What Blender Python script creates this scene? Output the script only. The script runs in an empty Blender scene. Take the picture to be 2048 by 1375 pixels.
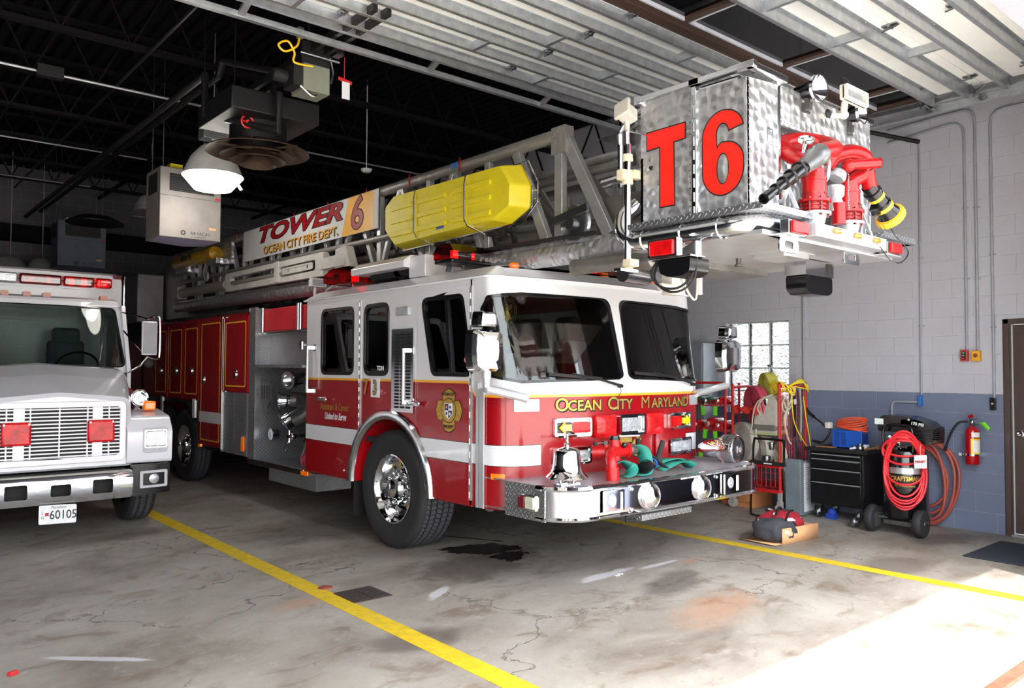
import bpy, bmesh, math, random
import numpy as np
from mathutils import Vector, Matrix, Quaternion
from mathutils.geometry import tessellate_polygon
random.seed(7)
SC = bpy.context.scene
COL = SC.collection
PI = math.pi
# ------------------------------------------------------------------ camera
F_PX = 1583.0
_yaw, _pitch, _roll = map(math.radians, (-40.557, 1.8805, 0.2258))
_f = Vector((-math.sin(_yaw)*math.cos(_pitch), math.cos(_yaw)*math.cos(_pitch), math.sin(_pitch)))
_r0 = Vector((math.cos(_yaw), math.sin(_yaw), 0)); _u0 = _r0.cross(_f)
_r = _r0*math.cos(_roll)+_u0*math.sin(_roll); _u = -_r0*math.sin(_roll)+_u0*math.cos(_roll)
CP = Vector((0, 0, 1.65))
cam = bpy.data.cameras.new('camera'); co = bpy.data.objects.new('camera', cam); COL.objects.link(co)
m = Matrix((_r, _u, -_f)).transposed().to_4x4(); m.translation = CP; co.matrix_world = m
cam.sensor_width = 36; cam.lens = F_PX/2048*36; cam.clip_start = .05; cam.clip_end = 300
SC.camera = co
# ------------------------------------------------------------------ light
w = bpy.data.worlds.new('sky'); SC.world = w; w.use_nodes = True
nt = w.node_tree; nt.nodes.clear()
sky = nt.nodes.new('ShaderNodeTexSky'); sky.sky_type = 'NISHITA'; sky.sun_disc = False
sky.sun_elevation = math.radians(62); sky.sun_rotation = math.radians(205); sky.air_density = 1.3; sky.dust_density = 3
bg = nt.nodes.new('ShaderNodeBackground'); bg.inputs[1].default_value = 1.1
hs = nt.nodes.new('ShaderNodeHueSaturation'); hs.inputs['Saturation'].default_value = .35
ow = nt.nodes.new('ShaderNodeOutputWorld')
nt.links.new(sky.outputs[0], hs.inputs['Color']); nt.links.new(hs.outputs[0], bg.inputs[0]); nt.links.new(bg.outputs[0], ow.inputs[0])
sl = bpy.data.lights.new('sun', 'SUN'); sl.energy = 8.5; sl.angle = math.radians(.7); sl.color = (1, .96, .9)
so = bpy.data.objects.new('sun', sl); COL.objects.link(so); so.location = (-3, -6, 12)
so.rotation_mode = 'QUATERNION'
so.rotation_quaternion = Vector((.44, 1.10, -3.68)).to_track_quat('-Z', 'Y')
SC.view_settings.view_transform = 'Standard'; SC.view_settings.look = 'None'
SC.view_settings.gamma = 1; SC.view_settings.use_curve_mapping = False
SC.view_settings.exposure = 0.18
try:
    SC.cycles.max_bounces = 8; SC.cycles.diffuse_bounces = 5; SC.cycles.glossy_bounces = 4
    SC.cycles.transparent_max_bounces = 12; SC.cycles.sample_clamp_indirect = 6
    SC.cycles.use_denoising = True
except Exception: pass

def at(x, y, X=None, Y=None, Z=None):
    """point of the real plane X=, Y= or Z= seen at pixel x, y (2048x1375 frame)"""
    d = _f + _r*((x-1024)/F_PX) - _u*((y-687.5)/F_PX)
    k = 0 if X is not None else (1 if Y is not None else 2)
    v = X if k == 0 else (Y if k == 1 else Z)
    t = (v-CP[k])/d[k]
    return CP + d*t
def lerp(a, b, t): return a+(b-a)*t
V = Vector
# ------------------------------------------------------------------ mesh builder
class MB:
    def __init__(s): s.v = []; s.f = []; s.m = []; s.mi = 0
    def add(s, vs, fs, mi=None):
        n = len(s.v); s.v += [tuple(q) for q in vs]
        s.f += [tuple(i+n for i in f) for f in fs]; s.m += [s.mi if mi is None else mi]*len(fs)
        return s
    def box(s, x0, x1, y0, y1, z0, z1, mi=None):
        x0, x1 = min(x0, x1), max(x0, x1); y0, y1 = min(y0, y1), max(y0, y1); z0, z1 = min(z0, z1), max(z0, z1)
        vs = [(x, y, z) for z in (z0, z1) for y in (y0, y1) for x in (x0, x1)]
        return s.add(vs, [(0, 2, 3, 1), (4, 5, 7, 6), (0, 1, 5, 4), (2, 6, 7, 3), (0, 4, 6, 2), (1, 3, 7, 5)], mi)
    def cbox(s, c, d, R=None, mi=None):
        vs = []
        for z in (-.5, .5):
            for y in (-.5, .5):
                for x in (-.5, .5):
                    p = V((x*d[0], y*d[1], z*d[2]))
                    if R is not None: p = R @ p
                    vs.append(V(c)+p)
        return s.add(vs, [(0, 2, 3, 1), (4, 5, 7, 6), (0, 1, 5, 4), (2, 6, 7, 3), (0, 4, 6, 2), (1, 3, 7, 5)], mi)
    def bar(s, a, b, w, h, mi=None, up=(0, 0, 1)):
        a = V(a); b = V(b); d = (b-a); L = d.length; d.normalize(); up = V(up)
        if abs(d.dot(up)) > .98: up = V((0, 1, 0)) if abs(d.y) < .9 else V((1, 0, 0))
        sx = d.cross(up).normalized(); uu = sx.cross(d).normalized()
        R = Matrix((sx, d, uu)).transposed()
        return s.cbox((a+b)/2, (w, L, h), R, mi)
    def cyl(s, a, b, r, r2=None, n=16, caps=True, mi=None):
        r2 = r if r2 is None else r2
        return s.lathe([(r, 0), (r2, (V(b)-V(a)).length)], a, V(b)-V(a), n, caps, mi)
    def lathe(s, prof, o, ax=(0, 0, 1), n=24, caps=True, mi=None, sx=1.0):
        ax = V(ax).normalized(); o = V(o)
        t = V((0, 0, 1)) if abs(ax.z) < .9 else V((1, 0, 0))
        e1 = ax.cross(t).normalized(); e2 = ax.cross(e1).normalized()
        vs = []
        for r, h in prof:
            for i in range(n):
                a = 2*PI*i/n; vs.append(o+ax*h+(e1*math.cos(a)*sx+e2*math.sin(a))*r)
        fs = []
        for k in range(len(prof)-1):
            for i in range(n):
                j = (i+1) % n; fs.append((k*n+i, k*n+j, (k+1)*n+j, (k+1)*n+i))
        if caps:
            if prof[0][0] > 1e-4: fs.append(tuple(range(n))[::-1])
            if prof[-1][0] > 1e-4: fs.append(tuple(range((len(prof)-1)*n, len(prof)*n)))
        return s.add(vs, fs, mi)
    def tube(s, pts, r, n=8, closed=False, mi=None, caps=True):
        pts = [V(p) for p in pts]; N = len(pts)
        if N < 2: return s
        rr = r if isinstance(r, (list, tuple)) else [r]*N
        tan = []
        for i in range(N):
            a = pts[(i-1) % N] if (closed or i > 0) else pts[i]
            b = pts[(i+1) % N] if (closed or i < N-1) else pts[i]
            d = (b-a); tan.append(d.normalized() if d.length > 1e-9 else V((0, 0, 1)))
        t0 = tan[0]; up = V((0, 0, 1)) if abs(t0.z) < .9 else V((1, 0, 0))
        e = t0.cross(up).normalized(); vs = []
        for i in range(N):
            if i: 
                e = tan[i-1].rotation_difference(tan[i]) @ e
                e = (e-tan[i]*e.dot(tan[i])).normalized()
            g = tan[i].cross(e)
            for k in range(n):
                a = 2*PI*k/n; vs.append(pts[i]+(e*math.cos(a)+g*math.sin(a))*rr[i])
        fs = []
        for i in range(N if closed else N-1):
            j = (i+1) % N
            for k in range(n):
                l = (k+1) % n; fs.append((i*n+k, i*n+l, j*n+l, j*n+k))
        if not closed and caps:
            fs.append(tuple(range(n))[::-1]); fs.append(tuple(range((N-1)*n, N*n)))
        return s.add(vs, fs, mi)
    def sph(s, c, r, n=16, sc=(1, 1, 1), mi=None):
        k = max(4, n//2); vs = []; c = V(c)
        for i in range(k+1):
            th = PI*i/k
            for j in range(n):
                a = 2*PI*j/n
                vs.append(c+V((r*sc[0]*math.sin(th)*math.cos(a), r*sc[1]*math.sin(th)*math.sin(a), r*sc[2]*math.cos(th))))
        fs = []
        for i in range(k):
            for j in range(n):
                l = (j+1) % n; fs.append((i*n+j, (i+1)*n+j, (i+1)*n+l, i*n+l))
        return s.add(vs, fs, mi)
    def plate(s, outer, holes, fn, t, mi=None, cuts=None, zc=None):
        """polygon with holes in (u,v); fn(u,v,w)->3D; thickness t along w; cuts: u values to subdivide at"""
        loops = [outer]+list(holes)
        tris = tessellate_polygon([[V((p[0], p[1], 0)) for p in L] for L in loops])
        flat = [p for L in loops for p in L]
        bm = bmesh.new(); bv = [bm.verts.new((p[0], p[1], 0)) for p in flat]
        for tr in tris:
            try: bm.faces.new([bv[i] for i in tr])
            except ValueError: pass
        for c in (cuts or []):
            bmesh.ops.bisect_plane(bm, geom=bm.verts[:]+bm.edges[:]+bm.faces[:], plane_co=(c, 0, 0), plane_no=(1, 0, 0), dist=1e-5)
        for c in (zc or []):
            bmesh.ops.bisect_plane(bm, geom=bm.verts[:]+bm.edges[:]+bm.faces[:], plane_co=(0, c, 0), plane_no=(0, 1, 0), dist=1e-5)
        bmesh.ops.remove_doubles(bm, verts=bm.verts, dist=1e-6)
        bmesh.ops.recalc_face_normals(bm, faces=bm.faces)
        bm.verts.index_update(); bm.verts.ensure_lookup_table()
        n = len(bm.verts); vs = [fn(q.co.x, q.co.y, 0) for q in bm.verts]+[fn(q.co.x, q.co.y, t) for q in bm.verts]
        fs = []
        for f in bm.faces:
            ix = [q.index for q in f.verts]
            if f.normal.z < 0: ix = ix[::-1]
            fs.append(tuple(ix)[::-1]); fs.append(tuple(i+n for i in ix))
        for e in bm.edges:
            if len(e.link_faces) == 1:
                a, b = e.verts[0].index, e.verts[1].index; fs.append((a, b, b+n, a+n))
        bm.free(); return s.add(vs, fs, mi)
    def build(s, name, mats, parent=None, bevel=0, ang=35, sm=True, origin=None, seg=2, recalc=True, subsurf=0, solid=0):
        me = bpy.data.meshes.new(name)
        vs = np.array(s.v, float)
        if origin is None:
            lo, hi = vs.min(0), vs.max(0); origin = V(((lo[0]+hi[0])/2, (lo[1]+hi[1])/2, lo[2]))
        origin = V(origin)
        vs = vs-np.array(origin)
        me.from_pydata([tuple(q) for q in vs], [], s.f)
        if not isinstance(mats, (list, tuple)): mats = [mats]
        for mt in mats: me.materials.append(mt)
        me.polygons.foreach_set('material_index', s.m)
        if recalc:
            bm = bmesh.new(); bm.from_mesh(me); bmesh.ops.recalc_face_normals(bm, faces=bm.faces); bm.to_mesh(me); bm.free()
        if sm:
            me.polygons.foreach_set('use_smooth', [True]*len(me.polygons)); me.set_sharp_from_angle(angle=math.radians(ang))
        me.update()
        o = bpy.data.objects.new(name, me); COL.objects.link(o)
        setpar(o, parent, origin)
        if bevel:
            b = o.modifiers.new('bevel', 'BEVEL'); b.width = bevel; b.segments = seg; b.limit_method = 'ANGLE'; b.angle_limit = math.radians(40)
        if subsurf:
            b = o.modifiers.new('sub', 'SUBSURF'); b.levels = subsurf; b.render_levels = subsurf
        if solid:
            b = o.modifiers.new('solid', 'SOLIDIFY'); b.thickness = solid
        return o
def comps(mb):
    par = list(range(len(mb.v)))
    def fd(i):
        while par[i] != i: par[i] = par[par[i]]; i = par[i]
        return i
    for f in mb.f:
        for q in f[1:]:
            a, c = fd(f[0]), fd(q)
            if a != c: par[a] = c
    G = {}
    for k, f in enumerate(mb.f): G.setdefault(fd(f[0]), []).append(k)
    out = []
    for r in G:
        n = MB(); ids = {}; 
        for k in G[r]:
            for i in mb.f[k]:
                if i not in ids: ids[i] = len(n.v); n.v.append(mb.v[i])
            n.f.append(tuple(ids[i] for i in mb.f[k])); n.m.append(mb.m[k])
        out.append(n)
    return out
def build_each(mb, name, mats, parent=None, **k):
    return [c.build(name, mats, parent, **k) for c in comps(mb)]
WL = {}
def setpar(o, parent, origin):
    WL[o.name] = V(origin)
    if parent is not None:
        o.parent = parent; o.location = V(origin)-WL[parent.name]
    else: o.location = origin
def tag(o, label=None, cat=None, group=None, kind=None):
    if label: o['label'] = label
    if cat: o['category'] = cat
    if group: o['group'] = group
    if kind: o['kind'] = kind
    return o
def thing(name, loc, label, cat, group=None, kind=None):
    o = bpy.data.objects.new(name, None); COL.objects.link(o); o.empty_display_size = .1
    setpar(o, None, V(loc)); return tag(o, label, cat, group, kind)
def struct(o, label=None, cat=None): return tag(o, label, cat, kind='structure')
def copy_tree(o, parent=None, delta=V((0, 0, 0)), rz=None, loc=None, rot=None):
    c = o.copy(); COL.objects.link(c)
    if parent is not None: c.parent = parent
    else:
        c.location = V(loc) if loc is not None else o.location+delta
        if rz is not None: c.rotation_euler = (0, 0, rz)
        if rot is not None: c.rotation_euler = rot
    WL[c.name] = V(c.location) if parent is None else WL[o.name]
    for ch in o.children: copy_tree(ch, c)
    return c
def fillet(pts, r, n=5):
    """round the corners of a 2D polygon"""
    out = []; N = len(pts)
    rs = r if isinstance(r, (list, tuple)) else [r]*N
    for i in range(N):
        p = V(pts[i]+(0,)) if len(pts[i]) == 2 else V(pts[i]); a = V(tuple(pts[i-1][:2])+(0,)); b = V(tuple(pts[(i+1) % N][:2])+(0,))
        da = (a-p); db = (b-p); rr = rs[i]
        if rr <= 1e-5: out.append((p.x, p.y)); continue
        ang = da.angle(db); tl = min(rr/math.tan(ang/2), da.length*.48, db.length*.48)
        p0 = p+da.normalized()*tl; p1 = p+db.normalized()*tl
        for k in range(n+1):
            t = k/n; q = p0*(1-t)**2+p*2*t*(1-t)+p1*t*t; out.append((q.x, q.y))
    return out
def rrect(x0, x1, y0, y1, r, n=4): return fillet([(x0, y0), (x1, y0), (x1, y1), (x0, y1)], r, n)
def circ(cx, cy, r, n=24): return [(cx+r*math.cos(2*PI*i/n), cy+r*math.sin(2*PI*i/n)) for i in range(n)]
def arc(c, r, a0, a1, n, ax='xz', k=0):
    out = []
    for i in range(n+1):
        a = a0+(a1-a0)*i/n; u = c[0]+r*math.cos(a); v = c[1]+r*math.sin(a)
        out.append({'xz': (u, k, v), 'yz': (k, u, v), 'xy': (u, v, k)}[ax])
    return out
def smooth(pts, n=6, closed=False):
    P = [V(p) for p in pts]; N = len(P); out = []
    rng = N if closed else N-1
    for i in range(rng):
        p0 = P[(i-1) % N] if (closed or i > 0) else P[0]; p1 = P[i]; p2 = P[(i+1) % N]; p3 = P[(i+2) % N] if (closed or i < N-2) else P[-1]
        for k in range(n):
            t = k/n
            out.append(.5*((2*p1)+(-p0+p2)*t+(2*p0-5*p1+4*p2-p3)*t*t+(-p0+3*p1-3*p2+p3)*t**3))
    if not closed: out.append(P[-1])
    return out
FX = lambda x, s=1: (lambda u, v, w: (x+s*w, u, v))      # (y,z) plane, thickness along x
FY = lambda y, s=1: (lambda u, v, w: (u, y+s*w, v))      # (x,z) plane
FZ = lambda z, s=1: (lambda u, v, w: (u, v, z+s*w))      # (x,y) plane
# ------------------------------------------------------------------ materials
def newmat(name):
    mt = bpy.data.materials.new(name); mt.use_nodes = True; t = mt.node_tree; t.nodes.clear()
    o = t.nodes.new('ShaderNodeOutputMaterial'); p = t.nodes.new('ShaderNodeBsdfPrincipled')
    t.links.new(p.outputs[0], o.inputs[0]); return mt, t, p
class NB:
    def __init__(s, t): s.t = t
    def n(s, typ, **kw):
        x = s.t.nodes.new(typ)
        for k, v in kw.items(): setattr(x, k, v)
        return x
    def l(s, a, b): s.t.links.new(a, b)
    def val(s, x, inp):
        if isinstance(x, (int, float)): inp.default_value = x
        elif isinstance(x, (tuple, list)): inp.default_value = tuple(x) if len(x) == 4 or inp.type == 'VECTOR' else tuple(x)+(1,)
        else: s.l(x, inp)
    def math(s, op, a, b=0.0, c=None):
        x = s.n('ShaderNodeMath', operation=op); s.val(a, x.inputs[0]); s.val(b, x.inputs[1])
        if c is not None: s.val(c, x.inputs[2])
        return x.outputs[0]
    def mix(s, f, a, b):
        x = s.n('ShaderNodeMix', data_type='RGBA'); s.val(f, x.inputs[0]); s.val(a, x.inputs[6]); s.val(b, x.inputs[7]); return x.outputs[2]
    def pos(s): return s.n('ShaderNodeNewGeometry').outputs['Position']
    def xyz(s, v):
        x = s.n('ShaderNodeSeparateXYZ'); s.l(v, x.inputs[0]); return x.outputs
    def comb(s, a, b, c=0.0):
        x = s.n('ShaderNodeCombineXYZ'); s.val(a, x.inputs[0]); s.val(b, x.inputs[1]); s.val(c, x.inputs[2]); return x.outputs[0]
    def noise(s, vec, scale, det=3, rough=.55, dist=0):
        x = s.n('ShaderNodeTexNoise'); s.l(vec, x.inputs['Vector']); x.inputs['Scale'].default_value = scale
        x.inputs['Detail'].default_value = det; x.inputs['Roughness'].default_value = rough; x.inputs['Distortion'].default_value = dist
        return x.outputs['Fac']
    def ramp(s, f, stops):
        x = s.n('ShaderNodeValToRGB'); s.l(f, x.inputs[0]); e = x.color_ramp.elements
        while len(e) < len(stops): e.new(.5)
        for q, (p, c) in zip(e, stops):
            q.position = p; q.color = tuple(c)+(1,) if len(c) == 3 else c
        return x.outputs[0]
    def smooth(s, x, a, b):
        q = s.n('ShaderNodeMapRange', interpolation_type='SMOOTHSTEP'); s.val(x, q.inputs[0]); q.inputs[1].default_value = a; q.inputs[2].default_value = b
        return q.outputs[0]
    def bump(s, h, dist, strg=1.0):
        x = s.n('ShaderNodeBump'); s.val(h, x.inputs['Height']); x.inputs['Distance'].default_value = dist; x.inputs['Strength'].default_value = strg
        return x.outputs[0]
    def uv(s):
        """flat coordinates on the dominant plane of the face, metres"""
        g = s.n('ShaderNodeNewGeometry'); P = s.xyz(g.outputs['Position']); N = s.xyz(g.outputs['True Normal'])
        ax = s.math('GREATER_THAN', s.math('ABSOLUTE', N[0]), .7); az = s.math('GREATER_THAN', s.math('ABSOLUTE', N[2]), .7)
        u = s.math('ADD', s.math('MULTIPLY', P[0], s.math('SUBTRACT', 1, ax)), s.math('MULTIPLY', P[1], ax))
        v = s.math('ADD', s.math('MULTIPLY', P[2], s.math('SUBTRACT', 1, az)), s.math('MULTIPLY', P[1], az))
        return u, v
def sr(c): return tuple(((x/255)/12.92 if x/255 <= .04045 else ((x/255+.055)/1.055)**2.4) for x in c)
MATS = {}
def M(name, col, rough=.5, metal=0, var=.12, sc=6, bump=0, bsc=40, coat=0, spec=None, emit=0, trans=0, alpha=1, sub=None):
    """plain material with procedural tone and roughness variation; col in sRGB 0..255"""
    if name in MATS: return MATS[name]
    mt, t, p = newmat(name); b = NB(t); c = sr(col)
    P = b.n('ShaderNodeTexCoord').outputs['Object']
    nz = b.noise(P, sc, 4)
    lo = tuple(x*(1-var) for x in c); hi = tuple(min(1, x*(1+var)) for x in c)
    b.l(b.ramp(nz, [(.3, lo), (.7, hi)]), p.inputs['Base Color'])
    p.inputs['Metallic'].default_value = metal
    r = b.n('ShaderNodeMapRange'); b.l(nz, r.inputs[0]); r.inputs[3].default_value = max(0.02, rough*.85); r.inputs[4].default_value = min(1, rough*1.15)
    b.l(r.outputs[0], p.inputs['Roughness'])
    if coat: p.inputs['Coat Weight'].default_value = coat; p.inputs['Coat Roughness'].default_value = .04
    if spec is not None: p.inputs['Specular IOR Level'].default_value = spec
    if emit: p.inputs['Emission Color'].default_value = c+(1,); p.inputs['Emission Strength'].default_value = emit
    if trans: p.inputs['Transmission Weight'].default_value = trans
    if alpha < 1: p.inputs['Alpha'].default_value = alpha
    if bump: b.l(b.bump(b.noise(P, bsc, 5), bump), p.inputs['Normal'])
    MATS[name] = mt; return mt
def glass(name, tint, gl=.1, rough=.02):
    mt = bpy.data.materials.new(name); mt.use_nodes = True; t = mt.node_tree; t.nodes.clear(); b = NB(t)
    o = b.n('ShaderNodeOutputMaterial'); tr = b.n('ShaderNodeBsdfTransparent'); g = b.n('ShaderNodeBsdfGlossy'); mx = b.n('ShaderNodeMixShader')
    P = b.n('ShaderNodeTexCoord').outputs['Object']
    b.l(b.ramp(b.noise(P, 3), [(.3, tuple(x*.93 for x in tint)), (.7, tint)]), tr.inputs[0])
    g.inputs['Roughness'].default_value = rough
    fr = b.n('ShaderNodeFresnel'); fr.inputs[0].default_value = 1.45
    b.l(b.math('ADD', b.math('MULTIPLY', fr.outputs[0], 1.0), gl*.3), mx.inputs[0])
    b.l(tr.outputs[0], mx.inputs[1]); b.l(g.outputs[0], mx.inputs[2]); b.l(mx.outputs[0], o.inputs[0]); return mt
def diamond(name, col, rough=.28, s=.048, dist=.008, metal=.8, quad=False):
    mt, t, p = newmat(name); b = NB(t); u, v = b.uv(); c = sr(col)
    if quad:
        pp = b.math('DIVIDE', u, s); qq = b.math('DIVIDE', v, s)
    else:
        pp = b.math('DIVIDE', b.math('ADD', u, v), s); qq = b.math('DIVIDE', b.math('SUBTRACT', u, v), s)
    par = b.math('MODULO', b.math('ADD', b.math('ABSOLUTE', b.math('FLOOR', pp)), b.math('ABSOLUTE', b.math('FLOOR', qq))), 2)
    fp = b.math('SUBTRACT', b.math('FRACT', pp), .5); fq = b.math('SUBTRACT', b.math('FRACT', qq), .5)
    def el(a, c2): return b.math('ADD', b.math('POWER', b.math('DIVIDE', b.math('ABSOLUTE', a), .46), 2), b.math('POWER', b.math('DIVIDE', b.math('ABSOLUTE', c2), .15), 2))
    e = b.math('ADD', b.math('MULTIPLY', el(fp, fq), b.math('SUBTRACT', 1, par)), b.math('MULTIPLY', el(fq, fp), par))
    h = b.math('SUBTRACT', 1, b.smooth(e, .35, 1.15))
    P = b.pos(); nz = b.noise(P, 5, 4)
    b.l(b.mix(h, b.ramp(nz, [(.25, tuple(x*.42 for x in c)), (.75, tuple(x*.6 for x in c))]), c+(1,)), p.inputs['Base Color'])
    p.inputs['Metallic'].default_value = metal
    b.l(b.math('ADD', rough, b.math('MULTIPLY', nz, .15)), p.inputs['Roughness'])
    b.l(b.bump(h, dist), p.inputs['Normal']); return mt
def swirl(name, col, rough=.24, sc=15, dist=.02, metal=.85):
    """engine-turned aluminium: overlapping buffed discs"""
    mt, t, p = newmat(name); b = NB(t); u, v = b.uv(); c = sr(col)
    vo = b.n('ShaderNodeTexVoronoi', feature='SMOOTH_F1'); vo.inputs['Scale'].default_value = sc; vo.inputs['Randomness'].default_value = .6; vo.inputs['Smoothness'].default_value = .35
    b.l(b.comb(u, v), vo.inputs['Vector'])
    nz = b.noise(b.comb(u, v), 3, 4); d = vo.outputs['Distance']
    b.l(b.ramp(nz, [(.25, tuple(x*.8 for x in c)), (.75, c)]), p.inputs['Base Color'])
    p.inputs['Metallic'].default_value = metal
    b.l(b.math('ADD', rough, b.math('MULTIPLY', d, .35)), p.inputs['Roughness'])
    b.l(b.bump(d, dist), p.inputs['Normal']); return mt
def paint_text(mb, s, size, fn, t, mi=0, bold=.0, shear=0, xs=1.0, align='CENTER', mono=1.0):
    """lettering as solid mesh: fn(u,v,w) maps the text plane"""
    cu = bpy.data.curves.new('t', 'FONT'); cu.body = s; cu.size = size; cu.offset = bold; cu.shear = shear
    cu.align_x = align; cu.align_y = 'CENTER'; cu.space_character = mono; cu.resolution_u = 3; cu.fill_mode = 'FRONT'
    ob = bpy.data.objects.new('t', cu); COL.objects.link(ob)
    dg = bpy.context.evaluated_depsgraph_get(); me = bpy.data.meshes.new_from_object(ob.evaluated_get(dg))
    bm = bmesh.new(); bm.from_mesh(me); bmesh.ops.remove_doubles(bm, verts=bm.verts, dist=1e-6)
    bm.verts.index_update(); n = len(bm.verts)
    vs = [fn(q.co.x*xs, q.co.y, 0) for q in bm.verts]+[fn(q.co.x*xs, q.co.y, t) for q in bm.verts]; fs = []
    for f in bm.faces:
        ix = [q.index for q in f.verts]; fs.append(tuple(ix)[::-1]); fs.append(tuple(i+n for i in ix))
    for e in bm.edges:
        if len(e.link_faces) == 1: a, c = e.verts[0].index, e.verts[1].index; fs.append((a, c, c+n, a+n))
    bm.free(); bpy.data.objects.remove(ob); bpy.data.curves.remove(cu); bpy.data.meshes.remove(me)
    return mb.add(vs, fs, mi)

chrome = M('chrome', (232, 234, 238), .05, 1, .03)
polish = M('polished_aluminium', (222, 224, 228), .16, 1, .06)
alu = M('aluminium', (186, 187, 188), .36, .7, .10, 9, .0015, 30)
dullalu = M('dull_aluminium', (140, 138, 134), .45, .7, .18, 7, .002, 30)
galv = M('galvanised_steel', (188, 192, 196), .38, .85, .16, 14)
black = M('black_rubber', (22, 22, 23), .55, 0, .2, 9, .0006, 60)
blackg = M('black_gloss', (14, 14, 16), .18, 0, .1)
blackm = M('matt_black', (16, 16, 17), .7, 0, .15)
darkin = M('dark_interior', (26, 24, 26), .75, 0, .2)
tyre = M('tyre_rubber', (34, 34, 35), .72, 0, .25, 12, .0008, 70)
whitep = M('white_paint', (216, 216, 220), .22, 0, .03, 3, coat=.5)
offwhite = M('aged_white', (206, 202, 192), .4, 0, .08, 8)
redp = M('red_paint', (170, 16, 24), .2, 0, .05, 3, coat=.7)
redm = M('red_enamel', (190, 32, 34), .38, 0, .1, 8)
redcast = M('red_cast_paint', (160, 12, 16), .3, 0, .12, 10, .001, 50, spec=.4)
redlens = M('red_lens', (180, 5, 10), .12, 0, .5, 11, .006, 60, coat=.35, emit=.2, spec=.3)  # faint emission stands in for sunlight caught in the lens
redglow = M('red_lens_lit', (255, 30, 14), .15, 0, .2, 20, emit=1.2)
amber = M('amber_lens', (240, 110, 0), .1, 0, .2, 30, .002, 120, coat=1, emit=.25)
yellowlens = M('yellow_lens', (250, 190, 10), .1, 0, .15, 30, coat=1, emit=.35)
clearlens = M('clear_lens', (190, 195, 200), .1, .5, .3, 40, .004, 60, coat=1)
yellowp = M('yellow_plastic', (214, 196, 26), .42, 0, .08, 6, .0008, 30)
yelstripe = M('yellow_line', (226, 170, 50), .3)
gold = M('gold_leaf', (196, 158, 72), .35, .6, .22, 40)
steel = M('steel', (150, 152, 155), .3, 1, .12, 10)
hosered = M('hose_red_jacket', (150, 58, 66), .85, 0, .18, 20, .002, 90)
hosepink = M('hose_pink_jacket', (186, 62, 86), .8, 0, .14, 20, .002, 90)
hosegrey = M('hose_grey_jacket', (172, 166, 156), .85, 0, .12, 20, .002, 90)
hoseyel = M('hose_yellow_jacket', (192, 186, 84), .8, 0, .12, 20, .002, 90)
greenstrap = M('green_webbing', (28, 122, 108), .7, 0, .15, 20)
card = M('cardboard', (196, 148, 104), .8, 0, .08, 12, .0008, 40)
seatred = M('red_vinyl', (150, 24, 28), .5, 0, .15, 8)
glassdark = glass('vehicle_glass', (.62, .66, .64), .05)
glassclear = glass('clear_glass', (.85, .9, .88), .05)
tread = diamond('diamond_plate', (190, 192, 196))
treadfine = diamond('fine_diamond_plate', (206, 204, 208), .3, .022, .004)
jewel = swirl('engine_turned_aluminium', (206, 207, 210))
jeweld = swirl('engine_turned_beam', (166, 162, 156), .32, 16, .006, .7)
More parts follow.
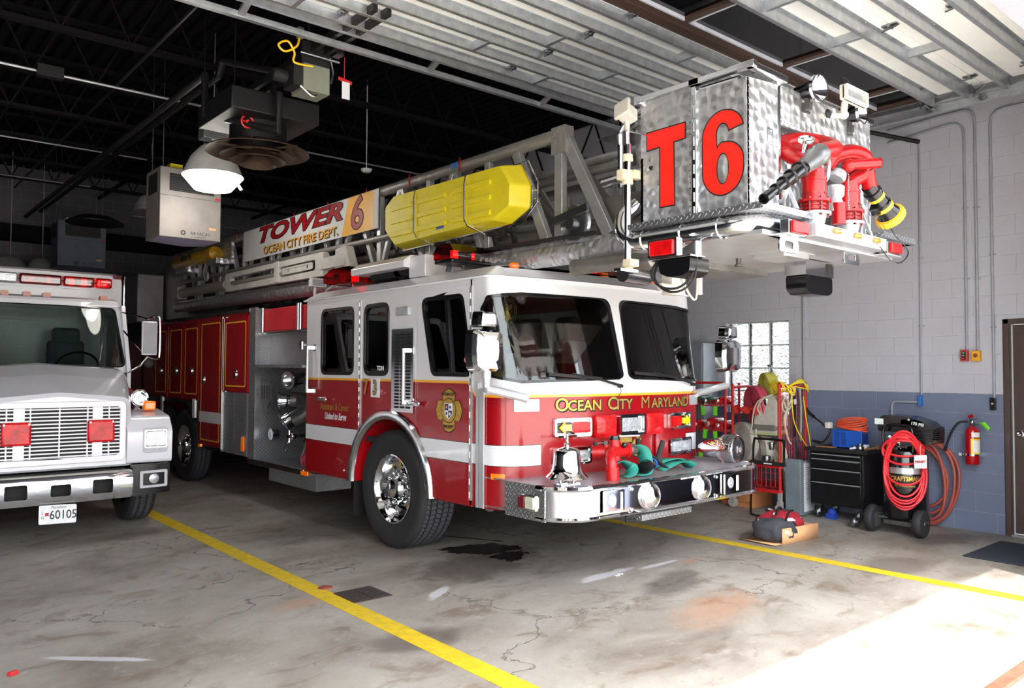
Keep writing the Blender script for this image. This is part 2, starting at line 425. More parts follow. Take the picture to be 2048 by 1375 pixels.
# ================================================================== THE ROOM
XW = 9.05; YB = 17.6; ZC = 5.5; YF = 1.55
def floor_mat():
    mt, t, p = newmat('concrete_floor'); b = NB(t); P = b.pos(); x, y, z = b.xyz(P)
    flow = b.comb(b.math('MULTIPLY', b.math('ADD', x, b.math('MULTIPLY', y, -.3)), .9), b.math('MULTIPLY', y, 1.3))
    n1 = b.noise(flow, .9, 8, .62, .4); n2 = b.noise(P, 7, 6, .7); n3 = b.noise(flow, 2.6, 7, .65, .9); n4 = b.noise(P, 60, 3)
    c = b.ramp(n1, [(.28, sr((104, 95, 86))), (.48, sr((140, 134, 125))), (.72, sr((160, 156, 148)))])
    c = b.mix(b.math('MULTIPLY', b.smooth(n3, .52, .68), .6), c, sr((96, 78, 62)) + (1,))
    c = b.mix(b.math('MULTIPLY', b.smooth(n2, .55, .72), .34), c, sr((186, 182, 178)) + (1,)); c = b.mix(b.math('MULTIPLY', b.smooth(b.noise(flow, 9, 8, .75, 1.2), .57, .70), .42), c, sr((92, 82, 74)) + (1,))
    c = b.mix(b.math('MULTIPLY', b.smooth(n4, .55, .75), .18), c, sr((90, 86, 80)) + (1,))
    # cracks
    vo = b.n('ShaderNodeTexVoronoi', feature='DISTANCE_TO_EDGE'); vo.inputs['Scale'].default_value = .42
    wob = b.comb(b.math('ADD', x, b.math('MULTIPLY', b.noise(P, 2.2, 5), .9)), b.math('ADD', y, b.math('MULTIPLY', b.noise(P, 2.9, 5), .9)))
    b.l(wob, vo.inputs['Vector'])
    cr = b.math('MULTIPLY', b.math('SUBTRACT', 1, b.smooth(vo.outputs['Distance'], .001, .0045)), b.smooth(n1, .42, .55))
    c = b.mix(b.math('MULTIPLY', cr, .65), c, sr((52, 48, 44)) + (1,))
    # stains with a place of their own: (x, y, rx, ry, colour, strength, edge noise)
    wet = 0.0
    def blot(cx, cy, rx, ry, rot=0, k=.5, ns=3.2, lo=.75, hi=1.05):
        dx = b.math('SUBTRACT', x, cx); dy = b.math('SUBTRACT', y, cy); ca, sa = math.cos(rot), math.sin(rot)
        u = b.math('DIVIDE', b.math('ADD', b.math('MULTIPLY', dx, ca), b.math('MULTIPLY', dy, sa)), rx)
        v = b.math('DIVIDE', b.math('SUBTRACT', b.math('MULTIPLY', dy, ca), b.math('MULTIPLY', dx, sa)), ry)
        r = b.math('SQRT', b.math('ADD', b.math('POWER', u, 2), b.math('POWER', v, 2)))
        r = b.math('ADD', r, b.math('MULTIPLY', b.math('SUBTRACT', b.noise(P, ns, 5, .6, .6), .5), k*2))
        return b.math('SUBTRACT', 1, b.smooth(r, lo, hi))
    for a in ((4.25, 5.35, .85, .42, .2, 1.0), (8.35, 3.2, .55, .22, -.2, .5), (6.9, 3.05, .55, .28, 0, .5), (2.75, 4.1, .35, .22, 0, .5), (5.0, 3.9, .5, .2, .3, .6), (4.1, 7.6, 1.1, .6, .3, .6)):
        c = b.mix(b.math('MULTIPLY', blot(*a[:4], a[4], a[5], 3.2, .55, 1.15), .62), c, sr((74, 66, 60)) + (1,))
    for a in ((3.45, 4.85, .22, .05, .6, .7), (4.75, 4.4, .4, .06, .1, .9), (1.17, 5.0, .34, .035, -.75, .5), (5.4, 4.35, .3, .04, 0, .6)):
        c = b.mix(b.math('MULTIPLY', blot(*a[:4], a[4], a[5], 5, .6, 1.1), .6), c, sr((206, 206, 212)) + (1,))
    for a in ((2.55, 5.25, .3, .1, .2, .5), (4.7, 3.3, .6, .25, .2, .9), (5.7, 4.25, .2, .05, 0, .4)):
        c = b.mix(b.math('MULTIPLY', blot(*a[:4], a[4], a[5], 5, .4, 1.2), .35), c, sr((176, 118, 74)) + (1,))
    oil = b.math('MAXIMUM', blot(4.55, 5.80, .46, .24, -.35, 1.1, 3.4, .80, .9), blot(4.62, 5.40, .26, .16, .1, 1.2, 4.5, .8, .9))
    oil = b.math('MAXIMUM', oil, blot(4.78, 6.2, .34, .03, -1.1, .9, 3, .8, .95))
    c = b.mix(b.math('MULTIPLY', oil, .88), c, sr((22, 20, 19)) + (1,))
    b.l(c, p.inputs['Base Color'])
    r = b.math('ADD', .36, b.math('MULTIPLY', n2, .34)); r = b.math('MULTIPLY', r, b.math('SUBTRACT', 1, b.math('MULTIPLY', oil, .72)))
    b.l(r, p.inputs['Roughness']); p.inputs['Specular IOR Level'].default_value = .5
    b.l(b.bump(b.math('ADD', b.math('MULTIPLY', n4, .25), b.math('SUBTRACT', b.math('MULTIPLY', n1, .5), b.math('MULTIPLY', cr, .4))), .004), p.inputs['Normal'])
    return mt
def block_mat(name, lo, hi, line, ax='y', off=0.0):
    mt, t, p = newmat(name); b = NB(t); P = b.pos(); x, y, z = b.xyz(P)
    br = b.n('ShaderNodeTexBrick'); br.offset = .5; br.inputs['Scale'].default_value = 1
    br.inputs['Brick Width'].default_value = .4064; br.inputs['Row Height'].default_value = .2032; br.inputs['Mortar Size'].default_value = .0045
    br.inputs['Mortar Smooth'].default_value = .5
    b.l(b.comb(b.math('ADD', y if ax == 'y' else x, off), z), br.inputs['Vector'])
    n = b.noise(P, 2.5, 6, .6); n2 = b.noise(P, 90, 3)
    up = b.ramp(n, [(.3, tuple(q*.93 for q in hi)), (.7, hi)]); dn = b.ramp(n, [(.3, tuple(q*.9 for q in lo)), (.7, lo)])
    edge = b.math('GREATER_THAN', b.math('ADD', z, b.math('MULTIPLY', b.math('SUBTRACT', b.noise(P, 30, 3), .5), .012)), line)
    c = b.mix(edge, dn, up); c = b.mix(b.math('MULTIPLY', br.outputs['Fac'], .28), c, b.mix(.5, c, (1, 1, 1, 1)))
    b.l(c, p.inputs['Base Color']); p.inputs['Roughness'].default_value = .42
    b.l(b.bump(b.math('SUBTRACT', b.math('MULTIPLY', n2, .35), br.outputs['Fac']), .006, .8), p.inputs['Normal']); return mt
wallm = block_mat('painted_block', sr((112, 122, 146)), sr((186, 187, 196)), 1.422, 'y', .10)
wallb = block_mat('shaded_block_back', sr((58, 62, 74)), sr((74, 74, 80)), 1.422, 'x')  # darkened copy of the wall block; the dim back is put into its colour
MB().box(-6, XW+.2, YF+.02, YB+.2, -.2, 0).build('floor', floor_mat()); FL = bpy.data.objects['floor']; struct(FL)
# lane lines painted on the floor
def line_mat():
    mt, t, p = newmat('lane_paint'); b = NB(t); P = b.pos()
    n = b.noise(P, 3, 7, .7); n2 = b.noise(P, 14, 6, .7)
    c = b.ramp(n2, [(.3, sr((176, 150, 24))), (.6, sr((212, 180, 36)))])
    c = b.mix(b.math('MULTIPLY', b.smooth(n, .58, .72), .6), c, sr((140, 128, 60)) + (1,))
    b.l(c, p.inputs['Base Color']); p.inputs['Roughness'].default_value = .5; return mt
lm = line_mat()
for (xa, ya, xb, yb) in ((2.745, 1.6, 2.80, 12.0), (6.63, 1.6, 6.40, 12.0)):
    MB().add([(xa-.076, ya, .0015), (xa+.076, ya, .0015), (xb+.076, yb, .0015), (xb-.076, yb, .0015)], [(0, 1, 2, 3)]).build('lane_line', lm, FL, recalc=False)
rust = M('rusty_steel', (150, 82, 62), .7, .4, .3, 10, .002, 60)
ground = M('outside_concrete', (205, 200, 190), .8, 0, .15, 2, .002, 30)
struct(MB().box(-6, XW+.2, 1.50, 1.575, -.05, .008).build('trim_1', rust, bevel=.006))
struct(MB().box(-40, 40, -40, 1.50, -.2, -.01).build('ground', ground))
# drain cover and small clean-out
d = MB(); d.box(2.83, 3.14, 5.0, 5.32, .0, .006, 0)
for i in range(12):
    for j in range(2): d.box(2.86+.13*j, 2.97+.13*j, 5.02+i*.024, 5.034+i*.024, .006, .010, 1)
drainm = M('cast_iron', (78, 62, 56), .6, .5, .25, 20)
tag(d.build('drain_cover', [drainm, M('drain_slot', (40, 32, 30), .7)]), 'rusty square drain grate in the floor beside the yellow line', 'drain')
tag(MB().lathe([(.06, 0), (.055, .006), (0.02, .007), (0.02, .01), (0, .01)], (2.86, 5.50, 0), n=20).build('floor_cleanout', rust), 'small round rusty floor plug next to the drain grate', 'floor plug')
# walls
wo = at(2006.9, 638, X=XW); DY1 = wo.y; DZ = wo.z
win_y0, win_y1, win_z0, win_z1 = 5.26, 6.17, 1.10, 2.285
W = MB()
out = [(YF-.2, 0), (YB, 0), (YB, ZC+.3), (YF-.2, ZC+.3)]
W.plate(out, [[(win_y0, win_z0), (win_y1, win_z0), (win_y1, win_z1), (win_y0, win_z1)], [(DY1-1.05, .001), (DY1, .001), (DY1, DZ), (DY1-1.05, DZ)]], FX(XW), .25)
struct(W.build('wall_right', wallm, sm=False))
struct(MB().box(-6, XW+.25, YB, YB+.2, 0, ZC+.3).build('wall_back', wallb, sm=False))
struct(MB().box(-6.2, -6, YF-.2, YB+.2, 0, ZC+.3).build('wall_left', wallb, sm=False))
fw = MB(); fw.plate([(-6.2, 0), (-6.2, ZC+.3), (XW+.25, ZC+.3), (XW+.25, 0), (7.10, 0), (7.10, 3.68), (-.5, 3.68), (-.5, 0), (-.9, 0), (-.9, 3.68), (-5.8, 3.68), (-5.8, 0)], [], FY(YF-.2), .2)  # unseen left bay opening added to let in fill daylight
struct(fw.build('wall_front', block_mat('front_block', sr((106, 116, 140)), sr((160, 160, 170)), 1.422, 'x'), sm=False))
# ceiling: black corrugated deck with joists
ceilm = M('black_ceiling_paint', (7, 7, 8), .8, 0, .3, 3, spec=.2)
ceilj = M('black_joist_paint', (8, 8, 9), .8, 0, .3, 3, spec=.2)
cb = MB(); nx = int((XW+6)/.15)
for i in range(nx):
    x = -6+i*.15; cb.box(x, x+.09, YF, YB, ZC, ZC+.06); 
cb.box(-6, XW, YF, YB, ZC+.06, ZC+.2)
CE = struct(cb.build('ceiling', ceilm, sm=False))
def joist(y):
    j = MB()
    for dx in (-.03, .03):
        j.bar((-6, y+dx, 4.82), (XW, y+dx, 4.82), .035, .045); j.bar((-6, y+dx, 5.47), (XW, y+dx, 5.47), .035, .045)
    n = 24; st = (XW+6)/n
    for i in range(n):
        x = -6+i*st; j.bar((x, y, 4.82), (x+st/2, y, 5.46), .02, .02); j.bar((x+st/2, y, 5.46), (x+st, y, 4.82), .02, .02)
    return j
J0 = None
for y in (6.9, 8.3, 9.7, 11.1, 12.5, 13.9, 15.3):
    if J0 is None: J0 = joist(y).build('ceiling_joist', ceilj, CE, sm=False)
    else:
        c = J0.copy(); COL.objects.link(c); c.location = J0.location+V((0, y-6.9, 0)); WL[c.name] = WL[J0.name]+V((0, y-6.9, 0))
for x in (4.0, 7.2):
    MB().bar((x, YF, 5.1), (x, YB, 5.1), .05, .05).build('bridging_bar', ceilj, CE)
MB().box(-6, XW, YB-.35, YB-.05, 4.05, 4.35).build('back_beam', ceilm, CE)
# glass block window
gb = bpy.data.materials.new('glass_block'); gb.use_nodes = True; t = gb.node_tree; p = t.nodes['Principled BSDF']; b = NB(t)
p.inputs['Base Color'].default_value = (.93, .96, .96, 1); p.inputs['Roughness'].default_value = .22; p.inputs['Transmission Weight'].default_value = .85
b.l(b.bump(b.noise(b.pos(), 16, 3, .5, 1.5), .03), p.inputs['Normal']); p.inputs['IOR'].default_value = 1.2
wn = MB()
for i in range(3):
    for j in range(4):
        wn.box(XW+.06, XW+.14, win_y0+.006+i*.3, win_y0+.294+i*.3, win_z0+.006+j*.296, win_z0+.290+j*.296)
WN = MB().box(XW+.05, XW+.15, win_y0, win_y0+.004, win_z0, win_z1)
mort = M('mortar', (190, 200, 196), .6)
for i in range(4): WN.box(XW+.055, XW+.15, win_y0-.006+i*.3, win_y0+.006+i*.3, win_z0, win_z1)
for j in range(5): WN.box(XW+.055, XW+.15, win_y0, win_y1, win_z0-.006+j*.296, win_z0+.006+j*.296)
WNO = struct(WN.build('window_1', mort, sm=False)); wn.build('glass_block', gb, WNO, bevel=.008)
# brown side door in the right wall
brown = M('brown_paint', (74, 58, 54), .42, 0, .1, 5, coat=.1)
dm = MB()
y0, y1 = DY1-1.05, DY1
for (a, c_) in ((y1-.05, y1), (y0, y0+.05)): dm.box(XW-.02, XW+.14, a, c_, 0, DZ)
dm.box(XW-.02, XW+.14, y0, y1, DZ-.05, DZ)
dm.box(XW-.006, XW+.01, y1, y1+.012, 0, DZ)
D1 = struct(dm.build('door_1', brown, bevel=.004))
MB().box(XW+.06, XW+.10, y0+.055, y1-.062, .02, DZ-.055).build('door_leaf', brown, D1, bevel=.004)
MB().box(XW+.052, XW+.062, y1-.061, y1-.052, .01, DZ-.055).build('weatherstrip', M('weatherstrip', (196, 204, 202), .5), D1)
kn = at(2041, 867, X=XW+.03)
MB().lathe([(.034, 0), (.034, .008), (.014, .012), (.014, .035), (.028, .045), (.03, .06), (.02, .072), (0, .074)], (XW+.06, kn.y, kn.z), (-1, 0, 0), 20).build('door_knob', chrome, D1)
MB().box(XW-.03, XW+.12, y0+.05, y1-.05, 0, .015).build('threshold', alu, D1)
# mat
matm = M('ribbed_mat', (34, 40, 52), .85, 0, .35, 60, .003, 120)
tag(MB().box(7.71, 8.66, 1.62, 2.80, .001, .012).build('door_mat', matm, bevel=.004), 'dark blue-black rubber floor mat in front of the brown side door', 'mat')
# ------------------------------------------------------------------ overhead door, parked open under the roof
DR = struct(thing('door_2', (4.7, 3.6, 4.3), None, None))
DX0, DX1 = .5, 8.28; zs = 4.40
skinw = M('door_skin_white', (240, 240, 236), .5, 0, .05, 3)
sking = M('door_skin_galvanised', (196, 198, 200), .42, .6, .12, 2)
def sect(yA, yB, skin):
    MB().box(DX0, DX1, yA+.004, yB-.004, zs, zs+.045).build('door_section', skin, DR, sm=False)
def rib(y, x0=DX0, x1=DX1, h=.085):
    r = MB(); r.box(x0, x1, y-.002, y+.002, zs-h, zs); r.box(x0, x1, y, y+.035, zs-h-.002, zs-h+.002); r.box(x0, x1, y-.03, y, zs-.003, zs); 
    n = int((x1-x0)/.45)
    for i in range(n): r.lathe([(.008, 0), (.008, .006), (0, .006)], (x0+.2+i*.45, y-.012, zs-.003), (0, 0, -1), 6)
    return r.build('door_rib', galv, DR, sm=False)
for a, c_ in ((3.95, 4.42), (4.42, 4.90), (4.90, 5.38), (5.38, 5.70)): sect(a, c_, skinw)
for a, c_ in ((1.95, 2.28), (2.28, 2.76), (2.76, 3.24)): sect(a, c_, skinw)
for y in (4.02, 4.26, 4.50, 4.74, 4.98, 5.22, 5.46): rib(y, h=.062)
for y in (2.20, 2.54, 2.88, 3.20): rib(y, h=.10)
# end stiles on the galvanised sections, staggered
st = MB()
for y, L_, xs in ((4.02, .24, (5.5, 7.6)), (4.26, .24, (3.0, 6.2)), (4.50, .24, (4.4, 6.9)), (4.74, .24, (2.9, 5.3)), (4.98, .24, (4.0, 6.3)), (5.22, .24, (2.5, 4.9, 7.0)), (2.54, .34, (6.9,)), (2.88, .32, (5.2, 6.2))):
    for x in xs: st.box(x, x+.035, y, y+L_, zs-.072, zs-.062); st.box(x, x+.003, y, y+L_, zs-.062, zs)
st.build('door_stile', galv, DR, sm=False)
lr = MB(); lr.bar((DX0, 5.78, 4.30), (DX1, 5.78, 4.30), .045, .045); lr.bar((DX0, 5.62, 4.36), (DX1, 5.62, 4.36), .04, .045)
for x in (2.25, 3.95, 5.3, 6.6): lr.bar((x, 5.60, 4.37), (x, 5.79, 4.29), .05, .03)
lr.build('edge_strut', galv, DR)
# glazed aluminium section with bronze frame
br_ = M('bronze_anodised', (88, 68, 60), .4, .3, .1, 6)
fr = MB(); y0, y1 = 3.24, 3.95
xs = [DX0+i*(DX1-DX0)/6 for i in range(7)]; xs = [.55, 1.95, 3.5, 5.0, 6.42, 7.75, 8.25]
out = [(DX0, y0), (DX1, y0), (DX1, y1), (DX0, y1)]
hol = [[(xs[i]+.035, y0+.09), (xs[i+1]-.035, y0+.09), (xs[i+1]-.035, y1-.19), (xs[i]+.035, y1-.19)] for i in range(6)]
fr.plate(out, hol, FZ(zs-.02), .05)
for k in range(5): fr.box(DX0, DX1, y1-.12+k*.02, y1-.112+k*.02, zs-.03, zs-.02)
fr.build('window_section', br_, DR, sm=False)
gm = glass('door_glass', (.12, .14, .15), .12)
for i, h in enumerate(hol):
    g = MB().box(h[0][0]-.01, h[1][0]+.01, h[0][1]-.01, h[2][1]+.01, zs+.005, zs+.012).build('window_pane', gm, DR)
    tr = MB(); tr.box(h[0][0]-.004, h[1][0]+.004, h[2][1]-.012, h[2][1]+.004, zs-.025, zs+.004); tr.box(h[0][0]-.004, h[0][0]+.010, h[0][1], h[2][1], zs-.025, zs+.004)
    tr.build('glazing_bead', M('grey_bead', (196, 198, 210), .5), g)
hg = MB()
for y in (2.28, 2.76, 3.24, 3.95, 4.42, 4.9, 5.38):
    for x in (2.9, 4.6, 6.3, 7.95):
        hg.box(x-.03, x+.03, y-.06, y+.06, zs-.012, zs-.002); hg.cyl((x-.035, y, zs-.018), (x+.035, y, zs-.018), .012, n=8); hg.bar((x, y-.05, zs-.02), (x+.02, y+.08, zs-.03), .02, .01)
hg.build('door_hinge', steel, DR)
# track and roller carriage along the right end
tk = MB(); tk.box(8.33, 8.37, 1.9, 6.2, 4.24, 4.33); tk.box(8.30, 8.34, 1.9, 6.2, 4.325, 4.335); tk.box(8.30, 8.34, 1.9, 6.2, 4.235, 4.245); tk.box(8.37, 8.40, 1.9, 6.2, 4.33, 4.40)
tk.tube(arc((1.9, 3.9), .39, PI/2, PI, 8, 'yz', 8.34), .03, 6)
tk.build('door_track', galv, DR)
for y in (2.3, 2.78, 3.26):
    r = MB(); r.lathe([(.02, 0), (.035, .004), (.035, .02), (.02, .024)], (8.30, y, 4.29), (1, 0, 0), 14); r.cyl((8.16, y, 4.30), (8.31, y, 4.29), .008, n=8); r.bar((8.18, y-.06, 4.36), (8.22, y+.05, 4.28), .03, .012); r.bar((8.12, y+.05, 4.37), (8.24, y+.02, 4.30), .03, .012)
    r.build('roller_bracket', steel, DR)
# ================================================================== THE TOWER TRUCK
TX0, TX1, TC = 3.92, 6.48, 5.20
T = thing('fire_truck', (TC, 8.5, 0), 'red and white tower ladder fire truck with a bucket marked T6 hanging over its cab', 'fire truck')
def cab_paint():
    """red lower body, white upper, gold line between, white band along the sides"""
    mt, t, p = newmat('cab_paint'); b = NB(t); P = b.pos(); x, y, z = b.xyz(P)
    # colour break drops ahead of the front door
    zl = b.math('ADD', 1.448, b.math('MULTIPLY', b.smooth(y, 5.02, 5.13), .106))
    zl = b.math('SUBTRACT', zl, b.math('MULTIPLY', b.math('SUBTRACT', 1, b.smooth(b.math('ABSOLUTE', b.math('SUBTRACT', x, TC)), .98, 1.28)), -.0))
    up = b.math('GREATER_THAN', z, zl)
    gl = b.math('LESS_THAN', b.math('ABSOLUTE', b.math('SUBTRACT', z, b.math('SUBTRACT', zl, .004))), .011)
    front = b.math('LESS_THAN', b.math('ABSOLUTE', b.math('SUBTRACT', x, TC)), .93)
    notrear = b.math('SUBTRACT', 1, b.math('MULTIPLY', front, b.math('LESS_THAN', y, 5.2)))
    st = b.math('MULTIPLY', b.math('MULTIPLY', b.math('GREATER_THAN', z, .900), b.math('LESS_THAN', z, 1.058)), notrear)
    edge = b.math('MULTIPLY', b.math('MULTIPLY', b.math('GREATER_THAN', z, .894), b.math('LESS_THAN', z, 1.064)), notrear)
    red, wh, go, bk = [sr(q)+(1,) for q in ((140, 6, 16), (208, 208, 212), (224, 160, 46), (40, 12, 14))]
    c = b.mix(edge, red, bk); c = b.mix(st, c, wh); c = b.mix(up, c, wh); c = b.mix(gl, c, go)
    n = b.noise(P, 4, 4); c = b.mix(b.math('MULTIPLY', n, .06), c, bk)
    b.l(c, p.inputs['Base Color']); p.inputs['Roughness'].default_value = .24
    b.l(b.math('ADD', .20, b.math('MULTIPLY', n, .08)), p.inputs['Roughness'])
    p.inputs['Coat Weight'].default_value = .35; p.inputs['Coat Roughness'].default_value = .03; return mt
cabm = cab_paint()
cabin = M('cab_inner_trim', (60, 20, 22), .7)
def tri_path():
    pts = []
    for y in (5.10, 5.0): pts.append((TX0, y))
    for i in range(12):
        a = i/12*PI/2; pts.append((TX0+.25-.25*math.cos(a), 4.90-.25*math.sin(a)))
    for i in range(15):
        x = TX0+.25+i/14*1.03; pts.append((x, 4.55+.10*((x-TC)/1.03)**2))
    R = [(2*TC-x, y) for x, y in pts[::-1][1:]]; return pts+R
PP = np.array(tri_path()); SS = np.concatenate([[0], np.cumsum(np.hypot(*np.diff(PP, axis=0).T))]); SS -= SS[-1]/2; UM = SS[-1]
NRM = []
for i in range(len(PP)):
    a = PP[max(0, i-1)]; c = PP[min(len(PP)-1, i+1)]; d = (c-a)/np.hypot(*(c-a)); NRM.append((d[1], -d[0]))
NRM = np.array(NRM)
def front(u, v, w=0):
    x = np.interp(u, SS, PP[:, 0]); y = np.interp(u, SS, PP[:, 1]); nx = np.interp(u, SS, NRM[:, 0]); ny = np.interp(u, SS, NRM[:, 1])
    k = min(1, max(0, (UM-.18-abs(u))/.35))
    return (x+nx*w, y+ny*w+max(0, v-1.56)*.22*k, v)
def FR(off): return lambda u, v, w: front(u, v, off+w)
# front shell with windscreen openings
wsL = fillet([(-1.490, 2.14), (-1.40, 2.235), (-1.0, 2.272), (-.065, 2.272), (-.035, 1.60), (-.10, 1.575), (-1.115, 1.55), (-1.40, 1.60)], [.03, .06, .06, .09, .09, .04, .1, .08])
wsR = [(-u, v) for u, v in wsL][::-1]
cuts = [round(-1.62+i*.045, 3) for i in range(73)]
fs = MB(); fs.plate([(-UM, .56), (UM, .56), (UM, 2.40), (-UM, 2.40)], [wsL, wsR], FR(0), -.03, cuts=cuts, zc=[1.56, 1.8, 2.05])
CF = fs.build('cab_front', cabm, T, ang=50)
def scale_poly(P, k):
    cx = sum(p[0] for p in P)/len(P); cy = sum(p[1] for p in P)/len(P); out = []
    for x, y in P:
        dx, dy = x-cx, y-cy; L = math.hypot(dx, dy); out.append((x-dx/L*k, y-dy/L*k))
    return out
for P_ in (wsL, wsR):
    g = MB(); g.plate(scale_poly(P_, -.006), [scale_poly(P_, .022)], FR(.006), -.016, cuts=cuts, zc=[1.8, 2.05]); 
    ws = MB(); ws.plate(scale_poly(P_, .01), [], FR(-.006), -.006, cuts=cuts, zc=[1.7, 1.8, 1.9, 2.05, 2.15]); wo_ = ws.build('windscreen', glassdark, T, ang=60)
    g.build('windscreen_seal', blackg, wo_, ang=50)
# side shells
def mirx(o=0): pass
winR = rrect(6.985, 7.675, 1.60, 2.275, .09); winM = rrect(6.345, 6.785, 1.60, 2.272, .10)
winF = fillet([(5.05, 1.60), (5.63, 1.605), (5.80, 2.27), (5.195, 2.27)], .08)
AC, AR = (6.33, .55), .68
def arch(y0, y1, z0): 
    return [(AC[0]+AR*math.cos(a), AC[1]+AR*math.sin(a)) for a in [i*PI/16 for i in range(17)]]
side_out = [(5.08, .55), (AC[0]-AR, .55)]+arch(0, 0, 0)[::-1][1:-1]+[(AC[0]+AR, .55), (8.03, .55), (8.03, 2.40), (5.08, 2.40)]
for sgn, X in ((1, TX0), (-1, TX1)):
    s_ = MB(); s_.plate(side_out, [winR, winM, winF], FX(X), .03*sgn)
    s_.build('cab_side', cabm, T)
    for P_, nm in ((winR, 'crew_window'), (winM, 'side_window'), (winF, 'driver_window')):
        o_ = MB().plate(scale_poly(P_, .01), [], FX(X+.010*sgn), .005*sgn).build(nm, glassdark, T, sm=False)
        g = MB(); g.plate(scale_poly(P_, -.012), [scale_poly(P_, .032)], FX(X-.012*sgn), .02*sgn)
        if P_ is winF: g.plate([(5.335, 1.61), (5.375, 1.61), (5.46, 2.26), (5.42, 2.26)], [], FX(X-.008*sgn), .02*sgn)
        g.build('window_seal', blackg, o_, bevel=.004)
    # doors
    dF = [(4.875, .56), (AC[0]-AR-.01, .56)]+[(AC[0]+(AR+.01)*math.cos(a), AC[1]+(AR+.01)*math.sin(a)) for a in [PI-i*PI/16 for i in range(0, 4)]]+[(5.845, 1.2), (5.86, 2.345), (5.10, 2.345)]
    def doorpoly(L): return L
    frontdoor = [(5.095, .56), (AC[0]-AR-.004, .56)]+[(AC[0]+(AR+.004)*math.cos(PI-i*PI/16), AC[1]+(AR+.004)*math.sin(PI-i*PI/16)) for i in range(1, 4)]+[(5.845, 1.16), (5.86, 2.34), (5.11, 2.34)]
    rear = [(6.885, 2.34), (7.86, 2.34), (7.86, .56), (AC[0]+AR+.004, .56)]+[(AC[0]+(AR+.004)*math.cos(i*PI/16), AC[1]+(AR+.004)*math.sin(i*PI/16)) for i in range(1, 3)]+[(6.885, .95)]
    rear = [(6.885, 2.34), (7.86, 2.34), (7.86, .56), (7.05, .56), (6.99, .80), (6.885, .98)]
    for P_, hp, nm in ((frontdoor, winF, 'front_door'), (rear, winR, 'crew_door')):
        D = MB().plate(P_, [hp], FX(X), -.010*sgn).build(nm, cabm, T, bevel=.003)
        hy = 7.50 if nm == 'crew_door' else 5.79
        hz = 1.34 if nm == 'crew_door' else 1.355
        h = MB(); h.bar((X-.05*sgn, hy+.16, hz), (X-.05*sgn, hy-.02, hz-.01), .022, .03); h.bar((X, hy+.13, hz), (X-.05*sgn, hy+.13, hz), .03, .04); h.sph((X-.05*sgn, hy-.02, hz), .02, 8)
        h.build('door_handle', chrome, D, bevel=.004)
        hn = MB(); yh = 6.865 if nm == 'crew_door' else 5.085
        hn.box(X-.012*sgn, X, yh-.014, yh+.014, .60 if nm != 'crew_door' else 1.0, 2.33)
        for i in range(16): hn.cyl((X-.016*sgn, yh, .62+i*.107 if nm != 'crew_door' else 1.02+i*.083), (X-.016*sgn, yh, .67+i*.107 if nm != 'crew_door' else 1.06+i*.083), .005, n=6)
        hn.build('hinge', alu, D, sm=False)
# A-post cover strip
for sgn, X in ((1, TX0), (-1, TX1)):
    MB().bar((X-.012*sgn, 4.93, .56), (X-.012*sgn, 4.93, 1.50), .055, .012, up=(1, 0, 0)).bar((X-.012*sgn, 4.985, .56), (X-.012*sgn, 4.985, 1.55), .02, .02, up=(1, 0, 0)).build('corner_strip', M('bright_aluminium', (200, 202, 206), .3, .6, .04), T)
# roof: drip rail, sloped edge and top
def ring(off, z, yb=8.05):
    pts = []
    for i in range(len(PP)):
        k = min(1, max(0, (UM-.18-abs(SS[i]))/.35))
        pts.append((PP[i, 0]-NRM[i, 0]*off, PP[i, 1]-NRM[i, 1]*off+.185*k, z))
    return [(TX0+off, yb-off*.5, z)]+pts+[(TX1-off, yb-off*.5, z)]
rf = MB(); rings = [ring(-.025, 2.385), ring(-.03, 2.40), ring(-.005, 2.41), ring(.12, 2.49), ring(.30, 2.515), ring(.6, 2.52)]
n = len(rings[0])
for k in range(len(rings)-1):
    rf.add(rings[k]+rings[k+1], [(i, i+1, n+i+1, n+i) for i in range(n-1)]+[(n-1, 0, n, 2*n-1)])
rf.add(rings[-1], [tuple(range(n))]); rf.add(rings[0], [tuple(range(n))])
rf.build('cab_roof', whitep, T, ang=25)
MB().box(TX0+.03, TX1-.03, 8.0, 8.03, .55, 2.4).build('cab_rear_wall', whitep, T)
# interior
inn = MB(); inn.box(TX0+.04, TX1-.04, 4.95, 7.98, .95, 1.0); inn.box(TC-.45, TC+.45, 4.9, 7.2, 1.0, 1.42); inn.box(TX0+.04, TX1-.04, 6.90, 6.93, 1.0, 1.55)
inn.build('cab_floor', darkin, T)
db = MB(); db.box(TX0+.08, TX1-.08, 4.78, 5.16, 1.40, 1.54); db.box(5.75, 6.40, 4.95, 5.2, 1.45, 1.62); db.build('dashboard', blackm, T, bevel=.03)
rl = MB(); rl.box(TX0+.05, TX1-.05, 4.95, 7.95, 2.33, 2.37); rl.box(TX0+.035, TX0+.05, 5.83, 5.95, 1, 2.35); rl.box(TX1-.05, TX1-.035, 5.83, 5.95, 1, 2.35); rl.box(TX1-.06, TX1-.035, 5.0, 5.07, 1.4, 2.35)
rl.build('headliner', seatred, T)
for (x, y, c_) in ((4.30, 5.85, seatred), (6.05, 5.85, seatred), (4.3, 7.5, seatred), (5.2, 6.7, seatred), (6.05, 7.5, seatred)):
    s_ = MB(); s_.box(x-.24, x+.24, y-.25, y+.22, 1.15, 1.32); s_.box(x-.22, x+.22, y+.14, y+.27, 1.32, 1.98); s_.box(x-.13, x+.13, y+.16, y+.26, 1.98, 2.16)
    s_.build('seat', c_, T, bevel=.04, seg=3)
sw = MB(); sw.tube([(6.05+.23*math.cos(a), 5.32-.20*math.sin(a)*.75, 1.62+.20*math.sin(a)*.55) for a in [i*2*PI/24 for i in range(24)]], .014, 6, closed=True)
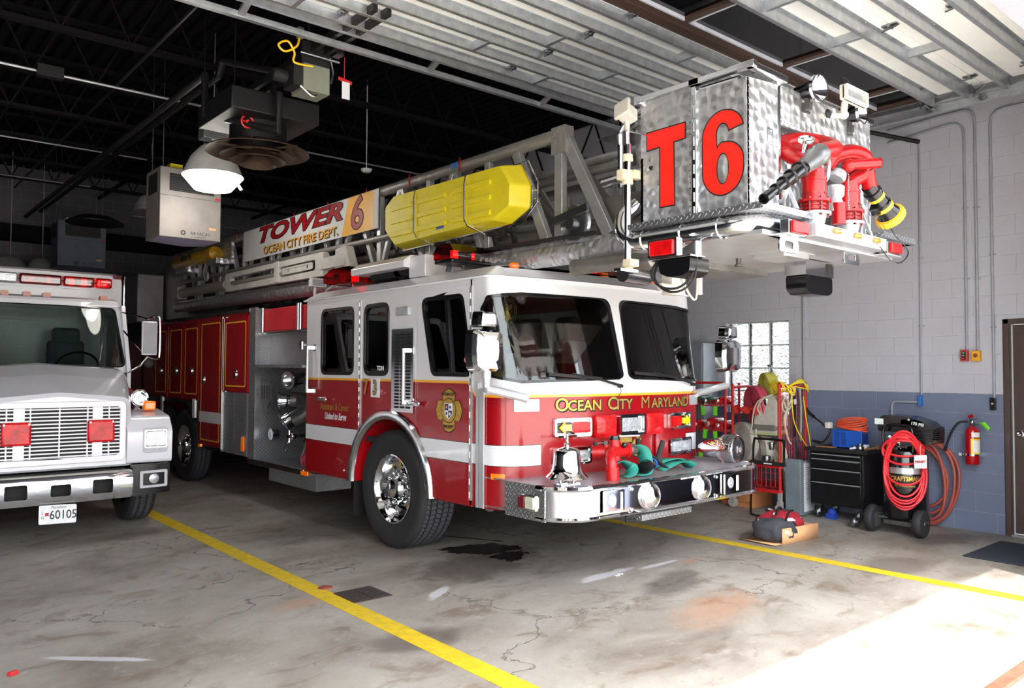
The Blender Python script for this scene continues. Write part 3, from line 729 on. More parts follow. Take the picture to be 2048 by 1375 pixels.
sw.cyl((6.05, 5.32, 1.62), (6.05, 5.15, 1.45), .03); sw.bar((5.83, 5.32, 1.62), (6.27, 5.32, 1.62), .03, .015); sw.build('steering_wheel', blackm, T)
# air pack behind the crew window, clipboard panel, fan, gear on the engine cover
bt = MB(); bt.lathe([(.0, 0), (.075, .02), (.08, .05), (.08, .5), (.05, .57), (.03, .60), (.03, .66), (0, .66)], (4.25, 7.15, 1.52), n=18)
bt.build('air_cylinder', M('air_bottle', (96, 116, 120), .4, .2), T)
MB().lathe([(.083, 0), (.083, .07)], (4.25, 7.15, 1.90), n=18).build('bottle_band', M('blue_band', (18, 84, 190), .5), T)
bt = MB(); bt.lathe([(.0, 0), (.09, .02), (.095, .05), (.09, .42), (.05, .5), (0, .52)], (4.62, 5.55, 1.45), n=18); bt.build('air_cylinder', M('air_bottle_yellow', (170, 150, 70), .5), T)
MB().lathe([(.098, 0), (.098, .06)], (4.62, 5.55, 1.78), n=18).build('bottle_band', MATS['blue_band'], T)
MB().box(4.57, 4.68, 5.42, 5.46, 1.58, 1.80).build('bottle_label', whitep, T)
for x in (4.20, 6.10):
    fn_ = MB(); c0 = V((x, 5.0, 2.14)); fn_.cyl(c0+V((0, .06, 0)), c0, .03)
    for k in range(4):
        a = k*PI/2+.5; fn_.cbox(c0+V((.045*math.cos(a), -.005, .045*math.sin(a))), (.075, .004, .045), Matrix.Rotation(-a, 3, 'Y') @ Matrix.Rotation(.5, 3, 'X'))
    for rr in (.05, .085, .11): fn_.tube([c0+V((rr*math.cos(a), -.025, rr*math.sin(a))) for a in [i*PI/10 for i in range(20)]], .002, 4, closed=True)
    fn_.build('cab_fan', gold, T)
gear = MB(); gear.lathe([(.02, 0), (.14, .02), (.16, .3), (.10, .5), (.04, .58)], (5.05, 5.7, 1.42), n=14); gear.lathe([(0, 0), (.09, .02), (.11, .09), (.06, .16), (0, .18)], (4.85, 5.35, 1.55), n=14)
gear.build('turnout_gear', M('turnout_gear', (128, 30, 34), .8, 0, .3, 20), T)
hs2 = MB()
for k in range(3): hs2.sph((5.75+.12*k, 7.3, 1.85-.12*(k % 2)), .22, 12, (1.1, .6, .6))
hs2.build('rolled_blanket', M('blanket', (186, 178, 160), .9), T, subsurf=0)
# ------------------------------------------------------------------ front face fittings
CFX = lambda u, v, w: front(u, v, .004+w)
def sign_on(mb, s, u0, v0, size, fn0, **k):
    paint_text(mb, s, size, lambda u, v, w: fn0(u0+u, v0+v, w), .002, **k)
tx = MB()
for (du, dv, mi, bo, off) in ((.010, -.008, 1, .006, .0005), (0, 0, 1, .006, .001), (0, 0, 0, .0015, .003)):
    for s_, u0, big in (('O', -.735, 1), ('CEAN', -.495, 0), ('C', -.185, 1), ('ITY', -.035, 0), ('M', .245, 1), ('ARYLAND', .655, 0)):
        paint_text(tx, s_, .150 if big else .122, lambda u, v, w, d=(du, dv), o=off, u0=u0, b_=big: front(u0+u+d[0], 1.362+v+d[1]+(.004 if b_ else -.004), .003+o+w), .001, mi=mi, bold=(0 if s_ == 'M' else bo), xs=1.14)
tx.build('gold_lettering', [gold, blackm], CF, sm=False)
t6 = MB(); 
for mi, off, d in ((1, .001, .008), (0, .003, 0)):
    paint_text(t6, 'T6', .21, lambda u, v, w, o=off, d=d: front(.03+u+d, .985+v-d, .003+o+w), .001, mi=mi, bold=.012+d*.6, xs=1.5)
t6.build('unit_number', [gold, blackm], CF, sm=False)
def housing(u0, u1, v0, v1, parts, mat=chrome, dep=.032, name='light_housing'):
    h = MB(); h.plate(rrect(u0, u1, v0, v1, .022), [rrect(u0+.016, u1-.016, v0+.016, v1-.016, .012)], CFX, dep, cuts=[u for u in cuts if u0 < u < u1])
    h.plate(rrect(u0+.01, u1-.01, v0+.01, v1-.01, .015), [], CFX, .02, cuts=[u for u in cuts if u0 < u < u1])
    H_ = h.build(name, mat, T, bevel=.004)
    for (a, c_, kind) in parts:
        l = MB(); um = [lerp(a, c_, i/6) for i in range(1, 6)]
        mtl = {'r': redlens, 'a': yellowlens, 'c': clearlens}[kind]
        if kind == 'a':
            cx, cz, ww, hh = (a+c_)/2, (v0+v1)/2, (c_-a)*.42, (v1-v0)*.32; sg = -1 if u0 < 0 else 1
            arrow = [(cx-sg*ww, cz-hh*.55), (cx+sg*ww*.1, cz-hh*.55), (cx+sg*ww*.1, cz-hh), (cx+sg*ww, cz), (cx+sg*ww*.1, cz+hh), (cx+sg*ww*.1, cz+hh*.55), (cx-sg*ww, cz+hh*.55)]
            MB().plate(rrect(a, c_, v0+.03, v1-.03, .01), [], lambda u, v, w: front(u, v, .02+w), .008, cuts=um).build('lamp_backing', blackg, H_)
            l.plate(arrow, [], lambda u, v, w: front(u, v, .028+w), .02, cuts=um)
        else: l.plate(rrect(a, c_, v0+.03, v1-.03, .015), [], lambda u, v, w: front(u, v, .02+w), .022, cuts=um)
        l.build('lamp_lens', mtl, H_, bevel=.006)
    return H_
housing(-.825, -.448, 1.112, 1.262, [(-.795, -.655, 'a'), (-.64, -.478, 'r')])
housing(.59, .985, 1.112, 1.262, [(.62, .775, 'r'), (.79, .955, 'a')])
housing(-.828, -.450, .890, 1.028, [(-.80, -.65, 'c'), (-.635, -.48, 'c')])
housing(.595, .985, .880, 1.030, [(.62, .78, 'c'), (.795, .96, 'c')])
for u0, u1 in ((-.405, -.167), (.219, .48)):
    h = MB(); uc = (u0+u1)/2; vc = 1.182
    um = [lerp(u0, u1, i/8) for i in range(1, 8)]
    h.plate(rrect(u0, u1, 1.088, 1.275, .03), [], CFX, .03, cuts=um); 
    vs = []; N = 8
    for i in range(N+1):
        for j in range(N+1):
            a, c_ = i/N*2-1, j/N*2-1; dz = .03+.028*(1-.55*max(abs(a), abs(c_))**3-.35*(a*a*c_*c_))
            vs.append(front(uc+a*(u1-u0)*.47, vc+c_*.088, dz))
    h.add(vs, [(i*(N+1)+j, (i+1)*(N+1)+j, (i+1)*(N+1)+j+1, i*(N+1)+j+1) for i in range(N) for j in range(N)])
    h.build('warning_light', redlens, T, bevel=.005)
H_ = housing(-.142, .182, 1.100, 1.276, [(-.10, .14, 'c')], dep=.055)
# small raised painted covers beside the lower right lamps, marker and wipers
MB().plate(rrect(.38, .57, .86, 1.09, .03), [], CFX, .018, cuts=[.42, .47, .52]).build('filler_cover', cabm, T, bevel=.008)
MB().plate(rrect(-1.355, -1.243, .795, .842, .006), [], CFX, .014, cuts=[-1.32, -1.28]).build('side_marker', amber, T, bevel=.004)
for u0, u1, v0, v1, ub in ((-.636, -.115, 1.625, 1.518, -.86), (.334, 1.037, 1.636, 1.521, .108)):
    wp = MB(); mid = (lerp(u0, u1, .55), lerp(v0, v1, .5))
    wp.tube([front(u1, v1, .05), front(mid[0], mid[1], .045), front(u0, v0, .03)], [.013, .010, .006], 6); wp.tube([front(u1+.01, v1, .0), front(u1, v1, .05)], .016, 8)
    wp.bar(front(ub, v0-.006, .012), front(lerp(ub, u1, .72), lerp(v0, v1, .42), .025), .010, .026)
    wp.tube([front(u1, v1, .03), front(u1+.01, v1-.05, .03), front(u1+.0, v1-.10, .003)], .003, 5); wp.build('wiper', blackm, T)
# ------------------------------------------------------------------ mirrors
def mirror(x, y, sgn, ubr):
    bx = MB(); yy = y
    prof = [(-.135, 1.66), (-.150, 1.78), (-.140, 1.935), (-.10, 1.955), (.10, 1.955), (.140, 1.935), (.150, 1.78), (.135, 1.66), (.09, 1.635), (-.09, 1.635)]
    for a, c_, k in ((-.05, 0, .86), (0, .09, 1)): pass
    def shell(P_, d0, d1, k0, name):
        m_ = MB(); cx = sum(p[0] for p in P_)/len(P_); cz = sum(p[1] for p in P_)/len(P_); L = []
        for dd, kk in ((d0, k0*.6), (d0+.012, k0), (d0+.05, .97), (d1, 1)): L.append([(x+cx+(p[0]-cx)*kk, yy+dd, cz+(p[1]-cz)*kk) for p in P_])
        n = len(P_)
        for q in range(3): m_.add(L[q]+L[q+1], [(i, (i+1) % n, n+(i+1) % n, n+i) for i in range(n)])
        m_.add(L[0], [tuple(range(n))]); m_.add(L[3], [tuple(range(n))]); return m_.build(name, chrome, T, ang=40)
    A = shell(fillet(prof, .03), -.08, .05, .85, 'mirror')
    top = fillet([(-.09, 1.965), (-.075, 2.09), (.075, 2.09), (.09, 1.965)], .025)
    m2 = MB(); n = len(top)
    L = [[(x+p[0]*k, yy+d_, 2.03+(p[1]-2.03)*k) for p in top] for d_, k in ((-.07, .6), (-.06, .85), (-.02, .97), (.05, 1))]
    for q in range(3): m2.add(L[q]+L[q+1], [(i, (i+1) % n, n+(i+1) % n, n+i) for i in range(n)])
    m2.add(L[0], [tuple(range(n))]); m2.add(L[3], [tuple(range(n))]); m2.build('convex_mirror', chrome, A, ang=40)
    MB().plate([(x+p[0]*.93, 1.80+(p[1]-1.80)*.93) for p in fillet(prof, .03)], [], FY(yy+.052), .003).build('mirror_glass', M('mirror_glass', (180, 186, 190), .03, 1, .02), A)
    ar = MB(); p0 = V((x+.02*sgn, yy, 1.64)); pb = V(front(ubr, 1.40, .02))
    ar.cyl(p0, p0-V((0, 0, .06)), .035); ar.cyl(p0-V((0, 0, .05)), p0-V((0, 0, .12)), .028)
    ar.tube([p0-V((0, 0, .09)), p0-V((0, 0, .13)), lerp(p0-V((0, 0, .12)), pb+V((0, 0, .03)), .85), pb+V((0, 0, .03))], [.03, .034, .036, .04], 10)
    ar.plate(rrect(ubr-.09, ubr+.13, 1.325, 1.42, .008), [], CFX, .012, cuts=[c for c in cuts if ubr-.09 < c < ubr+.13]); ar.build('mirror_arm', M('bright_aluminium', (200, 202, 206), .3, .6, .04), A, bevel=.004)
mirror(3.70, 4.64, 1, -1.09); mirror(6.70, 4.55, -1, 1.09)
# ------------------------------------------------------------------ bumper
Z0, Z1 = .556, .81
def bpath(o=0):
    r = .30; pts = [(TX0-.015+o, 4.22)]
    for i in range(13):
        a = i/12*PI/2; pts.append((TX0-.015+r-(r-o)*math.cos(a), 4.30-.01-(r-o)*math.sin(a)))
    for i in range(1, 8): pts.append((TX0-.015+r+i/8*(TC-TX0+.015-r), 3.995+o-.02*math.sin(i/8*PI/2)))
    return pts+[(2*TC-x, y) for x, y in pts[::-1]]
bp = bpath(0); N = len(bp)
B = MB(); cs = [(0.035, Z0), (0.0, Z0+.004), (-.012, Z0+.02), (0, Z0+.035), (0, Z1-.035), (-.012, Z1-.02), (0, Z1), (.035, Z1)]
for k in range(len(cs)-1):
    L0 = bpath(cs[k][0]); L1 = bpath(cs[k+1][0])
    B.add([(x, y, cs[k][1]) for x, y in L0]+[(x, y, cs[k+1][1]) for x, y in L1], [(i, i+1, N+i+1, N+i) for i in range(N-1)])
BU = B.build('bumper', chrome, T, ang=50)
tray = MB(); L = bpath(.03)+[(TX1, 4.9), (TX0, 4.9)]
tray.plate(L, [], FZ(Z1-.012), .012); tray.plate(L, [], FZ(Z0+.02), .01)
tray.build('bumper_deck', treadfine, BU)
for X, sg in ((TX0-.012, 1), (TX1+.012, -1)):
    e = MB(); e.box(X, X+.02*sg, 4.20, 4.64, Z0-.004, Z1); e.build('bumper_end', tread, BU)
    c_ = MB(); c_.box(X-.02*sg, X, 4.28, 4.47, .62, .735, 0); E_ = c_.build('corner_lamp', [chrome], BU, bevel=.005)
    MB().box(X-.035*sg, X-.018*sg, 4.385, 4.46, .635, .722).build('red_lens', M('dark_red_lens', (96, 8, 18), .12, 0, .1, coat=1), E_, bevel=.006)
    MB().box(X-.035*sg, X-.018*sg, 4.285, 4.378, .635, .722).build('clear_lens', M('smoky_lens', (196, 198, 176), .12, .2, .2, 30, coat=1), E_, bevel=.006)
yb_ = 3.975
for x in (4.39, 5.89):
    q = MB(); q.plate(rrect(x-.11, x+.11, .600, .768, .01), [rrect(x-.09, x+.09, .618, .75, .006)], FY(yb_), -.016); q.plate(rrect(x-.10, x+.10, .61, .76, .006), [], FY(yb_), -.004)
    F_ = q.build('fog_lamp_frame', chrome, BU, bevel=.003)
    MB().lathe([(.0, .012), (.045, .008), (.052, 0)], (x-.01, yb_-.002, .69), (0, -1, 0), 16, sx=.8).build('fog_lamp', clearlens, F_)
for x in (4.81, 5.47):
    MB().lathe([(.098, 0), (.098, .03), (.088, .036), (.085, .034), (.07, .046), (.035, .055), (0, .057)], (x, yb_+.004, .683), (0, -1, 0), 28).build('horn_grille', chrome, BU)
bo = MB()
for x in (4.60, 5.68):
    for z in (.60, .755): bo.lathe([(.014, 0), (.013, .008), (.006, .012), (0, .012)], (x, yb_, z), (0, -1, 0), 10)
build_each(bo, 'bumper_bolt', chrome, BU)
sp = MB(); sp.box(4.72, 5.34, 3.98, 4.15, .50, .545); sp.build('tread_step', tread, BU); MB().tube([(4.62, 4.05, .56), (4.62, 4.05, .50), (4.72, 4.05, .50)], .012, 6).tube([(5.34, 4.08, .53), (5.48, 4.08, .53), (5.48, 4.08, .57)], .014, 6).build('step_bracket', blackm, BU)
# bell
bx_, by_ = 4.115, 4.18
bl = MB(); Zb = .862
bl.lathe([(.0, .01), (.12, .0), (.152, -.004), (.156, .006), (.148, .016), (.125, .035), (.112, .06), (.104, .10), (.098, .16), (.094, .195), (.080, .212), (.03, .222), (.018, .228), (.018, .236), (.028, .242), (.018, .250), (.012, .26), (.012, .28), (.022, .288), (.010, .298), (.008, .315), (.03, .322), (.0, .330)], (bx_, by_, Zb), n=36)
BE = bl.build('bell', chrome, T, ang=60)
st_ = MB(); st_.tube([(bx_-.055, by_, Z1), (bx_-.075, by_, Z1+.03), (bx_-.045, by_, Zb+.01)], .012, 8); st_.tube([(bx_+.055, by_, Z1), (bx_+.075, by_, Z1+.03), (bx_+.045, by_, Zb+.01)], .012, 8)
st_.box(bx_-.10, bx_+.10, by_-.04, by_+.04, Z1, Z1+.008); st_.sph((bx_, by_, Zb-.008), .028, 12); st_.build('bell_stand', chrome, BE)
# siren
sx_, sy_, sz_ = 6.28, 4.17, .935
sir = MB(); ax = V((.10, -1, .02)).normalized(); o0 = V((sx_, sy_, sz_))
sir.lathe([(0, -.40), (.03, -.39), (.07, -.32), (.095, -.22), (.10, -.14), (.11, -.13)], o0, ax, 30)
sir.lathe([(.11, -.15), (.125, -.145), (.13, -.13), (.13, 0), (.122, .012), (.105, .006)], o0, ax, 30)
SI = sir.build('siren', chrome, T, ang=40)
for i in range(30): pass
gr = MB()
for i in range(36):
    a = 2*PI*i/36; e1 = ax.cross(V((0, 0, 1))).normalized(); e2 = ax.cross(e1); p_ = o0+(e1*math.cos(a)+e2*math.sin(a))*.131
    gr.tube([p_-ax*.12, p_-ax*.01], .003, 4)
for k in range(3): gr.lathe([(.133, -.10+k*.04), (.133, -.095+k*.04)], o0, ax, 30, caps=False)
gr.build('siren_grille', polish, SI)
sf = MB(); sf.lathe([(.0, .012), (.04, .014), (.05, .010), (.06, .014), (.10, .006), (.105, -.002)], o0, ax, 30); SF = sf.build('siren_face', steel, SI, ang=30)
sf = MB(); e1 = -ax.cross(V((0, 0, 1))).normalized(); e2 = e1.cross(-ax).normalized()
sf.plate(rrect(-.032, .032, -.038, .034, .02), [rrect(-.026, .026, -.032, .028, .016)], lambda u, v, w: o0+ax*(.014+w)+e1*u*-1+V((0, 0, 1))*v, .004)
paint_text(sf, 'F', .05, lambda u, v, w: o0+ax*(.014+w)-e1*u*-1*-1*-1+V((0, 0, 1))*v, .004, bold=.002)
sf.build('siren_emblem', chrome, SF, sm=False)
MB().tube([(sx_, sy_+.1, Z1), (sx_, sy_+.1, sz_-.08)], .03, 8).lathe([(.07, 0), (.05, .015), (.03, .02)], (sx_, sy_+.1, Z1), n=16).build('siren_stand', chrome, SI)
# ------------------------------------------------------------------ wheels
def tread_mat():
    mt, t, p = newmat('tyre_tread'); b = NB(t); x, y, z = b.xyz(b.n('ShaderNodeTexCoord').outputs['Object'])
    a = b.math('ARCTAN2', z, y); zig = b.math('PINGPONG', b.math('MULTIPLY', x, 9), .5)
    k = b.math('FRACT', b.math('ADD', b.math('MULTIPLY', a, 12), b.math('MULTIPLY', zig, .8)))
    g = b.smooth(b.math('ABSOLUTE', b.math('SUBTRACT', k, .5)), .03, .09)
    xz = b.math('ADD', x, b.math('MULTIPLY', b.math('PINGPONG', b.math('MULTIPLY', a, 12), .5), .02))
    g2 = b.smooth(b.math('ABSOLUTE', b.math('SUBTRACT', b.math('FRACT', b.math('MULTIPLY', xz, 15)), .5)), .06, .14)
    h = b.math('MULTIPLY', g, g2)
    b.l(b.mix(h, (.008, .008, .009, 1), (.055, .057, .068, 1)), p.inputs['Base Color'])
    p.inputs['Roughness'].default_value = .62; b.l(b.bump(h, .014), p.inputs['Normal']); return mt
treadm = tread_mat()
def wheel(c, R, wd, sgn, parent, name='wheel', rim=True):
    """sgn=+1: outer face towards -x"""
    c = V(c); ax = (-sgn, 0, 0); o = V((c.x+sgn*wd, c.y, c.z))  # profile h runs from inner to outer
    ty = MB(); rr = .315*R/.545
    prof = [(rr, .03), (R*.80, 0), (R*.94, .012), (R*.985, .035), (R, .055)]
    ty.lathe(prof, o, ax, 48, caps=False, mi=0)
    ty.lathe([(R, .055), (R, wd-.055)], o, ax, 48, caps=False, mi=1)
    ty.lathe([(R, wd-.055), (R*.985, wd-.03), (R*.945, wd-.008), (R*.90, wd), (R*.80, wd-.003), (R*.70, wd-.012), (rr+.01, wd-.028), (rr, wd-.04), (rr-.01, wd-.1)], o, ax, 48, caps=False, mi=0)
    W_ = ty.build(name, [tyre, treadm], parent, origin=c, ang=30)
    if rim:
        r = MB(); r.lathe([(rr+.002, wd-.045), (rr+.004, wd-.02), (rr-.008, wd-.018), (rr-.02, wd-.035), (rr-.035, wd-.06), (rr-.045, wd-.10), (rr-.06, wd-.13), (.20, wd-.14), (.17, wd-.12), (.10, wd-.115), (.0, wd-.115)], o, ax, 48, caps=False)
        RM = r.build('rim', chrome, W_, ang=40)
        hh = MB()
        for i in range(10):
            a = 2*PI*(i+.5)/10; p_ = V((o.x-sgn*(wd-.137), o.y+.222*math.cos(a), o.z+.222*math.sin(a)))
            hh.lathe([(.02, 0), (.02, .003)], p_, ax, 10)
        build_each(hh, 'hand_hole', blackm, W_)
        lg = MB()
        for i in range(10):
            a = 2*PI*i/10; p_ = V((o.x-sgn*(wd-.12), o.y+.145*math.cos(a), o.z+.145*math.sin(a)))
            lg.lathe([(.022, 0), (.020, .02), (.018, .055), (.012, .066), (0, .07)], p_, ax, 10)
        build_each(lg, 'lug_nut', chrome, W_)
        MB().lathe([(.115, 0), (.11, .04), (.095, .055), (.085, .10), (.06, .12), (.0, .125)], (o.x-sgn*(wd-.115), o.y, o.z), ax, 28).build('hub', chrome, W_)
    return W_
for sgn, X in ((1, 3.935), (-1, 6.465)):
    wheel((X, 6.33, .545), .545, .40, sgn, T)
    for y in (12.05, 13.42): wheel((X, y, .53), .53, .27, sgn, T, rim=True)
# wheel arch trims, flaps, chassis
for sgn, X in ((1, TX0), (-1, TX1)):
    r = MB(); P0 = [(X-.012*sgn, AC[0]-AR, .30)]+[(X-.012*sgn, AC[0]+AR*math.cos(a), AC[1]+AR*math.sin(a)) for a in [PI-i*PI/24 for i in range(25)]]+[(X-.012*sgn, AC[0]+AR, .55)]
    P0[0] = (X-.012*sgn, AC[0]-AR, .555)
    prof = [(-.045, .0), (-.04, .03), (-.01, .042), (.035, .038), (.05, .0)]
    vs = []
    for i in range(25):
        a = PI-i*PI/24; ca, sa = math.cos(a), math.sin(a)
        for (q, h) in prof: vs.append((X-h*sgn, AC[0]+(AR+q)*ca, AC[1]+(AR+q)*sa))
    r.add(vs, [(i*5+j, i*5+j+1, (i+1)*5+j+1, (i+1)*5+j) for i in range(24) for j in range(4)]); r.build('wheel_arch_trim', polish, T, ang=60)
    l = MB(); l2 = [(X+.0*sgn, AC[0]+(AR-.03)*math.cos(a), AC[1]+(AR-.03)*math.sin(a)) for a in [i*PI/16 for i in range(17)]]
    l.add(l2+[(X+.5*sgn, y, z) for _, y, z in l2], [(i, i+1, 18+i, 17+i) for i in range(16)]); l.build('wheel_well', redp, T)
    MB().box(X+.03*sgn, X+.45*sgn, 7.02, 7.03, .20, .80).build('mud_flap', black, T)
ch = MB()
for x in (4.75, 5.55): ch.box(x, x+.09, 4.7, 15.2, .62, .88)
for y in (5.2, 7.2, 9.0, 10.8, 12.0, 13.4, 15.0): ch.box(4.75, 5.64, y, y+.1, .64, .86)
for y in (6.33, 12.05, 13.42): ch.cyl((4.3, y, .54), (6.1, y, .54), .075); ch.sph((5.2, y, .54), .2, 14)
ch.box(4.5, 5.9, 7.2, 8.0, .42, .9); ch.box(4.6, 5.8, 8.6, 9.6, .5, 1.2); ch.build('chassis_frame', blackm, T)
MB().tube([(4.25, 5.25, .50), (4.5, 5.4, .56), (4.9, 5.5, .6)], .055, 14).build('exhaust_pipe', steel, T)
# side louvre with grab bar, lamps, lettering on the near side
def side_fit(X, s):
    v = MB(); v.plate(rrect(5.915, 6.275, 1.265, 2.02, .006), [rrect(5.955+.094*i, 6.035+.094*i, 1.30+.0298*j, 1.319+.0298*j, .004, 2) for i in range(3) for j in range(23)], FX(X-.010*s), -.004*s)
    VN = v.build('louvre', polish, T, sm=False); MB().box(X-.009*s, X-.001*s, 5.93, 6.26, 1.28, 2.0).build('louvre_backing', blackm, VN)
    for y, z0_, z1_ in ((5.98, 1.34, 1.84), (7.86, 1.40, 1.90)):
        g = MB(); g.cyl((X-.075*s, y, z0_), (X-.075*s, y, z1_), .018, n=12)
        for z in (z0_+.02, z1_-.02): g.bar((X, y-.035, z), (X-.08*s, y, z), .035, .04); g.box(X-.012*s, X, y-.07, y-.01, z-.035, z+.035)
        g.build('grab_handle', polish, T, bevel=.003)
    MB().plate(rrect(6.0, 6.20, 2.14, 2.22, .012), [], FX(X), -.02*s).build('scene_light', clearlens, T, bevel=.004)
    e = MB(); cx, cz = 5.375, 1.31
    malt = []
    for q in range(4):
        a = PI/2-q*PI/2
        for da, rr in ((-.52, .172), (-.25, .180), (.0, .188), (.25, .180), (.52, .172), (.62, .150), (PI/4, .115), (.95, .150)):
            aa = a-da; malt.append((cx-math.cos(aa)*rr*1.02, cz+math.sin(aa)*rr*1.0))
    e.plate(malt, [], FX(X), -.0125*s, mi=1); e.plate(scale_poly(malt, .008), [], FX(X-.0125*s), -.001*s, mi=0)
    e.plate(circ(cx, cz, .105, 28), [], FX(X-.0135*s), -.001*s, mi=1); e.plate(circ(cx, cz, .098, 28), [], FX(X-.0145*s), -.001*s, mi=0)
    shd = [(cx-.055, cz+.06), (cx+.055, cz+.06), (cx+.055, cz-.03), (cx, cz-.075), (cx-.055, cz-.03)]
    e.plate(shd, [], FX(X-.0155*s), -.001*s, mi=2)
    e.plate([(cx, cz+.055), (cx+.05, cz+.055), (cx+.05, cz), (cx, cz)], [], FX(X-.0165*s), -.001*s, mi=3); e.plate([(cx-.05, cz), (cx, cz), (cx, cz-.068), (cx-.05, cz-.028)], [], FX(X-.0165*s), -.001*s, mi=3)
    for (du, dv, mi) in ((.025, .028, 4), (-.025, .028, 3), (.025, -.025, 3), (-.022, -.028, 2)): e.plate(circ(cx+du, cz+dv, .013, 8), [], FX(X-.0175*s), -.0006*s, mi=mi)
    for i, (tt, a0) in enumerate((('OCEAN CITY', PI/2), ('FIRE DEPT', -PI/2))):
        paint_text(e, tt, .034, (lambda u, v, w: (X-(.0165+w)*s, cx-u*s, cz+.135*(1 if a0 > 0 else -1)+v)), .0008, mi=1, bold=.001)
    e.build('fire_department_crest', [gold, blackm, whitep, M('crest_blue', (28, 40, 96), .4), M('crest_orange', (226, 130, 30), .4)], T, sm=False)
    tt = MB(); fn0 = lambda y, z, o=.011: (lambda u, v, w: (X-(o+w)*s, y-u*s, z+v))
    tt.plate(rrect(6.50, 6.655, 1.385, 1.565, .006), [], FX(X), -.006*s, mi=1)
    paint_text(tt, '7', .20, fn0(6.745, 1.475), .001, mi=0, bold=.006, xs=.8)
    paint_text(tt, '3', .185, fn0(6.577, 1.472, .008), .001, mi=2, bold=.010, xs=.82); paint_text(tt, '3', .185, fn0(6.577, 1.472, .0095), .001, mi=0, bold=.003, xs=.82)
    tt.build('unit_plate', [gold, whitep, blackm], T, sm=False)
    tt = MB(); paint_text(tt, 'Volunteer & Career', .105, fn0(7.37, 1.262, .012), .001, mi=0, bold=.001, xs=.72)
    paint_text(tt, 'United to Serve', .098, fn0(7.35, 1.165, .012), .001, mi=1, bold=.002, xs=.72, shear=.35)
    tt.build('motto_lettering', [M('dull_gold', (140, 96, 40), .5), whitep], T, sm=False)
    tt = MB(); paint_text(tt, 'TDN', .06, fn0(6.47, 1.66, .013), .001, mi=0, bold=.002); tt.build('window_sticker', [whitep], T, sm=False)
    tt = MB(); tt.plate(circ(5.15, 1.73, .028, 16), [circ(5.15, 1.73, .02, 16)], FX(X-.006*s), -.001*s, mi=0); tt.plate(circ(5.15, 1.73, .02, 16), [], FX(X-.006*s), -.0006*s, mi=1); tt.build('no_smoking_sticker', [redp, whitep], T, sm=False)
side_fit(TX0, 1); side_fit(TX1, -1)
# rear door grab handle etc on far side kept simple
# ------------------------------------------------------------------ pump panel and body
pbody = M('body_red', (118, 12, 22), .25, 0, .06, 3, coat=.6)
def body_mat():
    mt, t, p = newmat('body_paint'); b = NB(t); P = b.pos(); x, y, z = b.xyz(P)
    band = b.math('MULTIPLY', b.math('MULTIPLY', b.math('GREATER_THAN', z, .91), b.math('LESS_THAN', z, 1.06)), b.math('MULTIPLY', b.math('GREATER_THAN', y, 10.5), b.math('LESS_THAN', y, 11.36)))
    c = b.mix(band, sr((150, 14, 24))+(1,), sr((225, 225, 230))+(1,)); b.l(c, p.inputs['Base Color']); p.inputs['Roughness'].default_value = .22; p.inputs['Coat Weight'].default_value = .7; return mt
bodym = body_mat()
pb = MB(); pb.box(4.12, 6.28, 8.06, 9.47, 1.69, 2.10); pb.box(4.62, 5.78, 8.06, 9.47, .55, 1.7); pb.box(4.2, 6.2, 8.06, 9.47, 2.10, 2.2)
PU = pb.build('pump_house', treadfine, T, sm=False)
pb = MB()
for X, s in ((TX0, 1), (TX1, -1)):
    pb.box(X, X+.74*s, 9.44, 9.47, .53, 2.40); pb.box(X-.004*s, X+.03*s, 9.42, 9.60, .56, 2.41); pb.box(X-.05*s, X+.22*s, 8.04, 9.44, 1.665, 1.70); pb.box(X, X+.7*s, 7.78, 9.60, .50, .53)
build_each(pb, 'pump_frame', tread, PU, sm=False)
for X, s in ((TX0, 1), (TX1, -1)):
    r = MB(); r.box(X-.012*s, X, 8.06, 9.60, .49, .555); RB = r.build('running_board', polish, T, bevel=.004)
    MB().plate(rrect(7.93, 8.03+.06, .5, .545, .006), [], FX(X-.012*s), -.014*s).build('marker_lamp', amber, RB, bevel=.003)
    MB().box(X-.0, X+.42*s, 7.78, 8.97, .345, .50).build('step_box', tread, RB)
# hose bed cover in red vinyl with aluminium posts
vin = M('red_vinyl_cover', (176, 26, 40), .6, 0, .15, 9, .004, 6)
MB().box(4.02, 6.38, 8.07, 9.42, 2.10, 2.385).build('hose_bed_cover', vin, T, bevel=.02)
for y in (8.36, 9.40): MB().cyl((4.0, y, 2.08), (4.0, y, 2.40), .02).cyl((4.0, y+.06, 2.08), (4.0, y+.06, 2.40), .02).build('cover_post', polish, T)
MB().cyl((4.0, 8.06, 2.085), (4.0, 9.44, 2.085), .018).build('cover_rail', polish, T)
# plumbing in the recess
iron = M('cast_grey', (86, 86, 84), .42, .6, .2, 10, .002, 40)
def inlet(p, d, r, name='hose_inlet', mat=polish):
    p = V(p); m_ = MB(); m_.lathe([(r*.75, -.22), (r*.8, -.08), (r, -.06), (r, 0), (r*1.12, .0), (r*1.12, .03), (r*.8, .03), (r*.78, -.03), (0, -.03)], p, d, 24)
    for i in range(4):
        a = i*PI/2+.4; ax = V(d).normalized(); e1 = ax.cross(V((0, 0, 1))).normalized(); e2 = ax.cross(e1); q = p+(e1*math.cos(a)+e2*math.sin(a))*r*1.15+ax*.015; m_.sph(q, r*.16, 6)
    return m_.build(name, mat, PU)
inlet((4.12, 8.88, 1.52), (-1, -.35, -.1), .095); inlet((4.10, 9.08, 1.27), (-1, .35, 0), .085, mat=polish); inlet((4.10, 8.93, 1.02), (-1, .2, -.6), .095)
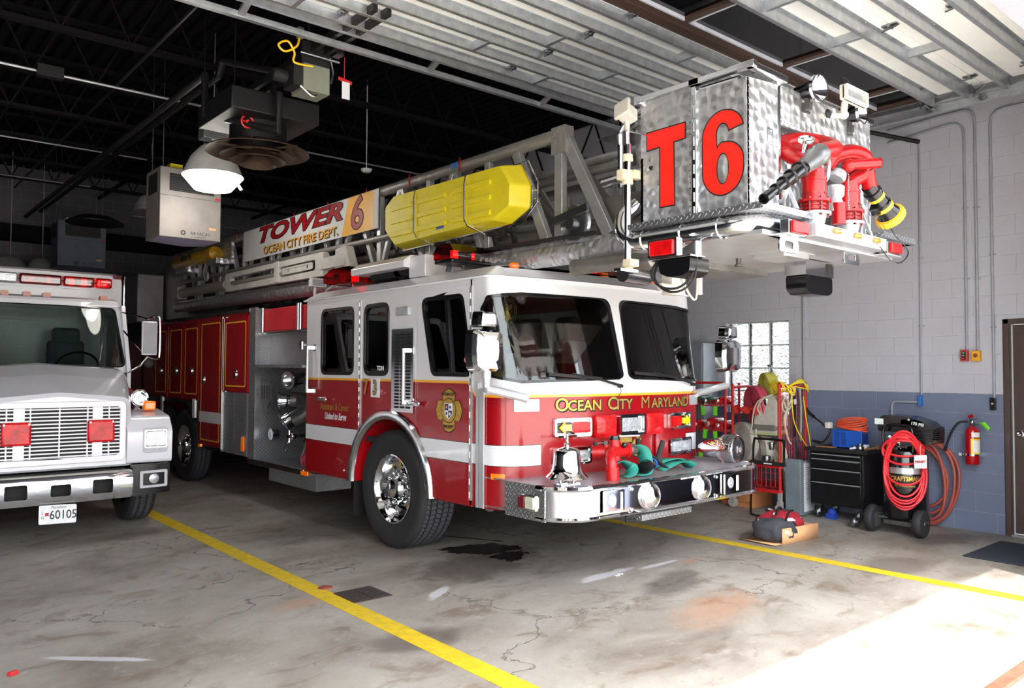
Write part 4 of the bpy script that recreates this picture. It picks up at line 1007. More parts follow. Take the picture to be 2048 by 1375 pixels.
pp = MB(); pp.tube(smooth([(4.7, 8.7, 1.5), (4.3, 8.85, 1.52)], 4), .08, 14); pp.tube(smooth([(4.2, 9.02, 1.27), (4.3, 8.95, 1.27), (4.36, 8.75, 1.22), (4.6, 8.6, 1.1)], 5), .10, 16); pp.tube(smooth([(4.36, 8.75, 1.2), (4.28, 8.82, 1.1), (4.2, 8.9, 1.04)], 5), .10, 16)
pp.tube(smooth([(4.4, 8.4, .75), (4.35, 8.5, 1.2), (4.4, 8.45, 1.65)], 5), .12, 16); pp.box(4.35, 4.75, 8.1, 8.5, .6, 1.65); pp.build('pump_plumbing', iron, PU, ang=50)
for (y, z) in ((8.78, .86), (8.33, .84)):
    vl = MB()
    vl.sph((4.12, y, z), .045, 12); vl.cyl((4.3, y, z), (4.05, y, z), .022, n=10)
    for a in (0, PI/2): vl.cyl((4.08, y-.07*math.cos(a), z-.07*math.sin(a)), (4.08, y+.07*math.cos(a), z+.07*math.sin(a)), .009, n=6)
    vl.cyl((4.10, y+.02, z), (4.06, y+.07, z-.17), .012, n=8)
    vl.build('valve', chrome, PU)
MB().cyl((4.04, 9.22, .86), (4.12, 9.22, .86), .07, n=20).build('drain_cap', polish, PU)
wr = MB(); 
wr.plate(fillet([(9.14, 1.50), (9.42, 1.50), (9.42, 1.28), (9.32, 1.20), (9.32, 1.10), (9.22, 1.10), (9.22, 1.20), (9.14, 1.28)], .03), [rrect(9.17+.065*i, 9.215+.065*i, 1.28, 1.45, .015) for i in range(4)], FX(4.0), .02)
wr.build('spanner_rack', iron, PU)
pn = MB(); pn.plate(circ(8.55, 1.93, .06, 20), [], FX(4.12), -.012); pn.box(4.1, 4.12, 8.53, 8.57, 1.88, 1.97); pn.build('panel_latch', chrome, PU)
# pink hose bundle on the running board is a thing of its own
def hose_roll(c, ax, r0, r1, wd, mat, name='hose_roll', turns=None, parent=None, sx=1, end=True):
    """flat hose rolled in a spiral; ax = axle direction"""
    c = V(c); ax = V(ax).normalized(); t = V((0, 0, 1)) if abs(ax.z) < .8 else V((0, 1, 0)); e1 = ax.cross(t).normalized(); e2 = e1.cross(ax).normalized()
    turns = turns or int((r1-r0)/.018); n = turns*20; m_ = MB(); L = []
    for i in range(n+1):
        a = i/20*2*PI; r = lerp(r0, r1, i/n); th = (r1-r0)/turns*.46
        ring_ = []
        for (q, dr) in ((-wd/2, 0), (-wd/2+.006, th), (wd/2-.006, th), (wd/2, 0), (wd/2-.006, -th), (-wd/2+.006, -th)):
            ring_.append(c+ax*q+(e1*math.cos(a)*sx+e2*math.sin(a))*(r+dr))
        L += ring_
    m_.add(L, [(i*6+j, i*6+(j+1) % 6, (i+1)*6+(j+1) % 6, (i+1)*6+j) for i in range(n) for j in range(6)])
    o = m_.build(name, mat, parent, ang=50)
    if end:
        a = n/20*2*PI; d = (e1*math.cos(a)*sx+e2*math.sin(a)); tdir = (-e1*math.sin(a)*sx+e2*math.cos(a)); p_ = c+d*(r1)
        MB().lathe([(.028, 0), (.034, .02), (.034, .06), (.04, .065), (.04, .085), (.026, .085), (.026, .05), (0, .05)], p_, tdir, 14).build('hose_coupling', steel, o)
    return o
hr = hose_roll((4.13, 8.22, .53+.115), (1, .2, 0), .02, .108, .10, hosered, 'hose_bundle', 5, end=False)
tag(hr, 'dark pink fabric hose rolled up on the fire truck running board behind the cab', 'hose')
hr = hose_roll((4.16, 8.50, .53+.09), (1, -.1, 0), .02, .082, .09, hosered, 'hose_bundle', 4, end=False)
tag(hr, 'smaller dark pink hose roll on the running board, further from the cab', 'hose')
# compartment body
cbm = MB(); cbm.box(TX0+.02, TX1-.02, 9.60, 11.38, .56, 2.40); cbm.box(TX0+.02, TX1-.02, 11.38, 14.2, 1.2, 2.36); cbm.box(TX0+.02, TX1-.02, 14.1, 15.2, .6, 2.1); BD = cbm.build('rear_body', bodym, T, bevel=.008)
for X, s in ((TX0, 1), (TX1, -1)):
    def pane(y0_, y1_, z0_, z1_, mat, nm, border=False, handle=None, d=.02):
        o_ = MB().plate(rrect(y0_, y1_, z0_, z1_, .01), [], FX(X+.02*s), -d*s).build(nm, mat, BD, bevel=.004)
        if border:
            q = MB(); q.plate(rrect(y0_+.06, y1_-.06, z0_+.06, z1_-.06, .03), [rrect(y0_+.078, y1_-.078, z0_+.078, z1_-.078, .03)], FX(X+.02*s-d*s), -.0012*s); q.build('gold_stripe', yelstripe, o_, sm=False)
        if handle:
            q = MB(); q.lathe([(.07, 0), (.07, .006), (.05, .008), (.045, .002), (0, .002)], (X+.02*s-d*s, handle[0], handle[1]), (-s, 0, 0), 20, sx=.8); q.bar((X+.012*s-d*s, handle[0]-.04, handle[1]), (X+.012*s-d*s, handle[0]+.04, handle[1]), .01, .03); q.build('latch', chrome, o_)
    pane(9.66, 10.46, 1.36, 2.32, bodym, 'compartment_door', True, (10.05, 1.58)); pane(9.66, 10.06, .56, 1.345, tread, 'tread_panel'); pane(10.07, 10.48, .56, 1.345, tread, 'tread_panel')
    pane(10.53, 11.36, .60, 2.34, bodym, 'compartment_door', True, (11.2, 1.50))
    for y0_ in (11.40, 12.08, 12.80): pane(y0_, y0_+.64, 1.22, 2.30, bodym, 'compartment_door', True, (y0_+.3, 1.62))
    q = MB(); q.box(X-.006*s, X+.02*s, 9.60, 14.2, 2.36, 2.405); q.box(X-.012*s, X+.0*s, 10.485, 10.505, .58, 2.34); q.build('body_trim', polish, BD)
    q = MB(); q.box(X+.0*s, X+.03*s, 10.5, 11.38, .555, .60); q.build('body_sill', polish, BD)
    q = MB(); q.plate([(11.38, .56), (11.38, 1.20), (14.2, 1.20), (14.2, .7), (14.06, .62)]+[(13.42+.62*math.cos(a), .53+.62*math.sin(a)) for a in [i*PI/14 for i in range(1, 8)]]+[(12.05+.62*math.cos(a), .53+.62*math.sin(a)) for a in [PI/2+i*PI/14 for i in range(0, 7)]], [], FX(X), .03*s); q.build('wheel_panel', polish, BD)
    for y in (11.50, 12.95): MB().plate(rrect(y, y+.10, .95, 1.22, .01), [], FX(X-.001*s), -.012*s).build('reflector_plate', whitep, BD)
    MB().plate(rrect(11.25, 11.33, .56, .60, .004), [], FX(X), -.014*s).build('marker_lamp', amber, BD)
    MB().plate(rrect(9.72, 9.80, .62, .80, .004), [], FX(X-.004*s), -.01*s).build('marker_lamp', amber, BD)
# turntable, console
tt = MB(); tt.cyl((TC, 14.4, 2.1), (TC, 14.4, 2.5), .75, n=32); tt.box(4.5, 5.9, 13.9, 15.0, 2.4, 2.6)
for x in (4.42, 5.86):
    tt.plate([(13.7, 2.5), (15.0, 2.5), (14.7, 3.45), (14.25, 3.6), (13.9, 3.5)], [], FX(x), .12)
tt.build('turntable', dullalu, T, bevel=.01)
cn = MB(); cn.box(3.95, 4.40, 14.6, 15.3, 2.45, 3.30); CN = cn.build('control_console', treadfine, T, bevel=.02)
sl_ = MB()
for i in range(14): sl_.box(3.97, 4.38, 14.585, 14.6, 2.52+i*.05, 2.545+i*.05)
# ------------------------------------------------------------------ aerial ladder
LD = MB()
RX = (4.45, 5.95)
lad = MB()
for x in RX:
    lad.cyl((x, 4.62, 3.565), (x, 14.1, 3.565), .055, n=14); lad.box(x-.05, x+.05, 4.50, 4.66, 3.40, 3.62)
AE = lad.build('aerial_ladder', jeweld, T)
for x in RX:
    q = MB(); q.cyl((x, 3.86, 2.575), (x, 14.0, 2.69), .088, n=20); q.bar((x, 4.0, 2.66), (x, 13.8, 2.77), .10, .03); q.build('lower_beam', jewel, AE)
    MB().cyl((x-.05, 6.9, 3.05), (x-.05, 13.7, 3.09), .032, n=12).build('hand_rail', jeweld, AE)
    br = MB(); y = 4.60
    br.bar((x, 4.60, 3.56), (x, 4.60, 2.66), .06, .09, up=(0, 1, 0)); br.bar((x, 4.52, 3.50), (x, 4.06, 2.68), .06, .10); br.bar((x, 5.14, 3.52), (x, 4.74, 2.68), .06, .09)
    k = 0
    while y < 13.3:
        y += .93; k += 1
        br.bar((x, y, 3.54), (x, y, 2.68), .055, .07, up=(0, 1, 0))
        br.bar((x, y+.50, 3.54), (x, y+.06, 2.68), .055, .06)
        if k > 1: br.bar((x, y-.40, 3.54), (x, y-.02, 2.68), .05, .05)
    br.build('brace', alu, AE, bevel=.005)
# inner sections
for x in (4.68, 5.72):
    q = MB(); q.cyl((x, 4.0, 3.28), (x, 13.6, 3.28), .04, n=10); q.cyl((x, 4.0, 2.82), (x, 13.6, 2.86), .06, n=12); y = 4.1
    while y < 13.3: q.bar((x, y, 3.26), (x, y, 2.84), .04, .05, up=(0, 1, 0)); q.bar((x, y+.4, 3.26), (x, y+.05, 2.86), .035, .04); y += .72
    q.build('inner_section', dullalu, AE)
for x in (4.84, 5.56):
    q = MB(); q.cyl((x, 3.6, 3.42), (x, 12.6, 3.42), .035, n=10); q.cyl((x, 3.6, 2.98), (x, 12.6, 2.98), .045, n=10); y = 3.7
    while y < 12.3: q.bar((x, y, 3.40), (x, y, 3.0), .035, .04, up=(0, 1, 0)); q.bar((x, y+.35, 3.40), (x, y+.04, 3.0), .03, .03); y += .65
    q.build('fly_section', alu, AE)
rg = MB()
for i in range(28): rg.cyl((4.68, 3.9+i*.34, 2.80), (5.72, 3.9+i*.34, 2.80), .017, n=8)
rg.build('rung', dullalu, AE)
q = MB(); q.tube([(4.40, 3.90, 3.0), (4.40, 3.90, 3.42), (4.40, 3.80, 3.52), (4.40, 3.6, 3.54), (4.42, 2.9, 3.54)], .028, 10); q.tube([(4.36, 4.05, 3.05), (4.38, 3.2, 3.10)], .03, 8); q.build('hand_rail_loop', polish, AE)
MB().box(4.62, 4.64, 3.62, 3.95, 2.98, 3.56).build('fly_plate', jewel, AE)
# cable sheave and black hydraulic hose along the beam
q = MB(); q.lathe([(.13, 0), (.15, .01), (.135, .03), (.15, .05), (.13, .06)], (4.37, 4.38, 2.80), (1, 0, 0), 26); q.cyl((4.33, 4.38, 2.80), (4.45, 4.38, 2.8), .05, n=14); q.bar((4.35, 4.62, 2.83), (4.35, 4.20, 2.90), .03, .06); q.build('cable_sheave', steel, AE)
q = MB(); q.tube([(4.38, 4.15, 2.70), (4.38, 5.0, 2.71), (4.37, 7.0, 2.73), (4.37, 11, 2.78)], .018, 8); q.tube([(4.34, 4.28, 2.68), (4.33, 4.6, 2.70), (4.34, 6.0, 2.72)], .012, 6); q.build('cable', blackm, AE)
q = MB(); 
for k in range(3): q.lathe([(.06, -.015), (.075, -.012), (.06, 0), (.075, .012), (.06, .015)], (4.42, 5.02, 3.0+k*.04), (0, 0, 1), 16)
q.build('guide_roller', steel, AE)
mk = MB()
for i, y in enumerate((5.9, 6.75, 7.6, 8.5, 9.4, 10.3, 11.3, 12.3)): mk.box(4.39, 4.396, y-.008, y+.008, 3.50, 3.63)
mk.build('height_mark', redp, AE)
q = MB(); paint_text(q, '105', .085, lambda u, v, w: (4.392-w, 5.98-u, 3.565+v), .002, bold=.002); q.build('height_number', M('blue_paint', (30, 110, 190), .5), AE, sm=False)
# sign board TOWER 6
SX = 4.375; q = MB(); q.box(SX, SX+.012, 7.33, 10.98, 3.16, 3.585)
SG = q.build('name_board', M('board_white', (206, 206, 206), .5, 0, .03), AE)
sf = lambda y, z, o: (lambda u, v, w: (SX-o-w, y-u, z+v))
q = MB(); q.plate([(7.42, 3.162), (8.12, 3.162), (7.96, 3.583), (7.42, 3.583)], [], FX(SX), -.001, mi=0)
for mi, off, bo in ((1, .0015, .02), (2, .003, .008)):
    paint_text(q, '6', .50, sf(7.78, 3.368, off), .001, mi=mi, bold=bo, shear=.12, xs=1.15)
    paint_text(q, 'TOWER', .285, sf(9.33, 3.455, off), .001, mi=mi, bold=bo*.8, shear=.3, xs=2.35)
for mi, off, d in ((1, .0015, .018), (3, .003, 0)):
    paint_text(q, 'OCEAN CITY FIRE DEPT.', .145, sf(9.25-d, 3.245-d*.6, off), .001, mi=mi, bold=.002+d*.1, xs=1.33)
q.build('board_lettering', [M('board_yellow', (236, 170, 40), .4), blackm, M('board_red', (150, 16, 24), .4), M('board_gold', (226, 160, 50), .4)], SG, sm=False)
# hydraulic lift arm frame (white) and light cylinder behind
q = MB(); q.plate([(8.42, 2.74), (11.45, 2.77), (11.45, 3.03), (8.42, 3.02)], [rrect(8.62, 9.62, 2.82, 2.95, .04), rrect(9.74, 11.28, 2.84, 2.96, .04)], FX(4.30), .07); q.box(4.24, 4.36, 7.84, 8.42, 2.80, 2.93); q.plate([(7.70, 2.78), (8.05, 2.74), (8.05, 3.0), (7.82, 3.02)], [], FX(4.26), .10); q.plate(rrect(8.66, 9.5, 2.84, 2.925, .04), [circ(8.80, 2.88, .022, 10), circ(9.33, 2.88, .022, 10)], FX(4.285), .012)
q.box(4.285, 4.30, 9.62, 9.74, 2.76, 3.03)
q.build('lift_arm', M('pale_grey_paint', (196, 194, 188), .4), AE, bevel=.004)
MB().cyl((4.33, 9.0, 2.86), (4.33, 11.3, 2.885), .03, n=12).cyl((4.35, 11.5, 2.88), (4.35, 13.6, 2.90), .075, n=18).box(4.27, 4.43, 13.5, 13.72, 2.80, 3.0).build('hydraulic_cylinder', M('grey_cylinder', (150, 146, 136), .35, .2), AE)
q = MB(); q.lathe([(.0, 0), (.05, .03), (.10, .06), (.11, .14), (.11, 1.75), (.05, 1.85)], (4.30, 12.0-.2, 3.385), (0, 1, 0), 24); AT = q.build('breathing_air_cylinder', M('yellow_tank', (176, 134, 20), .35, 0, .1), T)
q = MB(); paint_text(q, '4500 PSI', .11, lambda u, v, w: (4.185-w, 12.85-u, 3.40+v), .002, xs=1.3, bold=.003); paint_text(q, 'BREATHING AIR', .09, lambda u, v, w: (4.192-w, 12.9-u, 3.49+v*.8), .002, xs=1.2, bold=.001); q.build('tank_lettering', blackm, AT, sm=False)
q = MB(); q.box(4.22, 4.45, 11.62, 12.0, 3.20, 3.28); q.box(4.40, 4.44, 11.5, 12.0, 3.2, 3.52); q.box(4.24, 4.45, 13.0, 13.5, 3.20, 3.28); q.lathe([(.115, 0), (.115, .03)], (4.30, 11.95, 3.385), (0, 1, 0), 24, caps=False); build_each(q, 'tank_bracket', jewel, AT)
q = MB(); q.lathe([(.075, 0), (.075, .03), (.05, .035), (.05, .0), (.03, .0), (.03, .03), (0, .03)], (4.26, 12.08, 3.045), (-1, 0, 0), 20); q.build('outlet_cap', alu, AT)
# ------------------------------------------------------------------ the bucket
BX0, BX1, BY0, BY1, BZ0, BZ1 = 4.17, 5.77, 2.69, 3.52, 2.60, 3.47
K = MB()
K.plate([(BY0, BZ0), (3.055, BZ0), (3.055, BZ1-.02), (BY0, BZ1-.03)], [], FX(BX0+.004), .02)
K.plate([(3.085, BZ0), (BY1, BZ0), (BY1, BZ1+.01), (3.085, BZ1+.01)], [], FX(BX0), .02)
K.plate([(BX0, BZ0), (4.50, BZ0), (4.50, BZ1), (BX0, BZ1-.03)], [], FY(BY0), .02)
K.plate([(4.52, 3.22), (5.47, 3.24), (5.47, BZ1+.01), (4.52, BZ1+.01)], [], FY(BY0), .02)
K.plate([(5.47, BZ0), (5.77, BZ0), (5.77, BZ1), (5.47, BZ1+.01)], [], FY(BY0-.004), .02)
K.box(5.75, 5.77, BY0, BY1, BZ0, BZ1); K.box(BX0, BX1, BY1-.02, BY1, BZ0, 3.1); K.box(4.52, 5.47, BY0+.30, BY0+.32, BZ0, BZ1)
BK = K.build('bucket', jewel, T, sm=False)
q = MB()
q.box(BX0-.015, BX0+.03, 3.052, 3.09, BZ0, BZ1+.03); q.box(4.495, 4.53, BY0-.015, BY0+.03, BZ0, BZ1+.03)
def edgebar(a, c_, w_=.045, h=.04): q.bar(a, c_, w_, h)
edgebar((BX0-.01, 3.53, 3.50), (BX0-.01, 3.02, 3.50)); edgebar((BX0-.01, 3.10, 3.50), (BX0-.01, 2.62, 3.50)); edgebar((BX0-.03, 2.66, 3.50), (4.56, 2.66, 3.50)); edgebar((5.68, BY0, 3.49), (5.80, BY0, 3.49)); q.box(BX0-.03, BX0+.02, 3.50, 3.56, 3.47, 3.53)
build_each(q, 'bucket_frame', polish, BK, bevel=.004)
rv = MB()
for i in range(22):
    for y in (3.11, 3.495): rv.lathe([(.006, 0), (.004, .004), (0, .004)], (BX0, y, 2.63+i*.039), (-1, 0, 0), 6)
    for x in (4.192, 4.545, 5.49): rv.lathe([(.006, 0), (.004, .004), (0, .004)], (x, BY0, 2.63+i*.038), (0, -1, 0), 6)
for i in range(24): rv.lathe([(.006, 0), (.004, .004), (0, .004)], (4.56+i*.038, BY0, 3.245), (0, -1, 0), 6)
rv.build('rivet', steel, BK); q = MB()
for i in range(9): q.cyl((BX0-.018, 3.07, 2.64+i*.09), (BX0-.018, 3.07, 2.70+i*.09), .006, n=6)
q.build('bucket_hinge', steel, BK)
q = MB(); q.lathe([(.016, 0), (.012, .01), (0, .01)], (BX0, 3.43, 3.02), (-1, 0, 0), 12); q.build('grommet', blackm, BK)
q = MB(); q.plate(rrect(4.385, 4.452, 3.07, 3.17, .008), [rrect(4.395, 4.442, 3.08, 3.16, .004)], FY(BY0), -.006); QH = q.build('flush_latch', polish, BK)
# T and 6
tq = MB()
def fat(P_, k): return scale_poly(P_, -k)
Tl = [(3.462, 3.260), (3.150, 3.262), (3.150, 3.165), (3.243, 3.160), (3.237, 2.742), (3.352, 2.742), (3.352, 3.150), (3.462, 3.145)]
def offp(P_, k):
    n = len(P_); out = []
    area = sum(P_[i][0]*P_[(i+1) % n][1]-P_[(i+1) % n][0]*P_[i][1] for i in range(n)); sg = 1 if area > 0 else -1
    for i in range(n):
        a, c_, d_ = V(P_[i-1]), V(P_[i]), V(P_[(i+1) % n]); e1 = (c_-a).normalized(); e2 = (d_-c_).normalized()
        n1 = V((e1.y, -e1.x))*sg; n2 = V((e2.y, -e2.x))*sg; m_ = (n1+n2); 
        if m_.length < 1e-6: m_ = n1
        m_.normalize(); out.append(tuple(c_+m_*k/max(.5, m_.dot(n1))))
    return out
tq.plate(offp(Tl, .009), [], FX(BX0), -.0015, mi=1); tq.plate(Tl, [], FX(BX0-.0015), -.0012, mi=0)
def six(cx, cz, w_, h, k=0):
    """bold condensed 6 as outer outline + bowl hole, u increases to the reader's right"""
    def E(px, pz, rx, rz, a0, a1, n=14): return [(px+rx*math.cos(math.radians(lerp(a0, a1, i/n))), pz+rz*math.sin(math.radians(lerp(a0, a1, i/n)))) for i in range(n+1)]
    o = E(0, .24, .5, .26, 12, 90)+E(0, .20, .5, .30, 90, 180)[1:]+E(0, -.20, .5, .30, 180, 360)+E(.06, -.13, .44, .245, 0, 90)[1:]+E(.02, -.03, .19, .15, 95, 150, 5)+E(.0, .23, .17, .13, 180, 12, 10)
    hole = E(0, -.19, .16, .19, 0, 360, 22)[:-1]
    return [(cx-u*w_, cz+v*h) for u, v in o], [(cx-u*w_, cz+v*h) for u, v in hole]
o6, h6 = six(2.865, 3.008, .292, .525)
tq.plate(offp(o6, .009), [scale_poly(h6, .008)], FX(BX0+.004), -.0015, mi=1); tq.plate(o6, [h6], FX(BX0+.0025), -.0012, mi=0)
tq.build('bucket_lettering', [M('signal_red', (236, 34, 20), .4, 0, .03), blackm], BK, sm=False)
# underside, ledges, pipe
q = MB(); q.box(4.19, 5.92, 2.60, 3.62, 2.470, 2.50); q.box(4.30, 5.80, 2.62, 3.55, 2.50, 2.60); q.plate(rrect(4.90, 5.22, 2.86, 3.12, .03), [], FZ(2.47), -.035); q.plate(rrect(4.87, 5.25, 2.83, 3.15, .03), [], FZ(2.472), -.008)
q.build('bucket_floor', M('brushed_plate', (206, 206, 208), .34, .75, .08, 5, .001, 16), BK, bevel=.004)
q = MB(); q.box(4.19, 5.92, 2.598, 3.62, 2.499, 2.504); q.build('floor_seam', blackm, BK)
q = MB(); q.box(4.08, 4.165, 2.705, 3.58, 2.602, 2.640); q.box(4.08, 4.66, 2.53, 2.70, 2.602, 2.642); q.box(5.63, 6.16, 2.53, 2.72, 2.60, 2.645); q.box(6.05, 6.16, 2.56, 3.55, 2.6, 2.64)
build_each(q, 'bucket_step', tread, BK)
q = MB(); q.tube(smooth([(4.24, 3.60, 2.80), (4.17, 3.66, 2.72), (4.13, 3.64, 2.60), (4.14, 3.56, 2.54), (4.15, 3.45, 2.53), (4.15, 2.9, 2.535), (4.17, 2.76, 2.54), (4.24, 2.68, 2.55), (4.36, 2.64, 2.555), (4.6, 2.64, 2.555)], 5), .062, 18)
for (p_, d_) in (((4.15, 3.46, 2.53), (0, 1, 0)), ((4.15, 3.14, 2.532), (0, 1, 0)), ((4.155, 2.86, 2.535), (0, 1, 0)), ((4.40, 2.64, 2.555), (1, 0, 0))): q.lathe([(.063, -.008), (.070, 0), (.063, .008)], p_, d_, 20, caps=False)
q.build('water_pipe', polish, BK, ang=60)
q = MB(); q.box(4.56, 5.52, 2.46, 2.62, 2.482, 2.566); q.plate([(2.69, 2.98), (2.56, 2.66), (2.585, 2.66), (2.71, 2.95)], [], FX(4.53), .02); q.plate([(2.69, 2.98), (2.54, 2.57), (2.57, 2.57), (2.71, 2.95)], [], FX(5.50), .02)
q.box(4.30, 4.50, 2.50, 2.64, 2.47, 2.480); q.box(5.62, 5.84, 2.50, 2.64, 2.475, 2.485); NB_ = q.build('monitor_platform', M('bright_aluminium', (200, 202, 206), .3, .6, .04), BK, bevel=.004)
for x in (4.79, 5.065, 5.335):
    q = MB(); q.box(x-.062, x+.062, 2.452, 2.462, 2.512, 2.557); q.build('marker_bezel', clearlens, BK, bevel=.006); MB().box(x-.045, x+.045, 2.43, 2.455, 2.517, 2.552).build('marker_lamp', amber, BK, bevel=.012)
for x0_, x1_, z0_, z1_ in ((4.33, 4.515, 2.482, 2.555), (5.64, 5.81, 2.492, 2.562)):
    MB().box(x0_-.015, x1_+.01, 2.50, 2.56, z0_-.01, z1_+.008).build('lamp_bezel', steel, BK, bevel=.004); MB().box(x0_, x1_, 2.475, 2.502, z0_, z1_).build('warning_lamp', redlens, BK, bevel=.008)
for x in (4.49, 5.30):
    MB().plate(rrect(x-.11, x+.11, 2.385, 2.47, .02), [rrect(x-.05, x+.05, 2.41, 2.455, .015)], FY(2.60), .012).build('lifting_eye', polish, BK, bevel=.003)
MB().lathe([(.02, 0), (.018, .04), (.03, .045), (.03, .06)], (5.0, 3.3, 2.47), (0, 0, -1), 10).build('drain_nipple', iron, BK)
# warning lamp brackets with black speakers underneath
def underlamp(x, y, lens_x, s=1):
    q = MB(); q.box(x-.06, x+.09, y-.20, y+.14, 2.36, 2.372); q.plate([(y-.18, 2.36), (y-.18, 2.50), (y+.14, 2.36)], [], FX(x+.07), .01)
    q.build('lamp_bracket', polish, BK, bevel=.003)
    q = MB(); q.plate(fillet([(y-.19, 2.362), (y+.07, 2.362), (y+.05, 2.27), (y-.01, 2.245), (y-.13, 2.245), (y-.18, 2.27)], .03), [], FX(x-.05), .20); q.build('underbody_lamp', blackg, BK, bevel=.02)
    q = MB(); q.tube(smooth([(x+.03, y+.12, 2.38), (x-.04, y+.13, 2.28), (x-.05, y+.05, 2.19), (x-.04, y-.08, 2.17), (x, y-.16, 2.24), (x+.03, y-.17, 2.36)], 6), .008, 6); q.tube(smooth([(x+.04, y+.12, 2.38), (x-.03, y+.11, 2.26), (x-.04, y+.03, 2.17), (x-.03, y-.09, 2.15), (x+.01, y-.17, 2.22), (x+.03, y-.18, 2.36)], 6), .008, 6); q.build('cable_loop', blackm, BK)
underlamp(4.06, 3.18, 0)
MB().box(3.985, 4.02, 3.11, 3.30, 2.385, 2.48).build('warning_lamp', redlens, BK, bevel=.008); MB().box(4.0, 4.06, 3.09, 3.32, 2.375, 2.49).build('lamp_bezel', steel, BK)
q = MB(); q.box(5.32, 5.72, 2.95, 3.12, 2.35, 2.46); q.build('lamp_bracket', polish, BK); q = MB(); q.plate(fillet([(5.33, 2.355), (5.72, 2.355), (5.72, 2.24), (5.66, 2.215), (5.40, 2.215), (5.34, 2.25)], .035), [], FY(2.96), .16); q.build('underbody_lamp', blackg, BK, bevel=.02)
MB().box(5.62, 5.68, 2.94, 2.95, 2.37, 2.45).build('bracket_slot', blackm, BK)
# monitors
def flange(p, R=.10, zt=0): pass
def monitor(cx, cy, zb, mk):
    base = MB(); base.lathe([(.062, -.10), (.06, -.06), (.072, -.02), (.08, 0)], (cx, cy, zb), n=22); base.lathe([(.104, 0), (.104, .016), (.06, .016)], (cx, cy, zb), n=28); base.build('monitor_base', MATS['bright_aluminium'], BK)
    r = MB(); r.lathe([(.07, .016), (.07, .03), (.082, .032), (.082, .042), (.07, .044), (.07, .055), (.082, .057), (.082, .067), (.07, .069), (.07, .08)], (cx, cy, zb), n=24); r.lathe([(.104, .08), (.104, .096), (.076, .097), (.076, .215), (.080, .217), (.080, .235), (.07, .238)], (cx, cy, zb), n=28)
    r.lathe([(.07, .235), (.070, .29)], (cx, cy, zb), n=24, caps=False)
    R_ = r.build('monitor_body', redcast, BK, ang=40)
    b_ = MB()
    for i in range(8):
        a = i*PI/4+.2; b_.cyl((cx+.09*math.cos(a), cy+.09*math.sin(a), zb+.0), (cx+.09*math.cos(a), cy+.09*math.sin(a), zb+.105), .006, n=6); b_.cyl((cx+.09*math.cos(a), cy+.09*math.sin(a), zb+.096), (cx+.09*math.cos(a), cy+.09*math.sin(a), zb+.108), .011, n=6); b_.cyl((cx+.09*math.cos(a), cy+.09*math.sin(a), zb-.012), (cx+.09*math.cos(a), cy+.09*math.sin(a), zb), .010, n=6)
    for i in range(12):
        a = 2*PI*i/12; b_.lathe([(.008, 0), (.008, .003), (0, .003)], (cx+.076*math.cos(a), cy+.076*math.sin(a), zb+.135), (math.cos(a), math.sin(a), 0), 8)
    b_.build('monitor_bolt', M('dark_bolt', (110, 60, 60), .3, .8), BK); return R_
mz = 2.64
monitor(4.72, 2.56, mz, 1); monitor(5.25, 2.60, mz+.01, 2)
r = MB(); r.tube(smooth([(4.72, 2.56, mz+.27), (4.70, 2.60, mz+.36), (4.62, 2.68, mz+.41), (4.60, 2.72, 3.10), (4.66, 2.72, 3.13), (4.76, 2.66, 3.15), (4.84, 2.58, 3.13), (4.83, 2.50, 3.09), (4.78, 2.46, 3.055), (4.66, 2.45, 3.02), (4.58, 2.45, 2.985)], 5), [.060]*10+[.056]*41, 18)
r.lathe([(.066, 0), (.072, .005), (.066, .02)], (4.60, 2.71, 3.05), (0, .2, 1), 20)
r.build('monitor_elbow', redcast, BK, ang=60)
n0 = V((4.60, 2.45, 2.995)); n1 = V((3.88, 2.40, 2.60)); dn_ = (n1-n0).normalized(); Ln = (n1-n0).length
q = MB(); q.lathe([(.06, 0), (.068, .01), (.068, .07), (.062, .08), (.060, .12), (.048, .26), (.046, .30)], n0, dn_, 24); NZ = q.build('nozzle_body', M('grey_anodised', (112, 112, 112), .35, .6, .08, 20), BK, ang=35)
q = MB(); q.lathe([(.05, .29), (.052, .30), (.052, .33), (.044, .335), (.040, .43), (.046, .432), (.046, .455), (.036, .46), (.033, .54), (.040, .542), (.040, .562), (.030, .565), (.027, .65), (.034, .652), (.034, .672), (.025, .675), (.023, .75), (.031, .752), (.031, Ln), (.024, Ln), (.022, Ln-.06), (0, Ln-.06)], n0, dn_, 24); q.build('stacked_tips', blackg, BK, ang=35)
q = MB(); q.lathe([(.05, 0), (.05, .02), (.043, .024), (.043, .018), (0, .018)], (4.52, 2.50, 3.065), (-.5, -.5, 1), 22); q.cyl((4.53, 2.52, 3.0), (4.52, 2.50, 3.07), .015); q.build('pressure_gauge', polish, BK)
for (x, y, z) in ((4.94, 2.60, 2.99),): MB().tube([V((x, y, z))+V((.075*math.cos(a)*.6, .05*math.cos(a), .085*math.sin(a))) for a in [i*PI/12 for i in range(24)]], .014, 8, closed=True).bar((x-.04, y-.03, z), (x+.04, y+.03, z), .03, .01).build('hand_wheel', MATS['bright_aluminium'], BK)
MB().tube([V((4.50, 2.66, 2.80))+V((.02*math.cos(a), .05*math.cos(a), .085*math.sin(a))) for a in [i*PI/12 for i in range(24)]], .013, 8, closed=True).build('hand_wheel', MATS['bright_aluminium'], BK)
